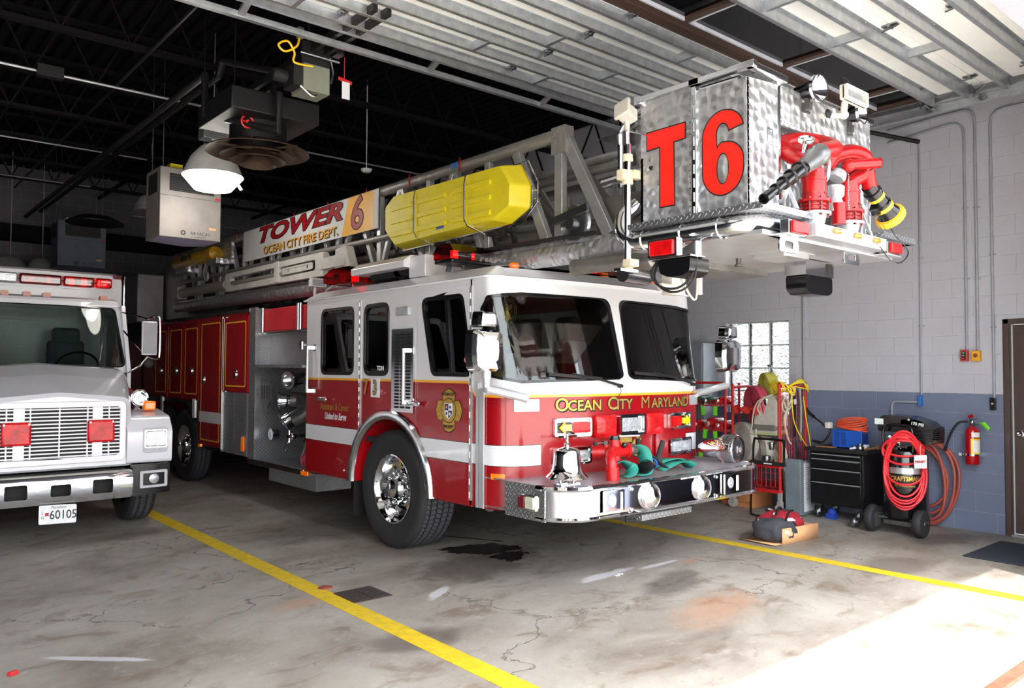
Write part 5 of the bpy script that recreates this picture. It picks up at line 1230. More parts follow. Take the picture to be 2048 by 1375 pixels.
r = MB(); r.tube(smooth([(5.25, 2.60, mz+.26), (5.28, 2.58, 2.96), (5.35, 2.55, 3.01), (5.385, 2.54, 3.08), (5.36, 2.55, 3.135), (5.28, 2.60, 3.155), (5.19, 2.67, 3.12), (5.15, 2.70, 3.04)], 5), .056, 18); r.cyl((5.08, 2.52, 3.02), (5.32, 2.42, 3.055), .034, n=18); r.sph((5.10, 2.52, 3.02), .046, 12); r.tube(smooth([(5.36, 2.52, 3.04), (5.40, 2.53, 2.98), (5.45, 2.54, 2.92)], 4), .05, 16)
r.build('monitor_elbow', redcast, BK, ang=60)
q = MB(); q.lathe([(.037, 0), (.03, .004), (.01, .004), (.01, .012), (0, .012)], (5.32, 2.42, 3.055), (.3, -.12, .04), 18); q.build('pivot_cap', redcast, BK)
f0 = V((5.42, 2.54, 2.935)); f1 = V((5.68, 2.50, 2.745)); df = (f1-f0).normalized()
q = MB(); q.lathe([(.048, 0), (.05, .05), (.062, .055), (.062, .075), (.056, .08), (.056, .17), (.066, .18), (.068, .25), (.085, .29), (.085, .30)], f0, df, 24); NF = q.build('fog_nozzle', blackg, BK, ang=35)
q = MB(); q.lathe([(.086, .285), (.098, .29), (.098, .34), (.09, .345), (.07, .335), (.05, .31), (0, .31)], f0, df, 28)
e1 = df.cross(V((0, 0, 1))).normalized(); e2 = df.cross(e1)
for i in range(20):
    a = 2*PI*i/20; p_ = f0+(e1*math.cos(a)+e2*math.sin(a))*.098; q.tube([p_+df*.292, p_+df*.338], .006, 5)
q.build('nozzle_bumper', M('nozzle_yellow', (240, 180, 40), .45), BK)
q = MB(); q.lathe([(.0575, .10), (.0575, .125)], f0, df, 24, caps=False); q.lathe([(.068, .195), (.069, .225)], f0, df, 24, caps=False); q.build('nozzle_band', MATS['nozzle_yellow'], BK)
q = MB(); q.cbox(f0+df*.17-e1*.05+V((-.02, -.03, -.03)), (.06, .06, .10), Matrix.Rotation(.6, 3, 'Y')); q.tube(smooth([f0+df*.29, f0+df*.31+V((0, -.02, -.12)), (5.86, 2.46, 2.52), (5.70, 2.44, 2.42), (5.56, 2.45, 2.42), (5.42, 2.46, 2.50), (5.30, 2.5, 2.60)], 5), .004, 5); q.build('nozzle_motor', blackg, BK)
q = MB(); q.lathe([(.05, 0), (.05, .08), (.04, .10), (.055, .12), (.055, .18)], (5.02, 2.58, 2.70), (.15, 0, 1), 16); q.lathe([(.05, 0), (.058, .02), (.05, .05), (.045, .06)], (5.05, 2.58, 2.93), (.5, -.2, .9), 16); q.build('discharge_valve', MATS['bright_aluminium'], BK)
MB().cyl((5.02, 2.55, 2.62), (5.02, 2.55, 2.76), .045, n=14).build('discharge_body', redcast, BK)
q = MB(); 
for i in range(22): q.sph((5.10+.004*math.sin(i), 2.52, 2.96-i*.011), .0045, 6)
build_each(q, 'cap_chain', chrome, BK)
# spot lamps on the bucket
def spot(c, d, r=.085, body=blackg):
    c = V(c); d = V(d).normalized(); q = MB(); q.lathe([(.045, -.16), (.048, -.10), (.055, -.06), (r*.8, -.03), (r, 0), (r*1.03, .004), (r*1.03, .012)], c, d, 26, caps=False); S_ = q.build('spot_lamp', body, BK)
    q = MB(); q.lathe([(r*1.04, -.004), (r*1.05, .016), (r*.95, .016)], c, d, 26, caps=False); q.build('lamp_rim', chrome, BK)
    q = MB(); q.lathe([(r*.96, .012), (r*.6, -.02), (r*.2, -.045), (0, -.05)], c, d, 26, caps=False); q.build('reflector', chrome, BK)
    q = MB(); q.cyl(c-d*.08, c-d*.08-V((0, 0, .09)), .018, n=10); q.cbox(c-d*.08-V((0, 0, .10)), (.04, .05, .05)); q.tube(smooth([c-d*.14, c-d*.14-V((.03, -.01, .10)), c-d*.06-V((0, 0, .15))], 4), .008, 6); q.build('lamp_swivel', iron, BK)
spot((4.82, 2.58, 3.49), (-.12, -1, -.05)); spot((5.45, 2.60, 3.47), (.05, -1, .0), .08)
q = MB(); q.plate(rrect(5.05, 5.36, 3.46, 3.56, .01), [rrect(5.07, 5.34, 3.48, 3.545, .005)], FY(2.50), .03); q.plate(rrect(5.05, 5.36, 3.46, 3.56, .01), [], FY(2.52), .03)
q.cyl((5.12, 2.55, 3.46), (5.12, 2.56, 3.38), .022, n=10); q.sph((5.13, 2.56, 3.375), .03, 10); q.cyl((5.13, 2.56, 3.37), (4.90, 2.60, 3.33), .018, n=10); q.build('flood_lamp', offwhite, BK, bevel=.004)
MB().box(5.075, 5.335, 2.514, 2.518, 3.485, 3.54).build('flood_lamp_glass', clearlens, BK)
q = MB(); q.lathe([(.03, 0), (.035, .01), (.02, .02), (.0, .02)], (4.92, 2.57, 3.34), (0, -1, 0), 6); q.tube(smooth([(5.2, 2.56, 3.56), (5.15, 2.58, 3.62), (5.2, 2.6, 3.66), (5.26, 2.58, 3.62), (5.22, 2.57, 3.58), (5.3, 2.6, 3.60)], 5), .006, 5); q.build('lamp_knob', blackm, BK)
# lamp mast on the near side of the bucket
mx, my = 4.10, 3.58
q = MB(); q.cyl((mx, my, 2.30), (mx, my, 3.20), .026, n=16); q.cyl((mx, my, 3.2), (mx, my, 3.26), .018, n=10); MS = q.build('lamp_mast', chrome, BK)
q = MB(); q.plate([(3.42, 3.24), (3.80, 3.24), (3.72, 3.16), (3.50, 3.16)], [], lambda u, v, w: (mx-.06+w, u, v), .006) if False else q.add([(mx-.14, 3.46, 3.235), (mx-.14, 3.72, 3.235), (mx+.16, 3.72, 3.245), (mx+.16, 3.46, 3.245), (mx-.14, 3.46, 3.241), (mx-.14, 3.72, 3.241), (mx+.16, 3.72, 3.251), (mx+.16, 3.46, 3.251)], [(0, 1, 2, 3), (4, 5, 6, 7), (0, 1, 5, 4), (1, 2, 6, 5), (2, 3, 7, 6), (3, 0, 4, 7)]); q.build('shield_plate', polish, BK)
q = MB()
for z in (3.08, 2.97, 2.92, 2.34): q.lathe([(.036, 0), (.04, .01), (.036, .05)], (mx, my, z), n=14)
q.cbox((mx-.05, my, 2.98), (.06, .06, .07)); q.cbox((mx+.05, my-.03, 2.99), (.08, .05, .06)); q.cbox((mx, my-.03, 2.38), (.09, .07, .05)); build_each(q, 'mast_clamp', M('cream_plastic', (212, 200, 170), .5), BK, bevel=.004)
q = MB(); c0 = V((mx-.03, my-.02, 3.40)); Rm = Matrix.Rotation(.35, 3, 'Y') @ Matrix.Rotation(-.3, 3, 'X')
q.cbox(c0, (.12, .10, .10), Rm); q.cbox(c0+Rm @ V((-.05, 0, .01)), (.03, .13, .13), Rm); q.cyl(c0-V((0, 0, .04)), (mx, my, 3.26), .02, n=10); q.build('mast_lamp', offwhite, BK, bevel=.01)
q = MB(); q.cyl((mx-.05, 3.58, 2.30), (mx+.25, 3.62, 2.30), .05, n=14); q.box(mx-.16, mx+.02, 3.50, 3.56, 2.31, 2.33); q.build('mast_base', polish, BK)
# arm under the bucket
q = MB(); q.cyl((4.35, 3.55, 2.43), (4.35, 4.35, 2.45), .06, n=16); q.box(4.5, 5.8, 3.55, 3.95, 2.42, 2.62); q.box(4.55, 5.75, 3.6, 4.3, 2.62, 3.0); q.build('bucket_yoke', dullalu, BK, bevel=.01)
q = MB(); q.box(4.74, 4.90, 3.70, 3.80, 2.22, 2.42); q.cyl((4.62, 3.72, 2.27), (4.78, 3.72, 2.27), .03, n=12); q.cyl((5.1, 3.72, 2.24), (5.1, 3.72, 2.42), .025, n=12); q.tube(smooth([(4.8, 3.68, 2.42), (4.9, 3.68, 2.25), (5.0, 3.68, 2.20), (5.05, 3.7, 2.40)], 5), .01, 6); q.build('bucket_bracket', offwhite, BK, bevel=.006)
# ------------------------------------------------------------------ cab roof equipment
def lightbar(c, L, name, mats, along='x'):
    q = MB(); x, y, z = c
    q.box(x-L/2, x+L/2, y-.13, y+.13, z, z+.035); LB = q.build(name, blackg, T, bevel=.01)
    k = len(mats); seg = L/k
    for i, mt_ in enumerate(mats):
        a = x-L/2+i*seg; q = MB(); prof = fillet([(y-.14, z+.03), (y-.145, z+.10), (y-.09, z+.165), (y+.09, z+.165), (y+.145, z+.10), (y+.14, z+.03)], .03)
        q.plate(prof, [], FX(a+.004), seg-.008); q.build('light_dome', mt_, LB, bevel=.006)
        if mt_ is redg: MB().cyl((a+seg*.5, y, z+.05), (a+seg*.5, y, z+.12), .035, n=12).build('rotator', redglow, LB); 
    q = MB()
    for dx in (-L*.3, L*.3): q.bar((x+dx, y-.12, z-.05), (x+dx, y-.10, z), .05, .012); q.bar((x+dx, y+.12, z-.05), (x+dx, y+.10, z), .05, .012)
    q.build('light_foot', polish, LB)
redg = glass('red_dome', (.75, .03, .03), .25); clearg = glass('clear_dome', (.85, .8, .8), .3)
lightbar((4.30, 5.52, 2.56), .72, 'front_light_bar', [redg, clearg, redg])
lightbar((6.05, 5.52, 2.56), .72, 'front_light_bar', [redg, clearg, redg])
q = MB(); q.plate(fillet([(7.18, 2.60), (7.28, 2.72), (7.66, 2.72), (7.86, 2.66), (7.86, 2.58), (7.7, 2.55), (7.2, 2.55)], .05), [], FX(4.02), .24); q.build('rear_beacon', redg, T)
for y in (7.36, 7.62): MB().cyl((4.13, y, 2.57), (4.13, y, 2.68), .04, n=12).build('rotator', redglow if y < 7.5 else redlens, T)
MB().tube([(4.05, 7.25, 2.50), (4.08, 7.35, 2.56), (4.08, 7.75, 2.56), (4.05, 7.85, 2.50)], .012, 6).build('beacon_bracket', polish, T)
q = MB(); q.plate(fillet([(3.98, 2.60), (3.98, 2.665), (4.06, 2.72), (4.50, 2.72), (4.56, 2.60)], .02), [], FY(6.20), .98); q.build('horn_hood', whitep, T, bevel=.01)
q = MB(); q.box(4.05, 4.65, 5.95, 6.22, 2.50, 2.70); q.build('roof_box', whitep, T, bevel=.008)
q = MB(); q.bar((4.15, 7.0, 2.50), (4.15, 6.9, 2.60), .04, .04); q.bar((4.15, 6.55, 2.60), (4.15, 6.4, 2.5), .10, .05); q.box(4.1, 4.5, 6.25, 7.0, 2.54, 2.60); q.build('hood_bracket', blackm, T)
q = MB(); q.box(4.13, 4.33, 8.38, 8.42, 2.60, 2.70); q.box(4.17, 4.30, 8.42, 8.52, 2.61, 2.69); q.cyl((4.22, 8.45, 2.44), (4.22, 8.45, 2.60), .018, n=10); q.build('rear_flood_lamp', whitep, T, bevel=.004)
MB().box(4.15, 4.31, 8.374, 8.38, 2.615, 2.685).build('flood_lamp_glass', clearlens, T)
for x in (4.30, 5.0, 5.4, 6.10): MB().sph((x, 5.0, 2.52), .035, 12, (1.6, 1, .9)).build('roof_marker', amber, T)
# ------------------------------------------------------------------ rescue stretcher on the ladder
S0 = [(6.98, 3.30), (6.82, 3.40), (5.0, 3.385), (4.87, 3.19), (4.88, 3.0), (5.12, 2.90), (6.80, 2.865), (6.98, 3.05)]
ST = thing('rescue_stretcher', (4.25, 5.9, 2.87), 'yellow plastic basket stretcher strapped to the side of the ladder', 'stretcher')
q = MB(); outer = fillet(S0, .05, 4); L = []
for x, k in ((4.385, -.0), (4.36, .0), (4.24, .055), (4.205, .085)): L.append([(x, a, c_) for a, c_ in scale_poly(outer, k)])
n = len(outer)
for k in range(3): q.add(L[k]+L[k+1], [(i, (i+1) % n, n+(i+1) % n, n+i) for i in range(n)])
q.add(L[3], [tuple(range(n))])
q.build('stretcher_shell', yellowp, ST, ang=35)
q = MB()
for (y0_, y1_) in ((6.78, 6.40), (6.30, 5.85), (5.75, 5.20)):
    for z in (2.99, 3.12, 3.25): q.plate(rrect(min(y0_, y1_), max(y0_, y1_), z-.022, z+.022, .012), [], FX(4.206), -.016)
build_each(q, 'moulded_rib', yellowp, ST, bevel=.006)
MB().plate(rrect(5.88, 6.0, 2.945, 2.985, .004), [], FX(4.206), -.003).build('blue_label', M('label_blue', (30, 80, 170), .5), ST)
q = MB(); q.tube([(4.37, a, c_) for a, c_ in scale_poly(outer, -.018)], .010, 8, closed=True)
for y in (6.35, 5.55): q.tube([(4.40, y, 3.40), (4.20, y, 3.36), (4.188, y, 3.28), (4.188, y, 2.98), (4.20, y-.03, 2.92), (4.36, y-.08, 2.85)], .009, 8)
q.build('tube_frame', polish, ST)
q = MB(); q.tube([(4.42, 5.05, 3.42), (4.38, 4.92, 3.40), (4.38, 4.80, 3.20), (4.38, 4.80, 3.04), (4.38, 5.0, 2.88), (4.38, 5.2, 2.86)], .010, 8); q.tube([(4.38, 4.90, 3.14), (4.38, 4.80, 3.14)], .008, 6); q.tube([(4.38, 4.90, 3.07), (4.38, 4.80, 3.07)], .008, 6); q.build('stretcher_handle', polish, ST)
q = MB()
for y in (6.2, 5.4, 5.15): q.box(4.36, 4.42, y-.05, y+.05, 2.83, 2.87); q.bar((4.40, y, 2.85), (4.45, y, 2.72), .04, .03)
build_each(q, 'holding_bracket', blackm, ST)
# ------------------------------------------------------------------ hand tools and hose packed on the bumper
Zt = Z1
def dd(x, y, z=0): return (x, y, Zt+z)
mo = thing('portable_monitor', dd(4.62, 4.3), 'red cast hose valve with a bent outlet standing on the chrome bumper', 'hose valve')
q = MB(); q.tube(smooth([dd(4.54, 4.12, .0), dd(4.54, 4.12, .09), dd(4.55, 4.14, .16), dd(4.60, 4.20, .20), dd(4.68, 4.26, .205)], 5), .042, 16); q.lathe([(.05, 0), (.052, .10), (.045, .10)], dd(4.54, 4.12, .0), n=18); q.build('outlet_elbow', redcast, mo, ang=60)
q = MB(); q.cyl(dd(4.62, 4.24, .20), dd(4.86, 4.26, .20), .05, n=16); q.cyl(dd(4.72, 4.26, .13), dd(4.72, 4.26, .29), .048, n=16); q.cyl(dd(4.55, 4.34, .20), dd(4.62, 4.26, .20), .05, n=16); q.lathe([(.06, 0), (.06, .03)], dd(4.84, 4.26, .20), (1, 0, 0), 16); q.cyl(dd(4.62, 4.26, .2), dd(4.62, 4.26, .27), .025, n=12); q.build('valve_body', redcast, mo)
q = MB(); q.lathe([(.04, 0), (.045, .03), (.04, .06)], dd(4.72, 4.26, .262), n=16); q.cyl(dd(4.60, 4.25, .26), dd(4.60, 4.25, .29), .03, n=12); q.sph(dd(4.77, 4.2, .25), .024, 10); q.build('valve_cap', blackg, mo)
q = MB(); q.tube([dd(4.74, 4.25, .315), dd(4.95, 4.20, .315)], .009, 8); q.tube([dd(4.60, 4.25, .275), dd(4.46, 4.22, .275)], .007, 8); q.build('valve_lever', polish, mo)
q = MB(); q.sph(dd(4.96, 4.20, .315), .017, 10); q.sph(dd(4.455, 4.22, .275), .018, 10); build_each(q, 'lever_knob', blackm, mo)
MB().lathe([(.044, 0), (.05, .01), (.05, .05), (.044, .07), (.04, .10)], dd(4.87, 4.26, .20), (1, 0, 0), 16).build('hose_coupling', M('dark_coupling', (90, 88, 84), .35, .6), mo)
def strap(pts, wd, mat, name, lab, cat, grp=None, th=.004, par=None):
    P_ = smooth(pts, 6); q = MB(); L = []
    for i, p_ in enumerate(P_):
        a = P_[max(0, i-1)]; c_ = P_[min(len(P_)-1, i+1)]; d_ = (c_-a).normalized(); sd = V((0.35, -1, 0)).normalized() if wd > 0 else V((1, 0, 0)); sd = (sd-d_*sd.dot(d_)).normalized(); L.append((p_-sd*abs(wd)/2, p_+sd*abs(wd)/2))
    vs = [x_ for ab in L for x_ in ab]; q.add(vs, [(2*i, 2*i+1, 2*i+3, 2*i+2) for i in range(len(L)-1)])
    o_ = q.build(name, mat, par, solid=th, recalc=False); 
    if lab: tag(o_, lab, cat, grp)
    return o_
strap([dd(4.80, 4.38, .12), dd(4.93, 4.30, .22), dd(5.02, 4.22, .18), dd(5.01, 4.18, .06), dd(4.95, 4.15, .015), dd(4.84, 4.14, .012)], .12, greenstrap, 'hose_loop', 'green flat hose looped over beside the red bumper valve', 'hose')
strap([dd(4.72, 4.34, .10), dd(4.80, 4.25, .11), dd(4.86, 4.2, .06), dd(4.78, 4.15, .02), dd(4.70, 4.15, .01)], .10, greenstrap, 'hose_loop', 'small green flat hose loop lying under the red bumper valve', 'hose')
strap([dd(5.28, 4.40, .015), dd(5.40, 4.36, .07), dd(5.55, 4.32, .08), dd(5.66, 4.30, .03), dd(5.74, 4.28, .05)], .14, greenstrap, 'hose_loop', 'green flat hose folded on the bumper right of the black nozzle', 'hose')
strap([dd(5.30, 4.28, .01), dd(5.45, 4.25, .06), dd(5.58, 4.24, .055), dd(5.66, 4.2, .01)], .12, greenstrap, 'hose_loop', 'lowest green hose fold nearest the bumper siren', 'hose')
nz = thing('hose_nozzle', dd(5.15, 4.2), 'black pistol grip hose nozzle with a blue ring lying on the bumper deck', 'hose nozzle')
q = MB(); q.lathe([(.05, 0), (.055, .02), (.055, .09), (.042, .10), (.038, .16), (.045, .17), (.045, .24), (.035, .25), (.03, .33)], dd(4.93, 4.14, .06), (1, .35, .10), 18); q.build('nozzle_body', blackg, nz)
q = MB(); q.lathe([(.046, .175), (.047, .20)], dd(4.93, 4.14, .06), (1, .35, .10), 18, caps=False); q.build('blue_ring', MATS['blue_band'], nz)
q = MB(); q.tube(smooth([dd(5.22, 4.24, .09), dd(5.26, 4.24, .17), dd(5.30, 4.24, .25)], 4), .022, 10); q.tube(smooth([dd(5.08, 4.28, .10), dd(5.06, 4.3, .20), dd(5.05, 4.3, .28)], 4), .02, 10)
q.build('pistol_grip', blackm, nz)
q = MB(); q.lathe([(.03, 0), (.035, .02), (.035, .06)], dd(5.20, 4.24, .09), (1, .2, 0), 14); q.build('inlet_coupling', steel, nz)
strap([dd(4.95, 4.36, .16), dd(5.10, 4.24, .15), dd(5.22, 4.18, .06), dd(5.30, 4.2, .03)], .05, black, 'black_strap', 'black rubber strap across the hose gear on the bumper', 'strap')
# ================================================================== THE WHITE TRUCK
WC = 1.635
WT = thing('rescue_truck', (WC, 11.0, 0), 'white long-nosed truck with slatted grille and red roof light bar at the left edge', 'truck')
wp_ = M('truck_white', (210, 210, 217), .2, 0, .02, 3, coat=.6)
def loft(secs, mb, cap=True, mi=None):
    n = len(secs[0])
    for k in range(len(secs)-1): mb.add(secs[k]+secs[k+1], [(i, (i+1) % n, n+(i+1) % n, n+i) for i in range(n)], mi)
    if cap: mb.add(secs[0], [tuple(range(n))], mi); mb.add(secs[-1], [tuple(range(n))], mi)
    return mb
def sec(y, hw, z0, z1, r=.1, top=None, crown=.03):
    P_ = fillet([(-hw, z0), (hw, z0), (hw*(top or .97), z1), (0, z1+crown*2), (-hw*(top or .97), z1)], [.02, .02, r, .5, r], 5); return [(WC+u, y, v) for u, v in P_]
hd = MB(); loft([sec(8.53, .60, .70, 1.32, .06), sec(8.56, .66, .68, 1.36, .10), sec(8.75, .71, .66, 1.42, .13), sec(9.1, .79, .66, 1.53, .16), sec(9.48, .87, .66, 1.63, .16), sec(9.60, .88, .66, 1.645, .14)], hd)
HD = hd.build('hood', wp_, WT, ang=50)
MB().plate(rrect(WC+.02, WC+.28, 1.435, 1.452, .006), [], lambda u, v, w: (u, 8.74+w, v), .1).build('hood_slot', blackm, HD)
for s in (1, -1):
    f = MB(); prof = fillet([(8.50, .70), (8.49, 1.02), (8.60, 1.16), (9.0, 1.22), (9.5, 1.20), (9.95, 1.0), (10.0, .62), (9.86, .62), (9.78, .86), (9.55, 1.0), (9.2, 1.0), (8.96, .86), (8.88, .68)], [.04, .08, .12, .2, .2, .1, 0, 0, .1, .1, .1, .1, 0], 5)
    f.plate(prof, [], FX(WC+.60*s), .43*s); FD = f.build('fender', wp_, WT, bevel=.035, seg=3, ang=50)
    q = MB(); xa, xb = sorted((WC+.745*s, WC+.985*s)); q.plate(rrect(xa, xb, .80, 1.05, .03), [], FY(8.497), -.008); HB = q.build('headlamp_frame', M('lamp_grey', (176, 176, 182), .4), WT, bevel=.003)
    MB().plate(rrect(xa+.025, xb-.02, .86, 1.02, .02), [], FY(8.49), -.014).build('headlamp', clearlens, HB, bevel=.006)
    MB().plate(rrect(xa+.012, xb-.008, .85, 1.03, .02), [rrect(xa+.03, xb-.024, .87, 1.012, .02)], FY(8.488), -.012).build('headlamp_bezel', chrome, HB)
    q = MB(); q.box(WC+.90*s-.06, WC+.90*s+.06, 8.80, 8.90, 1.21, 1.31); q.build('turn_lamp', amber, WT, bevel=.02)
    q = MB(); q.plate([(9.0, 1.22), (9.75, 1.22), (9.75, 1.50), (9.2, 1.40)], [], FX(WC+.83*s), .02*s); q.build('red_side_panel', redp, WT)
    # front wheels
    wheel((WC+1.03*s, 9.38, .47), .47, .27, -s, WT)
    wheel((WC+1.03*s, 14.0, .47), .47, .27, -s, WT)
# grille
q = MB(); q.plate(rrect(WC-.585, WC+.585, .74, 1.33, .06), [rrect(WC-.53, WC+.53, .80, 1.275, .03)], FY(8.53), -.035); GR = q.build('grille_surround', wp_, WT, bevel=.006)
MB().box(WC-.535, WC+.535, 8.526, 8.53, .80, 1.275).build('radiator', blackm, GR)
q = MB()
for i in range(14): q.box(WC-.53, WC+.53, 8.500, 8.520, .805+i*.0345, .818+i*.0345)
for x in (-.43, -.24, 0, .24, .43): q.box(WC+x-.006, WC+x+.006, 8.497, 8.515, .80, 1.275)
for x in (-.33, .33): q.box(WC+x-.045, WC+x+.045, 8.504, 8.512, .80, 1.275)
q.build('grille_slats', wp_, GR, sm=False)
for x in (-.355, .355):
    q = MB(); q.box(WC+x-.12, WC+x+.12, 8.45, 8.50, .935, 1.15); GL_ = q.build('grille_light', redlens, WT, bevel=.02, seg=3)
    MB().lathe([(.012, 0), (.01, .006), (0, .006)], (WC+x-.10, 8.45, 1.13), (0, -1, 0), 8).lathe([(.012, 0), (.01, .006), (0, .006)], (WC+x+.10, 8.45, 1.13), (0, -1, 0), 8).build('light_screw', steel, GL_)
# windscreen and cab
cb_ = MB()
cabsecs = []
for (y, hw, z0, z1) in ((9.58, .93, .70, 1.66), ): pass
A = [(-.93, 1.64), (.93, 1.64), (.86, 2.35), (-.86, 2.35)]
def wsf(u, v, w): return (WC+u, 9.60+(v-1.64)*.42+abs(u)**3*.18+w, v)
cu_ = [-.8+i*.1 for i in range(17)]
oc = fillet([(-.95, 1.60), (.95, 1.60), (.885, 2.40), (-.885, 2.40)], [.02, .02, .10, .10]); ih = fillet([(-.885, 1.665), (.885, 1.665), (.825, 2.345), (-.825, 2.345)], .07)
cb_.plate(oc, [ih], wsf, .05, cuts=cu_); 
cb_.build('cab_front', wp_, WT, ang=50)
MB().plate(scale_poly(ih, -.012), [scale_poly(ih, .014)], lambda u, v, w: wsf(u, v, -.006+w), .02, cuts=cu_).build('windscreen_seal', blackg, WT)
MB().plate(ih, [], lambda u, v, w: wsf(u, v, .01+w), .006, cuts=cu_).build('windscreen', glassdark, WT, ang=60)
q = MB(); loft([[(WC+u, y, v) for u, v in fillet([(-h, 2.36), (h, 2.36), (h-.03, zt), (-h+.03, zt)], [0, 0, .05, .05])] for (y, h, zt) in ((9.93, .86, 2.37), (9.98, .885, 2.43), (10.1, .90, 2.46), (11.0, .90, 2.47))], q); q.build('cab_roof', wp_, WT, ang=50)
for s in (1, -1):
    q = MB(); q.plate([(9.66, .66), (9.66, 1.62), (9.95, 2.38), (11.0, 2.38), (11.0, .66)], [fillet([(9.85, 1.66), (10.02, 2.28), (10.7, 2.28), (10.7, 1.66)], .05)], FX(WC+.93*s), .04*-s); q.build('cab_door', wp_, WT)
for s in (1, -1): MB().plate([(9.84, 1.64), (10.0, 2.30), (10.72, 2.30), (10.72, 1.64)], [], FX(WC+.91*s), .005).build('door_window', glassdark, WT, sm=False)
q = MB(); q.box(WC-.88, WC+.88, 9.72, 9.95, 1.30, 1.60); q.box(WC-.90, WC+.90, 9.7, 10.98, .95, 1.0); q.box(WC-.90, WC+.90, 10.95, 10.99, 1.0, 1.7); q.build('dashboard', blackm, WT, bevel=.03)
gseat = M('grey_seat', (96, 104, 108), .8)
for x in (-.42, .45):
    q = MB(); q.box(WC+x-.22, WC+x+.22, 10.2, 10.6, 1.2, 1.38); q.box(WC+x-.20, WC+x+.20, 10.55, 10.66, 1.38, 1.98); q.box(WC+x-.15, WC+x+.15, 10.55, 10.65, 1.95, 2.13); q.build('seat', gseat, WT, bevel=.05, seg=3)
MB().tube([(WC+.45+.22*math.cos(a), 10.0-.10*math.sin(a), 1.66+.17*math.sin(a)) for a in [i*PI/12 for i in range(24)]], .013, 6, closed=True).cyl((WC+.45, 10.0, 1.66), (WC+.45, 9.85, 1.5), .03).build('steering_wheel', blackm, WT)
for x in (-.98, -.28+.02, -.07+.02, .14, .72, -.55):
    if abs(x) < .9: MB().plate(fillet([(-.042, 0), (.042, 0), (.034, .05), (-.034, .05)], .015), [], lambda u, v, w, x=x: (WC+x+u, 10.02+w, 2.44+v), .09).build('roof_marker', M('roof_amber', (150, 62, 26), .3, 0, .1, coat=.5), WT, bevel=.01)
for x0_, x1_, z_ in ((-.60, .0, 1.61), (.10, .75, 1.61)):
    q = MB(); q.tube([wsf(x0_, 1.67, -.02), wsf((x0_+x1_)/2, 1.685, -.03), wsf(x1_, 1.655, -.02)], .008, 5); q.build('wiper', blackm, WT)
# bumper
q = MB(); bpz = [(.03, .385), (0, .39), (-.02, .44), (-.02, .60), (0, .655), (.03, .66)]
hw_ = .63; path = [(-hw_, .02), (-.4, .0), (0, -.01), (.4, .0), (hw_, .02)]
out = rrect(-.63, .63, .385, .66, .03); hl = [rrect(-.45, -.27, .45, .585, .02), rrect(-.085, .085, .455, .565, .02), rrect(.27, .45, .45, .585, .02)]
q.plate(out, hl, lambda u, v, w: (WC+u, 8.40+.04*u*u-.03*math.sin(PI*(v-.385)/.275)+w, v), .03, cuts=[-.5+i*.1 for i in range(11)], zc=[.42, .46, .50, .54, .58, .62]); BW = q.build('front_bumper', chrome, WT, ang=60)
MB().box(WC-.6, WC+.6, 8.55, 8.60, .40, .66).build('bumper_core', blackm, BW)
for s in (1, -1):
    xa, xb = sorted((WC+.635*s, WC+1.0*s)); q = MB(); q.plate(fillet([(xa, .385), (xb, .40), (xb, .70), (xa, .67)], .02), [], lambda u, v, w: (u, 8.42+.25*max(0, abs(u-WC)-.63)**2+w, v), .10, cuts=[lerp(xa, xb, i/6) for i in range(1, 6)])
    q.box(xa, xb, 8.5, 8.95, .66, .69); q.build('bumper_end', blackg, BW, bevel=.01)
    xa, xb = sorted((WC+.70*s, WC+.97*s)); q = MB(); q.plate(rrect(xa, xb, .46, .63, .015), [rrect(xa+.03, xb-.03, .485, .605, .01)], lambda u, v, w: (u, 8.42+.25*max(0, abs(u-WC)-.63)**2-.004+w, v), -.012); q.build('fog_lamp_frame', M('lamp_grey', (176, 176, 182), .4), BW)
    MB().lathe([(.055, 0), (.04, .01), (0, .012)], ((xa+xb)/2, 8.435, .545), (0, -1, 0), 18).build('fog_lamp', clearlens, BW)
# licence plate
q = MB(); q.plate(rrect(-.155, .155, -.095, .08, .015), [], lambda u, v, w: (1.615+u, 8.385+w-v*.05, .30+v-u*.04), -.004); LP = q.build('licence_plate', M('plate_white', (222, 222, 222), .4, 0, .1, 20), WT)
q = MB(); pf = lambda dx, dz: (lambda u, v, w: (1.615+dx+u, 8.380-w-(dz+v)*.05, .30+dz+v-(dx+u)*.04))
paint_text(q, '60105', .115, pf(.045, -.015), .001, xs=.80, bold=.001); paint_text(q, 'Maryland', .034, pf(.0, .058), .001, shear=.4); paint_text(q, 'L', .036, pf(-.125, .012), .001); paint_text(q, 'G', .036, pf(-.125, -.035), .001)
q.build('plate_number', M('plate_ink', (40, 44, 52), .5), LP, sm=False)
MB().box(1.615-.105, 1.615-.075, 8.376, 8.3795, .285, .315).build('plate_shield', redp, LP)
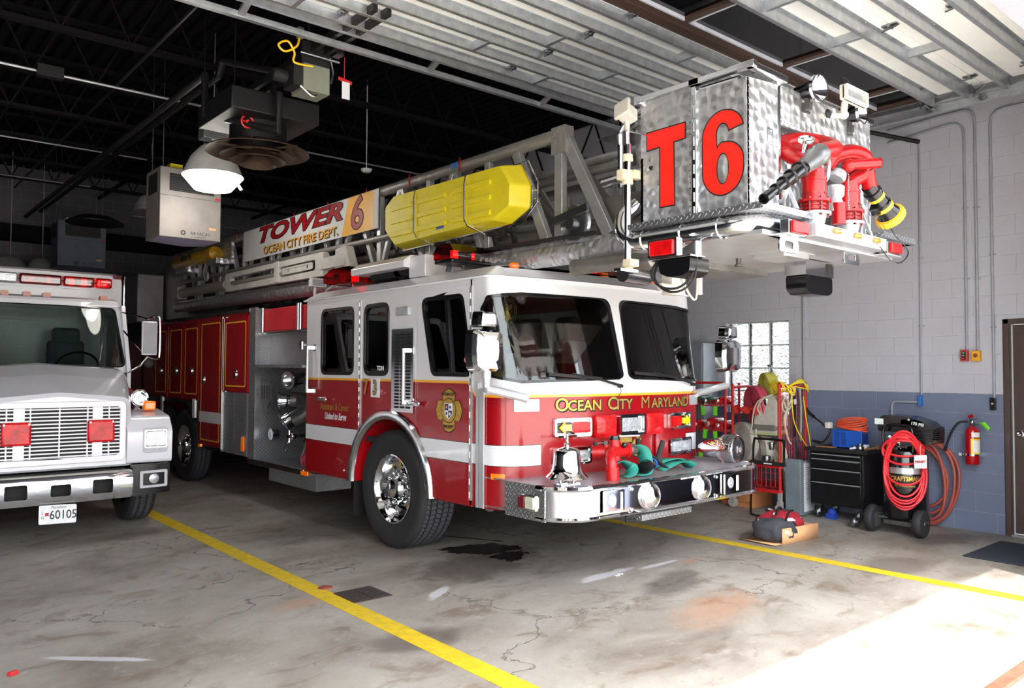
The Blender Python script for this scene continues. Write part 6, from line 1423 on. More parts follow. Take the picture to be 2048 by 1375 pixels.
# box body behind the cab with the red light bar
q = MB(); loft([[(WC+u, y, v) for u, v in fillet([(-1.13, .7), (1.13, .7), (1.13, 2.85-.03*k), (-1.13, 2.85-.03*k)], [0, 0, .10, .10])] for (y, k) in ((10.9, 1), (10.96, 0), (15.0, 0))], q); q.build('box_body', wp_, WT, ang=50)
q = MB(); q.box(WC-1.0, WC+1.02, 10.86, 10.92, 2.625, 2.645); q.box(WC-1.0, WC+1.02, 10.86, 10.92, 2.775, 2.79); LBW = q.build('light_bar', wp_, WT)
segs = [(-1.0, -.62, 0), (-.60, -.25, 0), (-.23, -.02, 1), (-.01, .44, 0), (.45, .80, 0), (.81, 1.0, 0)]
for a, c_, k in segs:
    MB().box(WC+a+.005, WC+c_-.005, 10.80, 10.90, 2.65, 2.772).build('light_lens', clearlens if k else redg, LBW, bevel=.02)
    if not k:
        for t_ in (.3, .7): MB().box(WC+lerp(a, c_, t_)-.03, WC+lerp(a, c_, t_)+.02, 10.85, 10.89, 2.67, 2.75).build('bulb_reflector', redglow if (a > .4) else redlens, LBW)
MB().cyl((WC-1.0, 10.86, 2.71), (WC+1.0, 10.86, 2.71), .008, n=6).build('bar_tube', chrome, LBW)
MB().plate(rrect(WC+1.02, WC+1.12, 2.78, 2.83, .01), [], FY(10.92), -.03).build('corner_marker', MATS['dark_red_lens'], WT)
MB().cyl((WC+1.16, 10.9, 2.3), (WC+1.16, 10.9, 2.82), .012, n=8).build('grab_rail', chrome, WT)
# mirror, horn
q = MB(); q.box(2.575, 2.735, 9.28, 9.33, 1.80, 2.175); MR = q.build('mirror', wp_, WT, bevel=.015)
MB().box(2.585, 2.725, 9.272, 9.282, 1.815, 2.16).build('mirror_back', M('mirror_grey', (140, 140, 146), .5), MR)
q = MB(); q.tube(smooth([(2.64, 9.30, 2.20), (2.74, 9.30, 2.24), (2.765, 9.30, 2.15), (2.765, 9.30, 1.82), (2.74, 9.30, 1.76), (2.64, 9.30, 1.78)], 5), .012, 8); q.tube([(2.50, 9.85, 2.30), (2.64, 9.30, 2.20)], .009, 6); q.tube([(2.50, 9.75, 2.08), (2.62, 9.30, 1.80)], .009, 6); q.tube([(2.52, 9.62, 1.60), (2.58, 9.35, 1.68), (2.64, 9.30, 1.78)], .010, 6); q.build('mirror_arm', chrome, MR)
MB().sph((2.66, 9.32, 1.71), .06, 12, (1, .5, .9)).build('convex_mirror', blackm, MR)
q = MB(); q.lathe([(.0, -.30), (.04, -.28), (.045, -.14), (.08, -.05), (.085, 0), (.07, .004), (.06, -.03), (.02, -.08), (0, -.09)], (2.44, 8.85, 1.345), (-.15, -1, 0), 24); q.build('siren_horn', chrome, WT)
MB().tube([V((2.44, 8.85, 1.345))+V((.085*math.cos(a), .012*math.cos(a), .085*math.sin(a))) for a in [i*PI/12 for i in range(24)]], .007, 6, closed=True).tube([(2.44, 8.9, 1.30), (2.44, 9.0, 1.20)], .02, 8).build('horn_ring', chrome, WT)
q = MB(); q.box(WC-.45, WC-.35, 9, 15, .45, .7); q.box(WC+.35, WC+.45, 9, 15, .45, .7); q.cyl((WC-.9, 9.38, .47), (WC+.9, 9.38, .47), .06); q.box(WC-.35, WC+.35, 9.0, 10.4, .42, .9); q.build('chassis', blackm, WT)
# ================================================================== ALONG THE RIGHT WALL
# electrical conduits and boxes
def conduit(pts, lab, r=.011):
    q = MB(); q.tube(pts, r, 8)
    for k in range(len(pts)-1):
        a, c_ = V(pts[k]), V(pts[k+1]); L = (c_-a).length
        if L > .8:
            for i in range(1, int(L/.75)): p_ = a+(c_-a)*(i*.75/L); q.box(XW-.012, XW-.001, p_.y-.03, p_.y+.03, p_.z-.008, p_.z+.008)
    return tag(q.build('conduit', M('painted_conduit', (150, 154, 164), .45), None), lab, 'conduit')
xq = XW-.018
conduit([(xq, 5.05, 1.30), (xq, 5.05, 4.4)], 'thin grey conduit rising up the wall beside the glass block window')
def bend(a, c_, e, r=.12): 
    a, c_, e = V(a), V(c_), V(e); p0 = c_+(a-c_).normalized()*r; p1 = c_+(e-c_).normalized()*r
    return [tuple(p0*(1-t)**2+c_*2*t*(1-t)+p1*t*t) for t in (0, .25, .5, .75, 1)]
conduit([(xq, 3.67, 1.40), (xq, 3.66, 4.20)], 'grey conduit running down the wall above the air compressor')
conduit([(xq, 3.67, 1.315)]+bend((xq, 3.67, 1.315), (xq, 3.99, 1.315), (xq, 3.99, .8), .06)+[(xq, 3.99, 1.0)], 'short bent conduit dropping behind the air compressor motor cover', .014)
conduit([(xq, 3.205, 1.88)]+bend((xq, 3.205, 1.88), (xq, 3.205, 4.30), (xq, 4.1, 4.32), .14)+[(xq, 4.0, 4.24)], 'grey conduit ending at the red push-button box', .013)
conduit([(xq, 3.10, 1.87)]+bend((xq, 3.10, 1.87), (xq, 3.10, 4.42), (xq, 4.1, 4.42), .14)+[(xq, 4.0, 4.38)], 'grey conduit ending at the yellow switch box', .015)
conduit([(xq, 2.955, 1.36)]+bend((xq, 2.955, 1.36), (xq, 2.955, 4.35), (xq, 2.3, 4.36), .14)+[(xq, 1.8, 4.36)], 'grey conduit ending at the small black wall outlet near the door', .013)
tag(MB().tube([(xq, 3.66, 4.18), (8.6, 4.05, 4.30)], .025, 8).build('black_pipe', blackm), 'black pipe stub angling from the wall top toward the door track', 'pipe')
q = MB(); q.box(XW-.055, XW, 3.19, 3.26, 1.76, 1.88); bx1 = q.build('push_button_box', M('box_red', (186, 58, 50), .5), bevel=.006); tag(bx1, 'red three-button door control box on the grey wall', 'switch box')
MB().box(XW-.060, XW-.054, 3.207, 3.243, 1.775, 1.865).build('button_panel', blackm, bx1); q = MB()
for i, z in enumerate((1.848, 1.82, 1.79)): MB().cyl((XW-.072, 3.225, z), (XW-.058, 3.225, z), .010, n=10).build('button', [M('btn_teal', (80, 160, 150), .5), MATS['btn_teal'] if 'btn_teal' in MATS else blackm, redm][i], bx1)
q = MB(); q.box(XW-.06, XW, 3.07, 3.155, 1.76, 1.87); bx2 = q.build('yellow_switch_box', M('box_yellow', (228, 164, 30), .45), bevel=.008); tag(bx2, 'yellow switch box with a round knob on the grey wall', 'switch box')
MB().lathe([(.022, 0), (.020, .006), (.008, .008), (.008, .018), (0, .018)], (XW-.06, 3.112, 1.82), (-1, 0, 0), 16).build('knob', M('knob_brown', (120, 70, 40), .5), bx2)
q = MB(); q.box(XW-.045, XW, 2.94, 2.99, 1.26, 1.385); o_ = q.build('wall_outlet', blackg, bevel=.004); tag(o_, 'black wall outlet box on the blue-grey wall left of the brown door', 'outlet'); MB().lathe([(.010, 0), (.008, .01), (0, .01)], (XW-.045, 2.965, 1.325), (-1, 0, 0), 10).build('toggle', whitep, o_)
tag(MB().box(XW-.06, XW, 3.66, 3.695, 1.275, 1.385).build('blue_valve_box', M('box_blue', (40, 110, 190), .5), bevel=.004), 'small blue fitting where the two conduits meet above the compressor', 'fitting')
# fire extinguisher on the wall
ex = thing('wall_extinguisher', (8.93, 3.13, .70), 'red fire extinguisher with a yellow label strapped to the wall left of the brown door', 'fire extinguisher')
ec = (8.93, 3.13)
MB().lathe([(.0, 0), (.062, 0), (.068, .01), (.068, .33), (.055, .365), (.03, .385), (.022, .39), (.022, .41)], (ec[0], ec[1], .70), n=28).build('cylinder', redp, ex)
def wrap(z0_, z1_, a0, a1, mat, nm, par, c=ec, r=.0695, base=0):
    q = MB(); n = 12; vs = []
    for i in range(n+1):
        a = lerp(a0, a1, i/n)
        for z in (z0_, z1_): vs.append((c[0]+r*math.cos(a), c[1]+r*math.sin(a), z))
    q.add(vs, [(2*i, 2*i+2, 2*i+3, 2*i+1) for i in range(n)]); return q.build(nm, mat, par, recalc=False)
A0 = math.atan2(-.93*1, -1.0*1)  # faces the room
wrap(.80, .965, PI+.1, PI*1.5+.25, M('label_yellow', (236, 214, 50), .45), 'yellow_label', ex); wrap(.825, .95, PI+.35, PI*1.5+.05, M('label_white', (230, 226, 220), .5, 0, .25, 140), 'instruction_label', ex, r=.0705); wrap(.98, 1.03, PI+.2, PI*1.5, MATS['label_white'], 'inspection_label', ex)
q = MB(); q.lathe([(.0705, 0), (.0715, .018)], (ec[0], ec[1], .79), n=28, caps=False); q.box(ec[0]-.08, ec[0]-.05, 3.19, 3.24, .785, .815); q.box(8.95, XW, 3.07, 3.19, .78, .82); q.build('strap', chrome, ex)
q = MB(); q.lathe([(.024, 0), (.026, .03), (.018, .05)], (ec[0], ec[1], 1.10), n=14); q.bar((ec[0], 3.15, 1.15), (ec[0]-.02, 3.02, 1.185), .024, .012); q.bar((ec[0], 3.15, 1.13), (ec[0]-.02, 3.0, 1.09), .024, .010); q.build('handle', chrome, ex, bevel=.002)
MB().bar((ec[0], 3.16, 1.18), (ec[0]-.01, 3.12, 1.20), .02, .03).build('lever', redp, ex); MB().lathe([(.02, 0), (.018, .01), (0, .01)], (ec[0]-.03, 3.11, 1.11), (-1, -.8, 0), 14).build('gauge', chrome, ex)
MB().tube(smooth([(8.92, 3.17, 1.135), (8.90, 3.25, 1.12), (8.90, 3.32, 1.02), (8.91, 3.36, .92), (8.92, 3.385, .85)], 6), .012, 8).build('hose', black, ex); MB().cyl((8.92, 3.38, .865), (8.92, 3.395, .82), .017, n=10).build('nozzle', blackm, ex)
q = MB(); q.add([(8.90, 3.06, 1.13), (8.90, 3.03, 1.11), (8.90, 2.97, 1.05), (8.90, 2.955, 1.085), (8.90, 3.0, 1.14)], [(0, 1, 2, 3, 4)]); q.build('inspection_tag', M('green_tag', (120, 220, 40), .6), ex, solid=.002)
# tool chest
tc = thing('tool_chest', (8.74, 4.36, 0), 'black wheeled tool chest with long grey drawer pulls against the blue-grey wall', 'tool chest')
X0, X1, Y0, Y1 = 8.46, 8.98, 4.05, 4.66
MB().box(X0, X1, Y0, Y1, .16, .745).build('body', M('chest_black', (20, 20, 22), .3, .1), tc, bevel=.006)
q = MB(); q.box(X0-.03, X1+.02, Y0-.05, Y1+.06, .75, .79); q.build('top_tray', blackm, tc, bevel=.008)
for i, (z0_, z1_) in enumerate(((.685, .735), (.575, .678), (.425, .568), (.18, .418))):
    dr = MB().box(X0-.014, X0, Y0+.025, Y1-.02, z0_, z1_).build('drawer', MATS['chest_black'], tc, bevel=.003)
    MB().box(X0-.028, X0-.014, Y0+.03, Y1-.025, z1_-.020, z1_-.008).build('drawer_pull', M('pull_grey', (176, 180, 184), .3, .6), dr, bevel=.002)
q = MB(); paint_text(q, 'CRAFTSMAN', .022, lambda u, v, w: (X0-.0155-w, 4.17-u, .655+v), .001); q.build('chest_lettering', MATS['pull_grey'], tc, sm=False)
MB().box(X0-.005, X0+.0, Y0-.012, Y0, .3, .7).build('side_trim', blackm, tc)
for y in (Y0+.08, Y1-.08):
    for x in (X0+.07, X1-.07):
        q = MB(); q.box(x-.04, x+.04, y-.04, y+.04, .14, .16); q.bar((x, y, .15), (x-.02, y, .06), .05, .06); q.lathe([(.055, -.014), (.06, -.008), (.06, .008), (.055, .014)], (x-.02, y, .06), (0, 1, 0), 18); q.build('caster', steel, tc)
# on top of the chest
bc = thing('battery_charger', (8.66, 4.36, .79), 'blue metal battery charger box on top of the black tool chest', 'charger')
q = MB(); q.box(8.60, 8.76, 4.13, 4.47, .80, .99); q.build('case', M('charger_blue', (28, 84, 180), .45), bc, bevel=.006)
q = MB()
for i in range(12):
    for j in range(2): q.box(8.597, 8.60, 4.31+j*.075, 4.365+j*.075, .825+i*.0125, .830+i*.0125)
for i in range(6): q.box(8.61+i*.022, 8.62+i*.022, 4.127, 4.13, .86, .95)
build_each(q, 'vent_slot', M('slot_blue', (12, 34, 90), .6), bc)
MB().lathe([(.016, 0), (.012, .012), (0, .012)], (8.72, 4.13, .84), (0, -1, 0), 12).build('dial', blackm, bc)
q = MB()
for k in range(9):
    r_ = .15-.006*(k % 3); z = 1.00+.012*k; yo = 4.28+.01*math.sin(k*2)
    q.tube([(8.68+.55*r_*math.cos(a+.2*k)*1.0, yo+1.15*r_*math.sin(a+.2*k), z+.03*math.sin(a*1+k*.7)+.012) for a in [i*PI/10 for i in range(20)]], .0075, 6, closed=True)
tag(q.build('extension_cord', M('cord_orange', (226, 84, 44), .5)), 'orange extension cord coiled on the blue battery charger', 'cord')
q = MB(); q.tube(smooth([(8.98, 5.03, 1.26), (8.92, 4.95, 1.20), (8.86, 4.86, 1.13), (8.80, 4.72, 1.06), (8.72, 4.60, 1.0), (8.66, 4.52, .98), (8.64, 4.56, .88), (8.68, 4.66, .82), (8.62, 4.72, .85), (8.60, 4.60, .84)], 6), .011, 7); q.cyl((8.88, 4.90, 1.15), (8.84, 4.82, 1.11), .02, n=10)
tag(q.build('charger_cable', black), 'black power cable with a plug hanging from the wall to the tool chest', 'cable')
tag(MB().box(8.60, 8.68, 4.50, 4.56, 1.0, 1.07).build('charger_clip', offwhite, bevel=.01), 'pale plug box beside the orange cord on the charger', 'plug')
tag(MB().cbox((8.55, 4.52, .797), (.06, .22, .012)).build('wood_slat', M('wood', (150, 104, 70), .7), bevel=.002), 'thin wooden slat on the left end of the tool chest top', 'wood')
for (p0_, p1_, mt_, nm, lb) in (((8.50, 4.22, .80), (8.60, 4.08, .83), whitep, 'scraper', 'white handled scraper on the chest top before the charger'), ((8.52, 4.06, .80), (8.70, 3.99, .82), MATS['wood'], 'mallet', 'wooden mallet at the right end of the tool chest top')):
    q = MB(); q.tube([p0_, p1_], [.010, .016], 8); q.cyl(V(p1_)-V((.03, 0, 0)), V(p1_)+V((.03, .0, 0)), .022, n=10); tag(q.build(nm, mt_), lb, 'tool')
tag(MB().lathe([(.03, 0), (.045, .01), (.045, .04), (.02, .05), (.02, .07), (0, .07)], (8.56, 4.13, .79), n=16).sph((8.56, 4.20, .815), .024, 10).build('metal_cup', steel), 'small steel oil can on the tool chest before the blue charger', 'oil can')
tag(MB().box(8.50, 8.58, 4.40, 4.50, .0, .06).sph((8.54, 4.45, .07), .05, 10).build('blue_rag', M('rag_blue', (24, 60, 160), .8)), 'crumpled blue and yellow rag on the floor under the tool chest', 'rag')
# air compressor
ac = thing('air_compressor', (8.32, 3.60, 0), 'black upright wheeled air compressor with a red hose hung around its tank', 'compressor')
cx, cy = 8.40, 3.585
bkp = M('compressor_black', (16, 16, 18), .16, 0, .1, 4, coat=.5)
MB().lathe([(.0, .10), (.12, .11), (.19, .15), (.218, .20), (.218, .78), (.20, .84), (.12, .885), (.0, .90)], (cx, cy, 0), n=36).build('tank', bkp, ac)
def ang_face(dy): return 0
def cyl_wrap(z0_, z1_, a0, a1, mat, nm, r): return wrap(z0_, z1_, a0, a1, mat, nm, ac, (cx, cy), r)
af = math.atan2(-cy, -cx)
cyl_wrap(.62, .68, af-.75, af+.75, M('silver_band', (190, 190, 196), .3, .8), 'silver_band', .2195); cyl_wrap(.485, .60, af-.72, af+.72, M('label_black', (24, 22, 20), .4), 'maker_label', .2192)
q = MB(); 
def tankfn(z): return lambda u, v, w: (cx+(.221+w)*math.cos(af+u/.221), cy+(.221+w)*math.sin(af+u/.221), z+v)
paint_text(q, 'CRAFTSMAN', .062, tankfn(.57), .001, bold=.002, xs=.80); paint_text(q, 'PROFESSIONAL', .024, tankfn(.50), .001, xs=1.2); 
for z in (.60, .525, .480): q.plate([(-.15+i*.02, -.003) for i in range(16)]+[(.15-i*.02, .003) for i in range(16)], [], tankfn(z), .001)
q.build('tank_lettering', gold, ac, sm=False)
sh = MB(); prof = fillet([(-.27, 1.03), (.06, 1.03), (.10, .92), (.27, .92), (.28, 1.07), (.20, 1.14), (.03, 1.19), (-.20, 1.20), (-.25, 1.17)], [.03, .03, .02, .02, .04, .05, .1, .05, .04], 4)
def shf(k): return lambda u, v, w: (cx+.06-.14+w*1.0, 3.57-u, v)
sh.plate(prof, [], lambda u, v, w: (cx-.10+w, 3.55-u, v), .30); SHR = sh.build('motor_cover', blackg, ac, bevel=.03, seg=3)
q = MB()
for i in range(9): q.box(cx-.105, cx-.098, 3.27, 3.44, .955+i*.014, .961+i*.014); 
for i in range(7): q.box(cx-.06, cx+.14, 3.252, 3.258, .96+i*.02, .972+i*.02)
q.build('cooling_fins', blackm, SHR); q = MB(); paint_text(q, '175 PSI', .042, lambda u, v, w: (cx-.101-w, 3.42-u, 1.12+v-u*.15), .001, bold=.001, shear=.2); paint_text(q, '*', .06, lambda u, v, w: (cx-.101-w, 3.50-u, 1.15+v), .001); q.plate([(-.045, -.03), (.045, -.03), (.045, .03), (-.045, .03)], [], lambda u, v, w: (cx-.101-w, 3.80-u, 1.13+v), .001); q.build('cover_lettering', M('pale_ink', (210, 220, 216), .5), SHR, sm=False)
q = MB(); q.tube(smooth([(cx-.16, 3.72, .84), (cx-.17, 3.73, 1.0), (cx-.17, 3.70, 1.09), (cx-.17, 3.58, 1.10), (cx-.17, 3.46, 1.09), (cx-.17, 3.43, 1.0), (cx-.16, 3.44, .84)], 5), .014, 8); q.build('push_handle', blackg, ac)
for (y, z) in ((3.66, .965), (3.57, .945)):
    q = MB(); q.lathe([(.028, 0), (.028, .018), (.024, .02), (.02, .018)], (cx-.185, y, z), (-.7, -.5, .5), 18); q.cyl((cx-.17, y, z), (cx-.13, y, z-.07), .01, n=8); q.build('pressure_gauge', chrome, ac)
q = MB(); q.cyl((cx-.15, 3.70, .90), (cx-.15, 3.50, .89), .018, n=10); q.lathe([(.02, 0), (.026, .02), (.02, .04)], (cx-.17, 3.60, .87), (-1, 0, -.5), 10); q.sph((cx-.17, 3.66, .86), .018, 8); q.build('regulator', steel, ac)
for (y, x) in ((3.84, 8.22), (3.37, 8.24)):
    q = MB(); q.lathe([(.06, 0), (.10, -.006), (.125, .0), (.138, .02), (.138, .06), (.125, .08), (.10, .086), (.06, .08)], (x, y+.04, .138), (0, -1, 0), 32); WHL = q.build('wheel', tyre, ac); q = MB(); q.lathe([(.066, 0), (.05, -.012), (.03, -.01), (.02, .01), (0, .01)], (x, y-.035, .138), (0, -1, 0), 20); q.build('wheel_hub', iron, WHL)
q = MB(); q.cyl((8.25, 3.30, .155), (8.25, 3.90, .155), .012, n=8); q.box(cx-.20, cx-.02, 3.44, 3.72, .10, .14); q.tube([(cx-.1, 3.50, .12), (cx-.12, 3.42, .05), (cx-.10, 3.36, .05)], .012, 6); q.box(cx-.22, cx-.12, 3.78, 3.86, .06, .2); q.build('axle', iron, ac)
tag(MB().lathe([(.05, 0), (.055, .01), (.055, .04), (.05, .05)], (8.24, 4.02, .06), (0, 1, 0), 16).lathe([(.03, 0), (.03, .03)], (8.24, 3.99, .06), (0, 1, 0), 12).build('caster_wheel', steel), 'loose grey caster wheel on the floor left of the compressor', 'caster')
# hoses on the compressor
def loops(fn, n, r, mat, name, lab, cat):
    q = MB()
    for k in range(n): q.tube(fn(k), r, 8, closed=True)
    return tag(q.build(name, mat), lab, cat)
def red_loop(k):
    pts = []; w_ = .20+.02*math.sin(k*1.7); bot = [.27, .30, .33, .40, .52, .72, .29, .36, .80][k]
    for i in range(40):
        a = 2*PI*i/40; u = w_*math.cos(a)*(1-.12*math.sin(a)); ztop = 1.055-.012*k; zc = (ztop+bot)/2; h = (ztop-bot)/2
        z = zc+h*math.sin(a); front_ = .245+.018*math.sin(k*2.3+a)
        aa = af+u/.24*.95
        pts.append((cx+front_*math.cos(aa)-.02, cy+front_*math.sin(aa), z))
    return pts
loops(red_loop, 9, .0115, M('air_hose_red', (206, 34, 44), .4, 0, .08), 'red_air_hose', 'red rubber air hose looped many times over the front of the compressor', 'hose')
def brown_loop(k):
    pts = []; w_ = .30-.02*k+.03*math.sin(k*2); bot = [-.0, .02, .05, .10, .16][k]+.02; top = .90-.012*k
    for i in range(40):
        a = 2*PI*i/40; pts.append((8.985-.014*(k % 3)-.012, 3.58+.02*k+w_*math.cos(a)+.03*math.sin(2*a+k), (top+bot)/2+(top-bot)/2*math.sin(a)))
    return pts
loops(brown_loop, 5, .016, M('air_hose_brown', (166, 78, 64), .55, 0, .1), 'brown_air_hose', 'faded brownish-red hose hanging in loops on the wall behind the compressor', 'hose')
q = MB(); ps = MB(); pf_ = lambda u, v, w: (8.14+.02*u+w, 3.335-u, .775+v+u*.12)
ps.plate(rrect(-.06, .06, -.065, .065, .012), [], lambda u, v, w: (8.13-w, 3.32-u, .765+v+.12*u), .003); PS = ps.build('permit_card', whitep); tag(PS, 'white hanging card reading PERMIT in red on the compressor', 'card')
paint_text(q, 'PERMIT', .031, lambda u, v, w: (8.1265-w, 3.32-u, .765+v+.12*u), .001, bold=.0015); q.build('card_lettering', redp, PS, sm=False); MB().tube([(8.13, 3.32, .825), (8.15, 3.33, .87), (8.16, 3.33, .93)], .0025, 5).build('card_string', M('string', (200, 190, 160), .7), PS)
# filter panel leaning by the cart
fp = thing('air_filter_panel', (8.5, 4.78, 0), 'grey metal framed air filter standing upright on the floor left of the tool chest', 'filter')
MB().box(8.38, 8.44, 4.74, 4.95, .01, .64).build('side_frame', M('frame_grey', (126, 138, 146), .4, .3), fp, bevel=.003)
q = MB(); q.plate([(8.44, .01), (8.72, .01), (8.72, .62), (8.44, .62)], [[(8.46, .03), (8.70, .03), (8.70, .60), (8.46, .60)]], FY(4.74), .04); q.build('front_frame', MATS['frame_grey'], fp)
q = MB(); 
for i in range(26): q.add([(8.46, 4.76, .03+i*.0219), (8.70, 4.76, .03+i*.0219), (8.70, 4.75, .041+i*.0219), (8.46, 4.75, .041+i*.0219), (8.46, 4.76, .052+i*.0219), (8.70, 4.76, .052+i*.0219)], [(0, 1, 2, 3), (3, 2, 5, 4)])
q.build('pleated_filter', M('filter_paper', (222, 222, 224), .8), fp, recalc=False, sm=False)
# black tube stand
q = MB(); q.tube(smooth([(7.97, 4.70, .60), (7.97, 4.70, .86), (7.97, 4.74, .885), (7.97, 5.02, .885), (7.97, 5.07, .86), (7.97, 5.09, .60), (7.97, 5.12, .10), (7.98, 5.10, .02), (8.02, 5.0, .012), (8.10, 4.85, .012), (8.06, 4.74, .02), (7.98, 4.70, .10), (7.97, 4.70, .55)], 5), .013, 8); hk = q.build('folding_hand_truck', blackg); tag(hk, 'black tubular folding hand truck frame standing before the red hose cart', 'hand truck')
MB().box(7.955, 7.985, 4.68, 5.11, .595, .64).build('cross_bar', blackm, hk, bevel=.004); MB().box(7.952, 7.956, 4.84, 4.94, .61, .622).build('maker_badge', whitep, hk)
# cardboard box and bag on the floor
cbx = thing('cardboard_tray', (7.2, 4.25, 0), 'low open cardboard tray on the floor under a red and black bag', 'box')
P0, P1, P2, P3 = V((6.88, 4.08, 0)), V((7.44, 4.02, 0)), V((7.50, 4.30, 0)), V((6.86, 4.48, 0))
q = MB(); q.add([P0+V((0, 0, .004)), P1+V((0, 0, .004)), P2+V((0, 0, .004)), P3+V((0, 0, .004))], [(0, 1, 2, 3)]); q.build('tray_base', card, cbx, solid=.004)
for a, c_, h in ((P0, P1, .15), (P1, P2, .13)):
    q = MB(); q.add([a, c_, c_+V((0, 0, h)), a+V((0, 0, h))], [(0, 1, 2, 3)]); q.build('tray_side', card, cbx, solid=.005, recalc=False)
q = MB(); q.add([P0+V((0, 0, .004)), P3+V((0, 0, .004)), P3+V((-.10, .0, .012)), P0+V((-.12, -.0, .01))], [(0, 1, 2, 3)]); q.build('tray_flap', card, cbx, solid=.004)
def blob(c, s, mat, name, par=None, seed=1, n=22, amp=.12, Rz=0, bend_=0):
    q = MB(); rnd = random.Random(seed); ph = [rnd.uniform(0, 6) for _ in range(9)]; vs = []; k = n//2; c = V(c)
    for i in range(k+1):
        th = PI*i/k
        for j in range(n):
            a = 2*PI*j/n; ct, st_ = math.cos(a), math.sin(a)
            d = V((math.sin(th)*ct, math.sin(th)*st_, math.cos(th))); e = 1+amp*(math.sin(3*d.x+ph[0])*math.sin(4*d.y+ph[1])+.6*math.sin(7*d.z+ph[2])*math.sin(6*d.x+ph[3])+.4*math.sin(11*d.y+ph[4]))
            d = V([abs(t)**.75*(1 if t > 0 else -1) for t in d]); p_ = V((d.x*s[0], d.y*s[1], d.z*s[2]))*e; p_ = Matrix.Rotation(Rz, 3, 'Z') @ p_
            vs.append(c+p_)
    q.add(vs, [(i*n+j, (i+1)*n+j, (i+1)*n+(j+1) % n, i*n+(j+1) % n) for i in range(k) for j in range(n)])
    return q.build(name, mat, par, ang=70)
bg_ = thing('gear_bag', (7.1, 4.2, .02), 'red and black mesh gear bag with white tags lying in the cardboard tray', 'bag')
mesh_ = M('bag_mesh', (52, 52, 60), .8, 0, .3, 60, .003, 150); bagred = M('bag_red', (150, 24, 40), .7, 0, .15, 12, .004, 24)
blob((6.98, 4.22, .12), (.20, .16, .11), mesh_, 'mesh_pocket', bg_, 3, Rz=-.2); blob((7.14, 4.25, .14), (.26, .17, .12), bagred, 'bag_body', bg_, 5, Rz=-.1); blob((7.30, 4.30, .15), (.16, .12, .11), mesh_, 'mesh_end', bg_, 8, Rz=.3)
q = MB()
for (a, c_) in (((6.96, 4.10, .20), (7.36, 4.25, .25)), ((7.0, 4.22, .25), (7.34, 4.36, .26)), ((7.10, 4.06, .16), (7.12, 4.40, .26))): q.tube(smooth([V(a), (V(a)+V(c_))/2+V((0, 0, .035)), V(c_)], 6), .012, 6)
build_each(q, 'bag_strap', blackm, bg_)
for (p_, sz, r_) in (((6.93, 4.08, .115), (.015, .09, .03), .9), ((6.90, 4.33, .20), (.12, .05, .01), .6), ((7.06, 4.10, .215), (.09, .05, .01), -.3), ((7.33, 4.17, .20), (.08, .05, .01), .4), ((7.20, 4.40, .25), (.06, .05, .02), .4)):
    MB().cbox(p_, sz, Matrix.Rotation(r_, 3, 'Z') @ Matrix.Rotation(.35, 3, 'X')).build('paper_tag', whitep, bg_, bevel=.004)
MB().lathe([(.03, 0), (.03, .004), (0, .005)], (7.04, 4.24, .245), (-.3, -.5, 1), 18).build('round_patch', whitep, bg_)
# cardboard box under the cart
q = MB(); q.box(8.42, 8.85, 5.38, 5.82, .0, .20); ob = q.build('parts_box', M('box_card', (186, 122, 76), .75, 0, .08), bevel=.004); tag(ob, 'brown cardboard carton with printed sides on the floor under the red hose cart', 'box')
q = MB(); 
for i, tx_ in enumerate(('CAUTION', 'KEEP DRY', 'HANDLE WITH CARE')): paint_text(q, tx_, .03, lambda u, v, w, i=i: (8.418-w, 5.55-u, .14-i*.04+v), .001)
q.build('carton_print', M('print_ink', (90, 60, 50), .8), ob, sm=False)
MB().plate([(5.66, .08), (5.78, .08), (5.78, .16), (5.66, .16)], [], FX(8.419), -.001).build('carton_stripes', M('print_red', (170, 60, 60), .7), ob)
# grey wall cabinet
q = MB(); q.box(8.72, XW-.005, 6.30, 7.0, .2, 2.02); cq = q.build('metal_locker', M('locker_grey', (150, 158, 168), .4, .3), bevel=.006); tag(cq, 'plain grey metal locker left of the glass block window', 'locker')
MB().box(8.71, 8.72, 6.32, 6.98, .25, 2.0).build('locker_door', MATS['locker_grey'], cq, bevel=.003)
# ------------------------------------------------------------------ red hose cart (right) and extinguisher rack (left)
CX0, CX1 = 8.34, 8.92
hcart = thing('hose_cart', (8.63, 5.25, 0), 'red tubular cart stacked with rolled hoses, ropes hung on its near end', 'cart')
q = MB()
q.tube(smooth([(CX0, 4.97, .24), (CX0, 4.97, 1.40), (CX0+.05, 4.97, 1.47), (CX1-.05, 4.97, 1.47), (CX1, 4.97, 1.40), (CX1, 4.97, .24)], 4), .017, 8)
q.tube(smooth([(CX0, 5.60, .24), (CX0, 5.60, 1.38), (CX0+.05, 5.60, 1.45), (CX1-.05, 5.60, 1.45), (CX1, 5.60, 1.38), (CX1, 5.60, .24)], 4), .017, 8)
for z in (.25, .54):
    for x in (CX0, CX1): q.bar((x, 4.97, z), (x, 5.60, z), .03, .04)
    for y in (4.97, 5.60): q.bar((CX0, y, z), (CX1, y, z), .03, .04)
q.build('tube_frame', redm, hcart)
def wire(mb, fn, u0, u1, v0, v1, du, dv, r=.0028):
    n = int((u1-u0)/du); 
    for i in range(n+1): mb.tube([fn(u0+i*du, v0), fn(u0+i*du, v1)], r, 4)
    n = int((v1-v0)/dv)
    for i in range(n+1): mb.tube([fn(u0, v0+i*dv), fn(u1, v0+i*dv)], r, 4)
q = MB(); wire(q, lambda u, v: (u, 4.97, v), CX0+.04, CX1-.03, .62, 1.42, .055, .075); q.build('wire_end_panel', redm, hcart)
q = MB(); wire(q, lambda u, v: (CX1, u, v), 4.97, 5.60, .3, 1.4, .06, .08); q.build('wire_back_panel', redm, hcart)
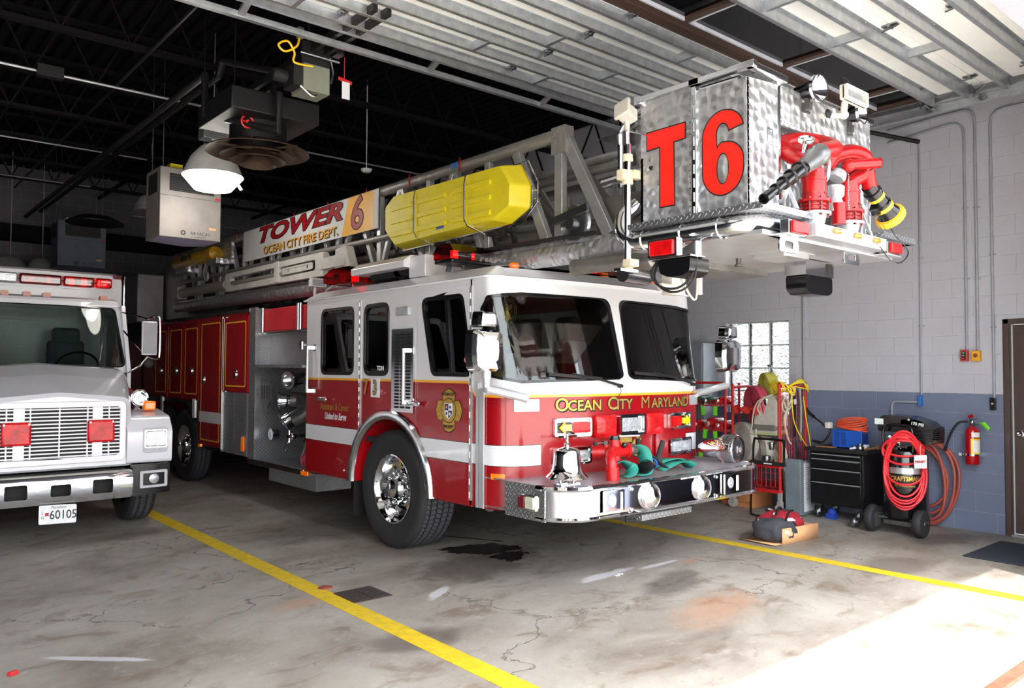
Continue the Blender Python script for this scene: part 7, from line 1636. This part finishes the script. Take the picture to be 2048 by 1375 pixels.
for z in (.25, .54):
    q = MB(); wire(q, lambda u, v, z=z: (v, u, z), 4.97, 5.60, CX0, CX1, .06, .10); q.build('wire_shelf', redm, hcart)
q = MB(); wire(q, lambda u, v: (CX0, u, v), 4.97, 5.60, .30, .52, .06, .08); q.build('wire_side_panel', redm, hcart)
for (x, y) in ((CX0, 4.97), (CX1, 4.97), (CX0, 5.6), (CX1, 5.6)):
    q = MB(); q.lathe([(.055, -.016), (.06, -.01), (.06, .01), (.055, .016)], (x, y, .06), (1, .3, 0), 20); q.bar((x, y, .24), (x, y, .13), .04, .04); q.box(x-.03, x+.03, y-.025, y+.025, .05, .14); q.build('caster', M('caster_grey', (150, 146, 138), .5), hcart)
tag(hose_roll((8.44, 5.33, 1.245), (1, -.55, .12), .035, .235, .11, hosepink, 'hose_roll', 11), 'large pink rolled fire hose on the top of the red cart', 'hose', 'rolled fire hoses on the red carts')
tag(hose_roll((8.62, 5.28, 1.475), (1, -.7, .1), .03, .165, .13, hoseyel, 'hose_roll', 8, end=False), 'olive yellow rolled hose on top of the pink roll', 'hose', 'rolled fire hoses on the red carts')
tag(hose_roll((8.38, 5.47, .80), (1, -.45, 0), .03, .24, .10, hosegrey, 'hose_roll', 11, end=False), 'grey rolled hose behind the chrome siren, furthest left on the red cart', 'hose', 'rolled fire hoses on the red carts')
tag(hose_roll((8.44, 5.24, .73), (1, -.5, 0), .03, .165, .12, hosegrey, 'hose_roll', 10, end=True), 'grey rolled hose on the lower shelf, seen through the black hand truck', 'hose', 'rolled fire hoses on the red carts')
tag(hose_roll((8.44, 5.03, .69), (1, -.5, 0), .03, .125, .05, M('hose_pale_green', (170, 176, 150), .8), 'hose_roll', 6, end=False), 'narrow pale green hose roll beside the near end of the red cart', 'hose', 'rolled fire hoses on the red carts')
gb_ = thing('grey_hose_bundle', (8.40, 5.12, .88), 'tall grey hose bundle tied with rope standing on the red cart', 'hose')
q = MB(); prof = fillet([(5.30, .90), (5.26, 1.22), (5.17, 1.35), (5.08, 1.37), (4.99, 1.30), (4.99, .90)], .06)
q.plate(prof, [], FX(8.30), .26); q.build('hose_folds', hosegrey, gb_, bevel=.04, seg=3)
MB().box(8.285, 8.30, 5.0, 5.27, .955, 1.02).box(8.29, 8.575, 4.985, 5.30, .96, 1.01).build('hose_end', M('hose_dark', (104, 100, 94), .6), gb_, bevel=.01); MB().box(8.286, 8.574, 4.99, 5.28, .905, .925).build('pale_binding', M('pale_green_band', (160, 172, 110), .7), gb_)
q = MB(); q.tube(smooth([(8.26, 5.02, 1.36), (8.24, 5.18, 1.30), (8.24, 5.25, 1.16), (8.24, 5.27, 1.0), (8.26, 5.30, .93), (8.26, 5.24, .90), (8.25, 5.22, .97)], 6), .008, 6); q.tube(smooth([(8.26, 5.0, 1.38), (8.25, 5.12, 1.33), (8.25, 5.2, 1.22), (8.25, 5.17, 1.14), (8.25, 5.22, 1.10)], 6), .008, 6); q.build('tie_rope', M('rope', (190, 180, 160), .8), gb_)
tag(strap([(8.24, 5.52, 1.17), (8.26, 5.42, 1.20), (8.26, 5.28, 1.16), (8.30, 5.22, 1.25), (8.34, 5.18, 1.34)], .10, M('red_webbing', (190, 40, 34), .7, 0, .2, 20, .004, 30), 'red_webbing', None, '', th=.02), 'bunched bright red webbing under the pink hose roll', 'strap')
# ropes over the near end
q = MB()
for k in range(7):
    a0 = k*.9; c0 = V((8.40+.02*k, 5.05-.01*k, 1.45+.01*(k % 3))); q.tube([c0+V((.05*math.cos(a+a0), .11*math.cos(a)+.02*math.sin(2*a), .055*math.sin(a+a0*.3)+.02*math.cos(3*a))) for a in [i*PI/12 for i in range(24)]], .0065, 6, closed=True)
for k in range(5): q.tube(smooth([(8.46, 4.95, 1.46), (8.60+.03*k, 4.92, 1.50+.012*k), (8.80, 4.92, 1.51), (8.90, 4.92, 1.46-.015*k), (8.80, 4.90, 1.44), (8.62, 4.93, 1.47)], 5), .0065, 6)
q.tube(smooth([(8.50, 4.92, 1.45), (8.52, 4.91, 1.2), (8.56, 4.91, 1.05), (8.66, 4.90, .90), (8.82, 4.90, .76), (8.90, 4.90, .73), (8.90, 4.91, .85), (8.84, 4.92, 1.1), (8.80, 4.93, 1.35)], 6), .0065, 6)
tag(q.build('yellow_rope', M('rope_yellow', (238, 212, 30), .6)), 'yellow rope tangled over the top of the red cart end and hanging in a loop', 'rope')
q = MB(); q.tube(smooth([(8.62, 4.93, 1.47), (8.60, 4.93, 1.38), (8.50, 4.93, 1.22), (8.38, 4.93, 1.18), (8.33, 4.93, 1.26), (8.40, 4.93, 1.34), (8.46, 4.93, 1.28), (8.40, 4.92, 1.16), (8.38, 4.92, 1.0), (8.44, 4.92, .86), (8.50, 4.92, .80)], 6), .010, 6); q.tube(smooth([(8.58, 4.92, 1.47), (8.50, 4.92, 1.30), (8.40, 4.92, 1.22), (8.36, 4.92, 1.30)], 6), .010, 6); q.tube(smooth([(8.42, 4.92, 1.2), (8.36, 4.92, 1.1), (8.40, 4.92, .95), (8.47, 4.92, .82)], 5), .009, 6)
tag(q.build('grey_rope', M('rope', (190, 180, 160), .8)), 'pale grey knotted rope hanging on the near end of the red cart', 'rope')
q = MB(); q.box(8.56, 8.61, 4.915, 4.93, .88, 1.36); o_ = q.build('black_belt', blackm, bevel=.004); tag(o_, 'black webbing belt hanging on the red wire panel', 'belt'); MB().box(8.565, 8.605, 4.905, 4.915, 1.26, 1.32).build('belt_buckle', whitep, o_)
q = MB(); q.tube(smooth([(8.72, 4.93, 1.46), (8.73, 4.92, 1.2), (8.72, 4.92, .92)], 6), .012, 6); q.tube([V((8.72, 4.92, .87))+V((.018*math.cos(a), 0, .04*math.sin(a))) for a in [i*PI/8 for i in range(16)]], .006, 6, closed=True); tag(q.build('grey_sling', M('rope_grey', (150, 150, 146), .7)), 'grey sling with a steel clip on the red wire panel', 'sling')
q = MB(); q.tube([V((8.60, 4.90, .70))+V((.02*math.cos(a), 0, .05*math.sin(a))) for a in [i*PI/8 for i in range(16)]], .008, 6, closed=True); q.tube([(8.60, 4.92, .88), (8.60, 4.90, .74)], .01, 6); tag(q.build('snap_hook', steel), 'steel snap hook hanging at the bottom of the black belt', 'hook')
# steel pot
q = MB(); q.lathe([(.075, 0), (.078, .01), (.078, .13), (.06, .15), (.02, .16), (.012, .17), (.012, .24), (.03, .25), (.022, .265), (0, .27)], (8.84, 5.40, 1.46), n=24); tag(q.build('steel_sprayer', steel), 'small steel tank with a black knob on top of the red cart', 'sprayer')
tag(MB().lathe([(.035, 0), (.04, .01), (.04, .05), (.05, .06), (.05, .10), (.035, .11)], (8.30, 5.12, .56), n=16).build('hose_coupling', steel), 'grey metal hose coupling under the shelf of the red cart', 'coupling')
# extinguisher rack
rk = thing('extinguisher_rack', (8.6, 6.1, 0), 'red wire rack behind the bumper holding small tagged fire extinguishers', 'rack')
q = MB()
for y in (5.72, 6.55):
    for x in (8.36, 8.66): q.cyl((x, y, .05), (x, y, 1.50), .016, n=8)
q.tube([(8.36, 5.72, 1.50), (8.36, 6.55, 1.50)], .016, 8)
q.build('rack_post', redm, rk)
for z in (.60, .90, 1.21):
    q = MB(); wire(q, lambda u, v, z=z: (v, u, z), 5.72, 6.55, 8.36, 8.66, .05, .08); wire(q, lambda u, v: (8.35, u, v), 5.72, 6.55, z, z+.07, .04, .035)
    y = 5.72
    while y < 6.5: q.tube([(8.345, y, z+.07), (8.345, y+.04, z), (8.345, y+.08, z+.07)], .003, 4); y += .08
    q.build('wire_shelf', redm, rk)
def exting(y, z, r, L, mat, lab):
    e = thing('fire_extinguisher', (8.50, y, z), lab, 'fire extinguisher', 'tagged extinguishers on the red rack')
    MB().lathe([(.0, -.02), (r*.7, 0), (r, .05), (r, L-.05), (r*.7, L-.01), (r*.3, L), (r*.3, L+.02)], (8.34+L, y, z+r), (-1, 0.0, .0), 20).build('cylinder', mat, e)
    MB().lathe([(r*.45, 0), (r*.5, .02), (r*.3, .03), (0, .03)], (8.34-.02, y, z+r), (-1, 0, 0), 14).build('valve', M('valve_grey', (200, 196, 190), .35, .6), e)
    q = MB(); q.bar((8.30, y, z+r+.01), (8.24, y-.02, z+r-.05), .02, .014); q.bar((8.30, y, z+r-.01), (8.25, y+.03, z+r-.07), .02, .012); q.build('handle', redm if mat is redp else steel, e)
    MB().cbox((8.225, y-.03, z+r-.12), (.004, .055, .11), Matrix.Rotation(random.uniform(-.15, .35), 3, 'X')).build('tag', MATS['green_tag'], e)
    return e
exting(5.80, 1.225, .055, .28, redp, 'red extinguisher at the top right of the rack, nearest the pink hose')
exting(5.98, 1.225, .05, .28, M('bottle_green', (24, 66, 46), .3, 0, .1, coat=.3), 'dark green cylinder on the top shelf of the red rack')
exting(6.14, 1.24, .05, .28, MATS['bottle_green'], 'second dark green cylinder on the top shelf, further left')
exting(5.80, .915, .06, .28, redp, 'red extinguisher on the middle shelf nearest the hose cart')
exting(5.95, .915, .075, .30, redp, 'large red extinguisher in the centre of the middle shelf')
exting(6.14, .915, .06, .28, redp, 'red extinguisher at the left of the middle shelf, next to the truck cab')
exting(5.80, .615, .065, .28, redp, 'red extinguisher on the lower shelf just behind the siren')
exting(6.02, .615, .085, .30, redp, 'biggest red extinguisher on the lower shelf by the truck corner')
# ================================================================== UNDER THE CEILING
def ray_at(px, py, d): return CP+(_f+_r*((px-1024)/F_PX)-_u*((py-687.5)/F_PX))*d
enamel = M('white_enamel', (206, 206, 204), .35)
lampglow = M('lamp_lens_lit', (255, 250, 240), .3, emit=9)
# high bay lamp
c = ray_at(426, 352, 8.9); lx, ly, lz = c
LM = thing('high_bay_lamp', (lx, ly, lz-.12), 'large white dome high bay lamp, lit, hanging between the two trucks', 'lamp')
q = MB(); R_ = .325
q.lathe([(R_, 0), (R_*.985, .01), (R_*.88, .10), (R_*.74, .20), (R_*.52, .29), (R_*.38, .33), (.10, .345), (0, .345)], (lx, ly, lz), n=40); q.build('dome', enamel, LM, ang=30)
q = MB(); q.lathe([(R_*.98, -.002), (R_*1.01, -.006), (R_*.62, -.155), (R_*.3, -.175), (0, -.178)], (lx, ly, lz), n=40); q.build('diffuser', lampglow, LM)
q = MB(); q.box(lx-.14, lx+.14, ly-.09, ly+.09, lz+.40, lz+.55); q.cyl((lx, ly, lz+.34), (lx, ly, lz+.41), .05); q.cyl((lx, ly, lz+.55), (lx, ly, ZC-.008), .008, n=6); q.build('ballast_box', galv, LM, bevel=.006)
q = MB(); q.bar((lx+R_*.8, ly, lz-.02), (lx+R_*.95, ly-.05, lz-.12), .03, .03); q.build('latch', enamel, LM)
pl = bpy.data.lights.new('lamp_glow', 'POINT'); pl.energy = 22; pl.shadow_soft_size = .25; pl.color = (1, .93, .84); po = bpy.data.objects.new('lamp_glow', pl); COL.objects.link(po); po.parent = LM; po.location = (0, 0, -.14)
# air filter units
def airvac(px0, px1, pyt, pyb, wd, lab, bright=True):
    d_ = wd*F_PX/(px1-px0)*.72
    a = ray_at(px0, pyb, d_); y = a.y; x0_ = a.x; b_ = at(px1, pyb, Y=y); t_ = at(px0, pyt, Y=y); x1_ = b_.x; z0_, z1_ = a.z, t_.z; dp = .75*(x1_-x0_)
    e = thing('air_cleaner', ((x0_+x1_)/2, y+dp/2, z0_), lab, 'air cleaner')
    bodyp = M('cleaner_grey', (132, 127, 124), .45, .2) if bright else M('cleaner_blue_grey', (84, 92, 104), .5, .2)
    MB().box(x0_, x1_, y, y+dp, z0_+.03, z1_).build('case', bodyp, e, bevel=.008)
    h = z1_-z0_; w_ = x1_-x0_
    q = MB(); q.plate([(x0_+.15*w_, z1_-.32*h), (x1_-.12*w_, z1_-.32*h), (x1_-.12*w_, z1_-.08*h), (x0_+.15*w_, z1_-.08*h)], [], FY(y), -.004); 
    q.build('intake', blackm, e); q = MB()
    for i in range(7): q.box(x0_+.16*w_, x1_-.13*w_, y-.012, y-.004, z1_-.31*h+i*.032*h, z1_-.30*h+i*.032*h)
    q.build('intake_slats', M('slat_dark', (40, 40, 44), .5), e); MB().box(x0_-.003, x0_, y+.1, y+dp-.1, z1_-.34*h, z1_-.06*h).build('side_intake', blackm, e)
    MB().box(x0_-.001, x1_+.001, y-.003, y, z1_-.392*h, z1_-.388*h).build('panel_seam', blackm, e)
    q = MB(); q.add([(x0_+.02, y+.02, z0_+.03), (x1_-.02, y+.02, z0_+.03), (x1_-.02, y+dp-.02, z0_+.03), (x0_+.02, y+dp-.02, z0_+.03), ((x0_+x1_)/2, y+dp/2, z0_-.03)], [(0, 1, 4), (1, 2, 4), (2, 3, 4), (3, 0, 4)]); q.build('outlet_grille', M('outlet_blue', (150, 150, 176), .5), e)
    q = MB(); lx_, lz_ = x0_+.38*w_, z0_+.115*h; rr = .042*w_
    q.plate([(lx_+rr*math.cos(a), lz_+rr*math.sin(a)) for a in [i*PI/10 for i in range(20)]], [circ(lx_, lz_, rr*.45, 10)], FY(y), -.003)
    paint_text(q, 'AIR VAC-911', .07*w_*1.1, lambda u, v, w: (x0_+.665*w_+u, y-.001-w, lz_+v), .002, xs=.8); paint_text(q, 'Engine Exhaust Removal System', .02*w_, lambda u, v, w: (x0_+.63*w_+u, y-.001-w, lz_-.055*w_+v), .001)
    q.build('case_lettering', M('logo_ink', (40, 38, 38), .5), e, sm=False)
    MB().box(x1_-.10*w_, x1_-.02*w_, y-.003, y, z1_-.375*h, z1_-.35*h).build('red_label', redm, e); MB().box(x1_-.20*w_, x1_-.08*w_, y-.003, y, z0_+.19*h, z0_+.22*h).build('orange_label', M('label_orange', (220, 160, 110), .5), e)
    q = MB()
    for x in (x0_+.05, x1_-.05):
        for yy in (y+.06, y+dp-.06): q.cyl((x, yy, z1_), (x, yy, ZC-.008), .006, n=6)
    build_each(q, 'hanging_rod', steel, e); MB().box(x0_+.2*w_, x0_+.4*w_, y+.1, y+.3, z1_, z1_+.07).build('junction_box', yellowp if bright else enamel, e)
    return e
airvac(318, 441, 330, 476, 1.0, 'large pale grey air cleaner box with a round arrow logo, hanging behind the lit lamp')
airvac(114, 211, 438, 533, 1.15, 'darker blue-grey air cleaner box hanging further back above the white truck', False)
# unit heater with round cone diffuser
c = ray_at(516, 300, 7.5); hx, hy, hz = c
HT = thing('unit_heater', (hx, hy, hz-.1), 'black ceiling heater with a round stepped cone diffuser and black pipes', 'heater')
rustb = M('heater_brown', (74, 56, 44), .55, .2, .25, 12)
q = MB(); q.box(hx-.42, hx+.42, hy-.42, hy+.42, hz+.22, hz+.42); q.lathe([(.26, .04), (.26, .24)], (hx, hy, hz), n=32, caps=False); q.build('heater_case', M('heater_black', (20, 20, 22), .5, .2), HT, bevel=.01)
for r0_, r1_, z0_, z1_ in ((.26, .47, .06, -.02), (.20, .34, .0, -.06), (.14, .25, -.03, -.10), (.08, .16, -.06, -.14)):
    MB().lathe([(r0_, z0_), (r1_, z1_), (r1_+.004, z1_-.012), (r0_, z0_-.008)], (hx, hy, hz), n=40, caps=False).build('diffuser_cone', rustb, HT)
q = MB()
for i in range(6):
    a = i*PI/3; q.bar((hx+.06*math.cos(a), hy+.06*math.sin(a), hz-.0), (hx+.44*math.cos(a), hy+.44*math.sin(a), hz+.0), .006, .02)
q.build('diffuser_rib', rustb, HT); q = MB()
for sx_s in (-.38, .38):
    for sy_s in (-.38, .38): q.cyl((hx+sx_s, hy+sy_s, hz+.42), (hx+sx_s, hy+sy_s, ZC-.008), .006, n=6)
build_each(q, 'hanging_rod', ceilj, HT)
pipeb = M('black_pipe_paint', (26, 26, 28), .45)
p1 = ray_at(410, 150, 7.6); p2 = ray_at(410, 228, 7.45); p3 = ray_at(558, 262, 7.1); p0 = V((p1.x, 17.0, p1.z))
q = MB(); q.tube([p0, p1+V((0, .08, 0)), p1, p1-V((0, 0, .08)), p2+V((0, 0, .05)), p2, p2+(p3-p2)*.1, p3, p3+V((0, 0, .35))], .035, 10); tag(q.build('heater_supply_pipe', pipeb, origin=p1), 'black pipe dropping beside the heater to its red valve wheel', 'pipe')
vp = lerp(p2, p3, .55); MB().tube([vp+V((0, -.06, 0))+V((.055*math.cos(a), 0, .055*math.sin(a))) for a in [i*PI/8 for i in range(16)]], .010, 6, closed=True).cyl(vp, vp+V((0, -.07, 0)), .018, n=8).bar(vp+V((-.05, -.06, 0)), vp+V((.05, -.06, 0)), .012, .008).build('valve_wheel', redm, HT)
p1 = ray_at(446, 122, 7.9); p4 = ray_at(548, 142, 7.6); p5 = ray_at(548, 200, 7.5); p0 = V((p1.x, 17.0, p1.z-.12))
q = MB(); q.tube([p0, p1+V((0, .3, -.12)), p1+V((0, .1, -.12)), p1, p1+(p4-p1)*.1, p4, p5], .035, 10); tag(q.build('heater_return_pipe', pipeb, origin=p1), 'black pipe arching over the heater, right of the pipe with the red valve', 'pipe')
# second, farther heater silhouette over the white truck
tag(MB().lathe([(.26, .1), (.45, 0), (.45, -.02), (.2, .06)], tuple(ray_at(190, 445, 13.5)), n=30).build('far_heater_cone', M('heater_black', (20, 20, 22), .5)), 'dark round heater diffuser far back above the air cleaner', 'heater')
# door operator
c = at(632, 155, Z=4.12); ox, oy, oz = c
OP = thing('door_operator', (ox, oy, oz-.13), 'grey-green box door opener motor hanging from a rail under the ceiling', 'motor')
opg = M('operator_green', (118, 122, 108), .5)
MB().box(ox-.12, ox+.12, oy-.02, oy+.22, oz-.13, oz+.10).build('motor_case', opg, OP, bevel=.006)
q = MB(); q.box(ox-.20, ox-.12, oy, oy+.2, oz-.10, oz+.08); q.lathe([(.05, 0), (.055, .02), (.055, .10), (.04, .12)], (ox-.22, oy+.1, oz-.02), (-1, 0, 0), 14); q.build('motor', blackm, OP)
q = MB(); q.box(ox-.04, ox+.0, oy-1.0, oy+2.2, oz+.22, oz+.28); q.box(ox+.08, ox+.12, oy-1.0, oy+2.2, oz+.22, oz+.28); q.box(ox-.12, ox+.14, oy+.02, oy+.06, oz+.10, oz+.3); q.cyl((ox-.02, oy+.1, oz+.25), (ox-.02, oy+.1, ZC-.008), .012, n=6); q.build('operator_rail', pipeb, OP)
q = MB(); q.cyl((ox-.16, oy-.03, oz+.17), (ox+.2, oy-.03, oz+.17), .012, n=8); q.tube(smooth([(ox+.13, oy, oz+.2), (ox+.16, oy, oz+.08), (ox+.14, oy, oz-.02)], 4), .01, 6); q.tube(smooth([(ox-.14, oy, oz-.1), (ox-.05, oy-.02, oz-.17), (ox+.0, oy-.02, oz-.16)], 4), .012, 6); q.build('drive_shaft', steel, OP)
q = MB(); q.tube(smooth([(ox-.18, oy-.05, oz+.28), (ox-.20, oy-.05, oz+.20), (ox-.30, oy-.05, oz+.13), (ox-.36, oy-.05, oz+.17), (ox-.28, oy-.05, oz+.22), (ox-.22, oy-.05, oz+.14), (ox-.22, oy-.05, oz+.06), (ox-.05, oy-.04, oz+.07)], 6), .009, 6); q.build('power_cord', M('cord_yellow', (238, 190, 20), .5), OP)
tag(MB().box(ox-.20, ox-.15, oy-.08, oy-.03, oz+.27, oz+.36).build('ceiling_socket', galv, bevel=.004), 'metal socket box holding the yellow cord plug', 'socket')
q = MB(); q.cyl((ox+.24, oy-.05, oz+.22), (ox+.24, oy-.05, oz+.02), .004, n=5); q.build('pull_cord', redm, OP)
tg = MB().cbox((ox+.245, oy-.055, oz+.015), (.13, .004, .03), Matrix.Rotation(.15, 3, 'Y')).build('red_tag', redm, OP); MB().cbox((ox+.25, oy-.06, oz-.07), (.075, .003, .15)).build('white_tag', whitep, OP, bevel=.001)
MB().box(ox+.15, ox+.22, oy-.08, oy+.02, oz+.22, oz+.28).build('release_bracket', steel, OP)
# conduits and boxes on the joists
cz = M('bare_conduit', (200, 200, 204), .3, .8)
def emt(y, z, x0_, x1_, lab, r=.013, mt_=None):
    q = MB(); q.tube([(x0_, y, z), (x1_, y, z)], r, 6); return tag(q.build('ceiling_conduit', mt_ or cz), lab, 'conduit')
emt(9.33, 4.72, -2, 4.1, 'bright steel conduit crossing under the joists nearest the heater', .016)
jb = at(100, 148, Y=9.30); q = MB(); q.box(jb.x-.12, jb.x+.12, 9.25, 9.35, 4.66, 4.78); tag(q.build('ceiling_junction_box', pipeb), 'dark junction box in the middle of the nearest ceiling conduit', 'junction box')
emt(12.2, 4.70, -2, 3.4, 'steel conduit under the middle joists, above the white truck', .012)
emt(14.66, 4.70, -2, 3.2, 'farthest thin steel conduit above the white truck', .012)
emt(12.9, 3.98, 3.4, 9.0, 'thin grey conduit crossing behind the pale air cleaner', .010, M('dim_conduit', (110, 110, 112), .5))
emt(9.6, 4.5, 4.3, 9.0, 'grey conduit above the ladder sign leading right from the heater', .012, MATS['dim_conduit'])
q = MB(); q.tube([(2.3, 5.0, 4.78), (2.3, 16, 4.78)], .018, 6); tag(q.build('sprinkler_pipe', pipeb), 'long dark pipe running from front to back under the joists', 'pipe')
sd = ray_at(733, 338, 10.5); tag(MB().lathe([(.0, -.05), (.05, -.045), (.07, -.02), (.075, 0), (0, .02)], sd, n=18).cyl(sd, (sd.x, sd.y, ZC-.008), .006, n=6).build('smoke_detector', enamel), 'small round white smoke detector above the ladder sign', 'smoke detector')
def far_lamp(px, py, d, lab):
    p_ = ray_at(px, py, d); q = MB(); q.lathe([(.28, 0), (.24, .14), (.16, .26), (.06, .30), (0, .30)], p_, n=24); q.cyl(p_+V((0, 0, .3)), (p_.x, p_.y, ZC-.008), .008, n=6)
    tag(q.build('unlit_lamp', M('dim_enamel', (150, 150, 150), .5)), lab, 'lamp')
far_lamp(20, 545, 14, 'unlit dome lamp far back at the left edge, just above the white truck roof')
far_lamp(84, 548, 14.5, 'unlit dome lamp far back, second from the left edge')
far_lamp(302, 424, 13.5, 'unlit dome lamp mostly hidden behind the pale grey air cleaner')
# small litter on the floor
q = MB(); q.cbox(at(26, 1345, Z=.012), (.045, .03, .02), Matrix.Rotation(.5, 3, 'Z')); tag(q.build('red_scrap', redm, bevel=.003), 'small red plastic scrap on the floor at the lower left', 'scrap')
q = MB(); p_ = at(1236, 1048, Z=.006)
for k in range(5):
    a = k*1.25; q.add([p_, p_+V((.05*math.cos(a-.3), .05*math.sin(a-.3), .01)), p_+V((.07*math.cos(a), .07*math.sin(a), .004)), p_+V((.05*math.cos(a+.3), .05*math.sin(a+.3), .012))], [(0, 1, 2, 3)])
tag(q.build('dry_leaf', M('leaf', (150, 138, 70), .7), recalc=False), 'dry yellow-green leaf on the floor under the chrome bumper', 'leaf')
q = MB(); q.cbox(at(1234, 1149, Z=.006), (.05, .03, .008)); q.cbox(at(1240, 1146, Z=.006), (.02, .05, .008)); tag(q.build('paper_scrap', whitep), 'white paper scrap on the concrete left of the cardboard tray', 'scrap')
# nothing may hang deeper than thing > part > sub-part
for o in list(bpy.data.objects):
    def dep(x):
        n_ = 0
        while x.parent: x = x.parent; n_ += 1
        return n_
    while dep(o) > 2:
        g = o.parent; o.location = o.location+g.location; o.parent = g.parent
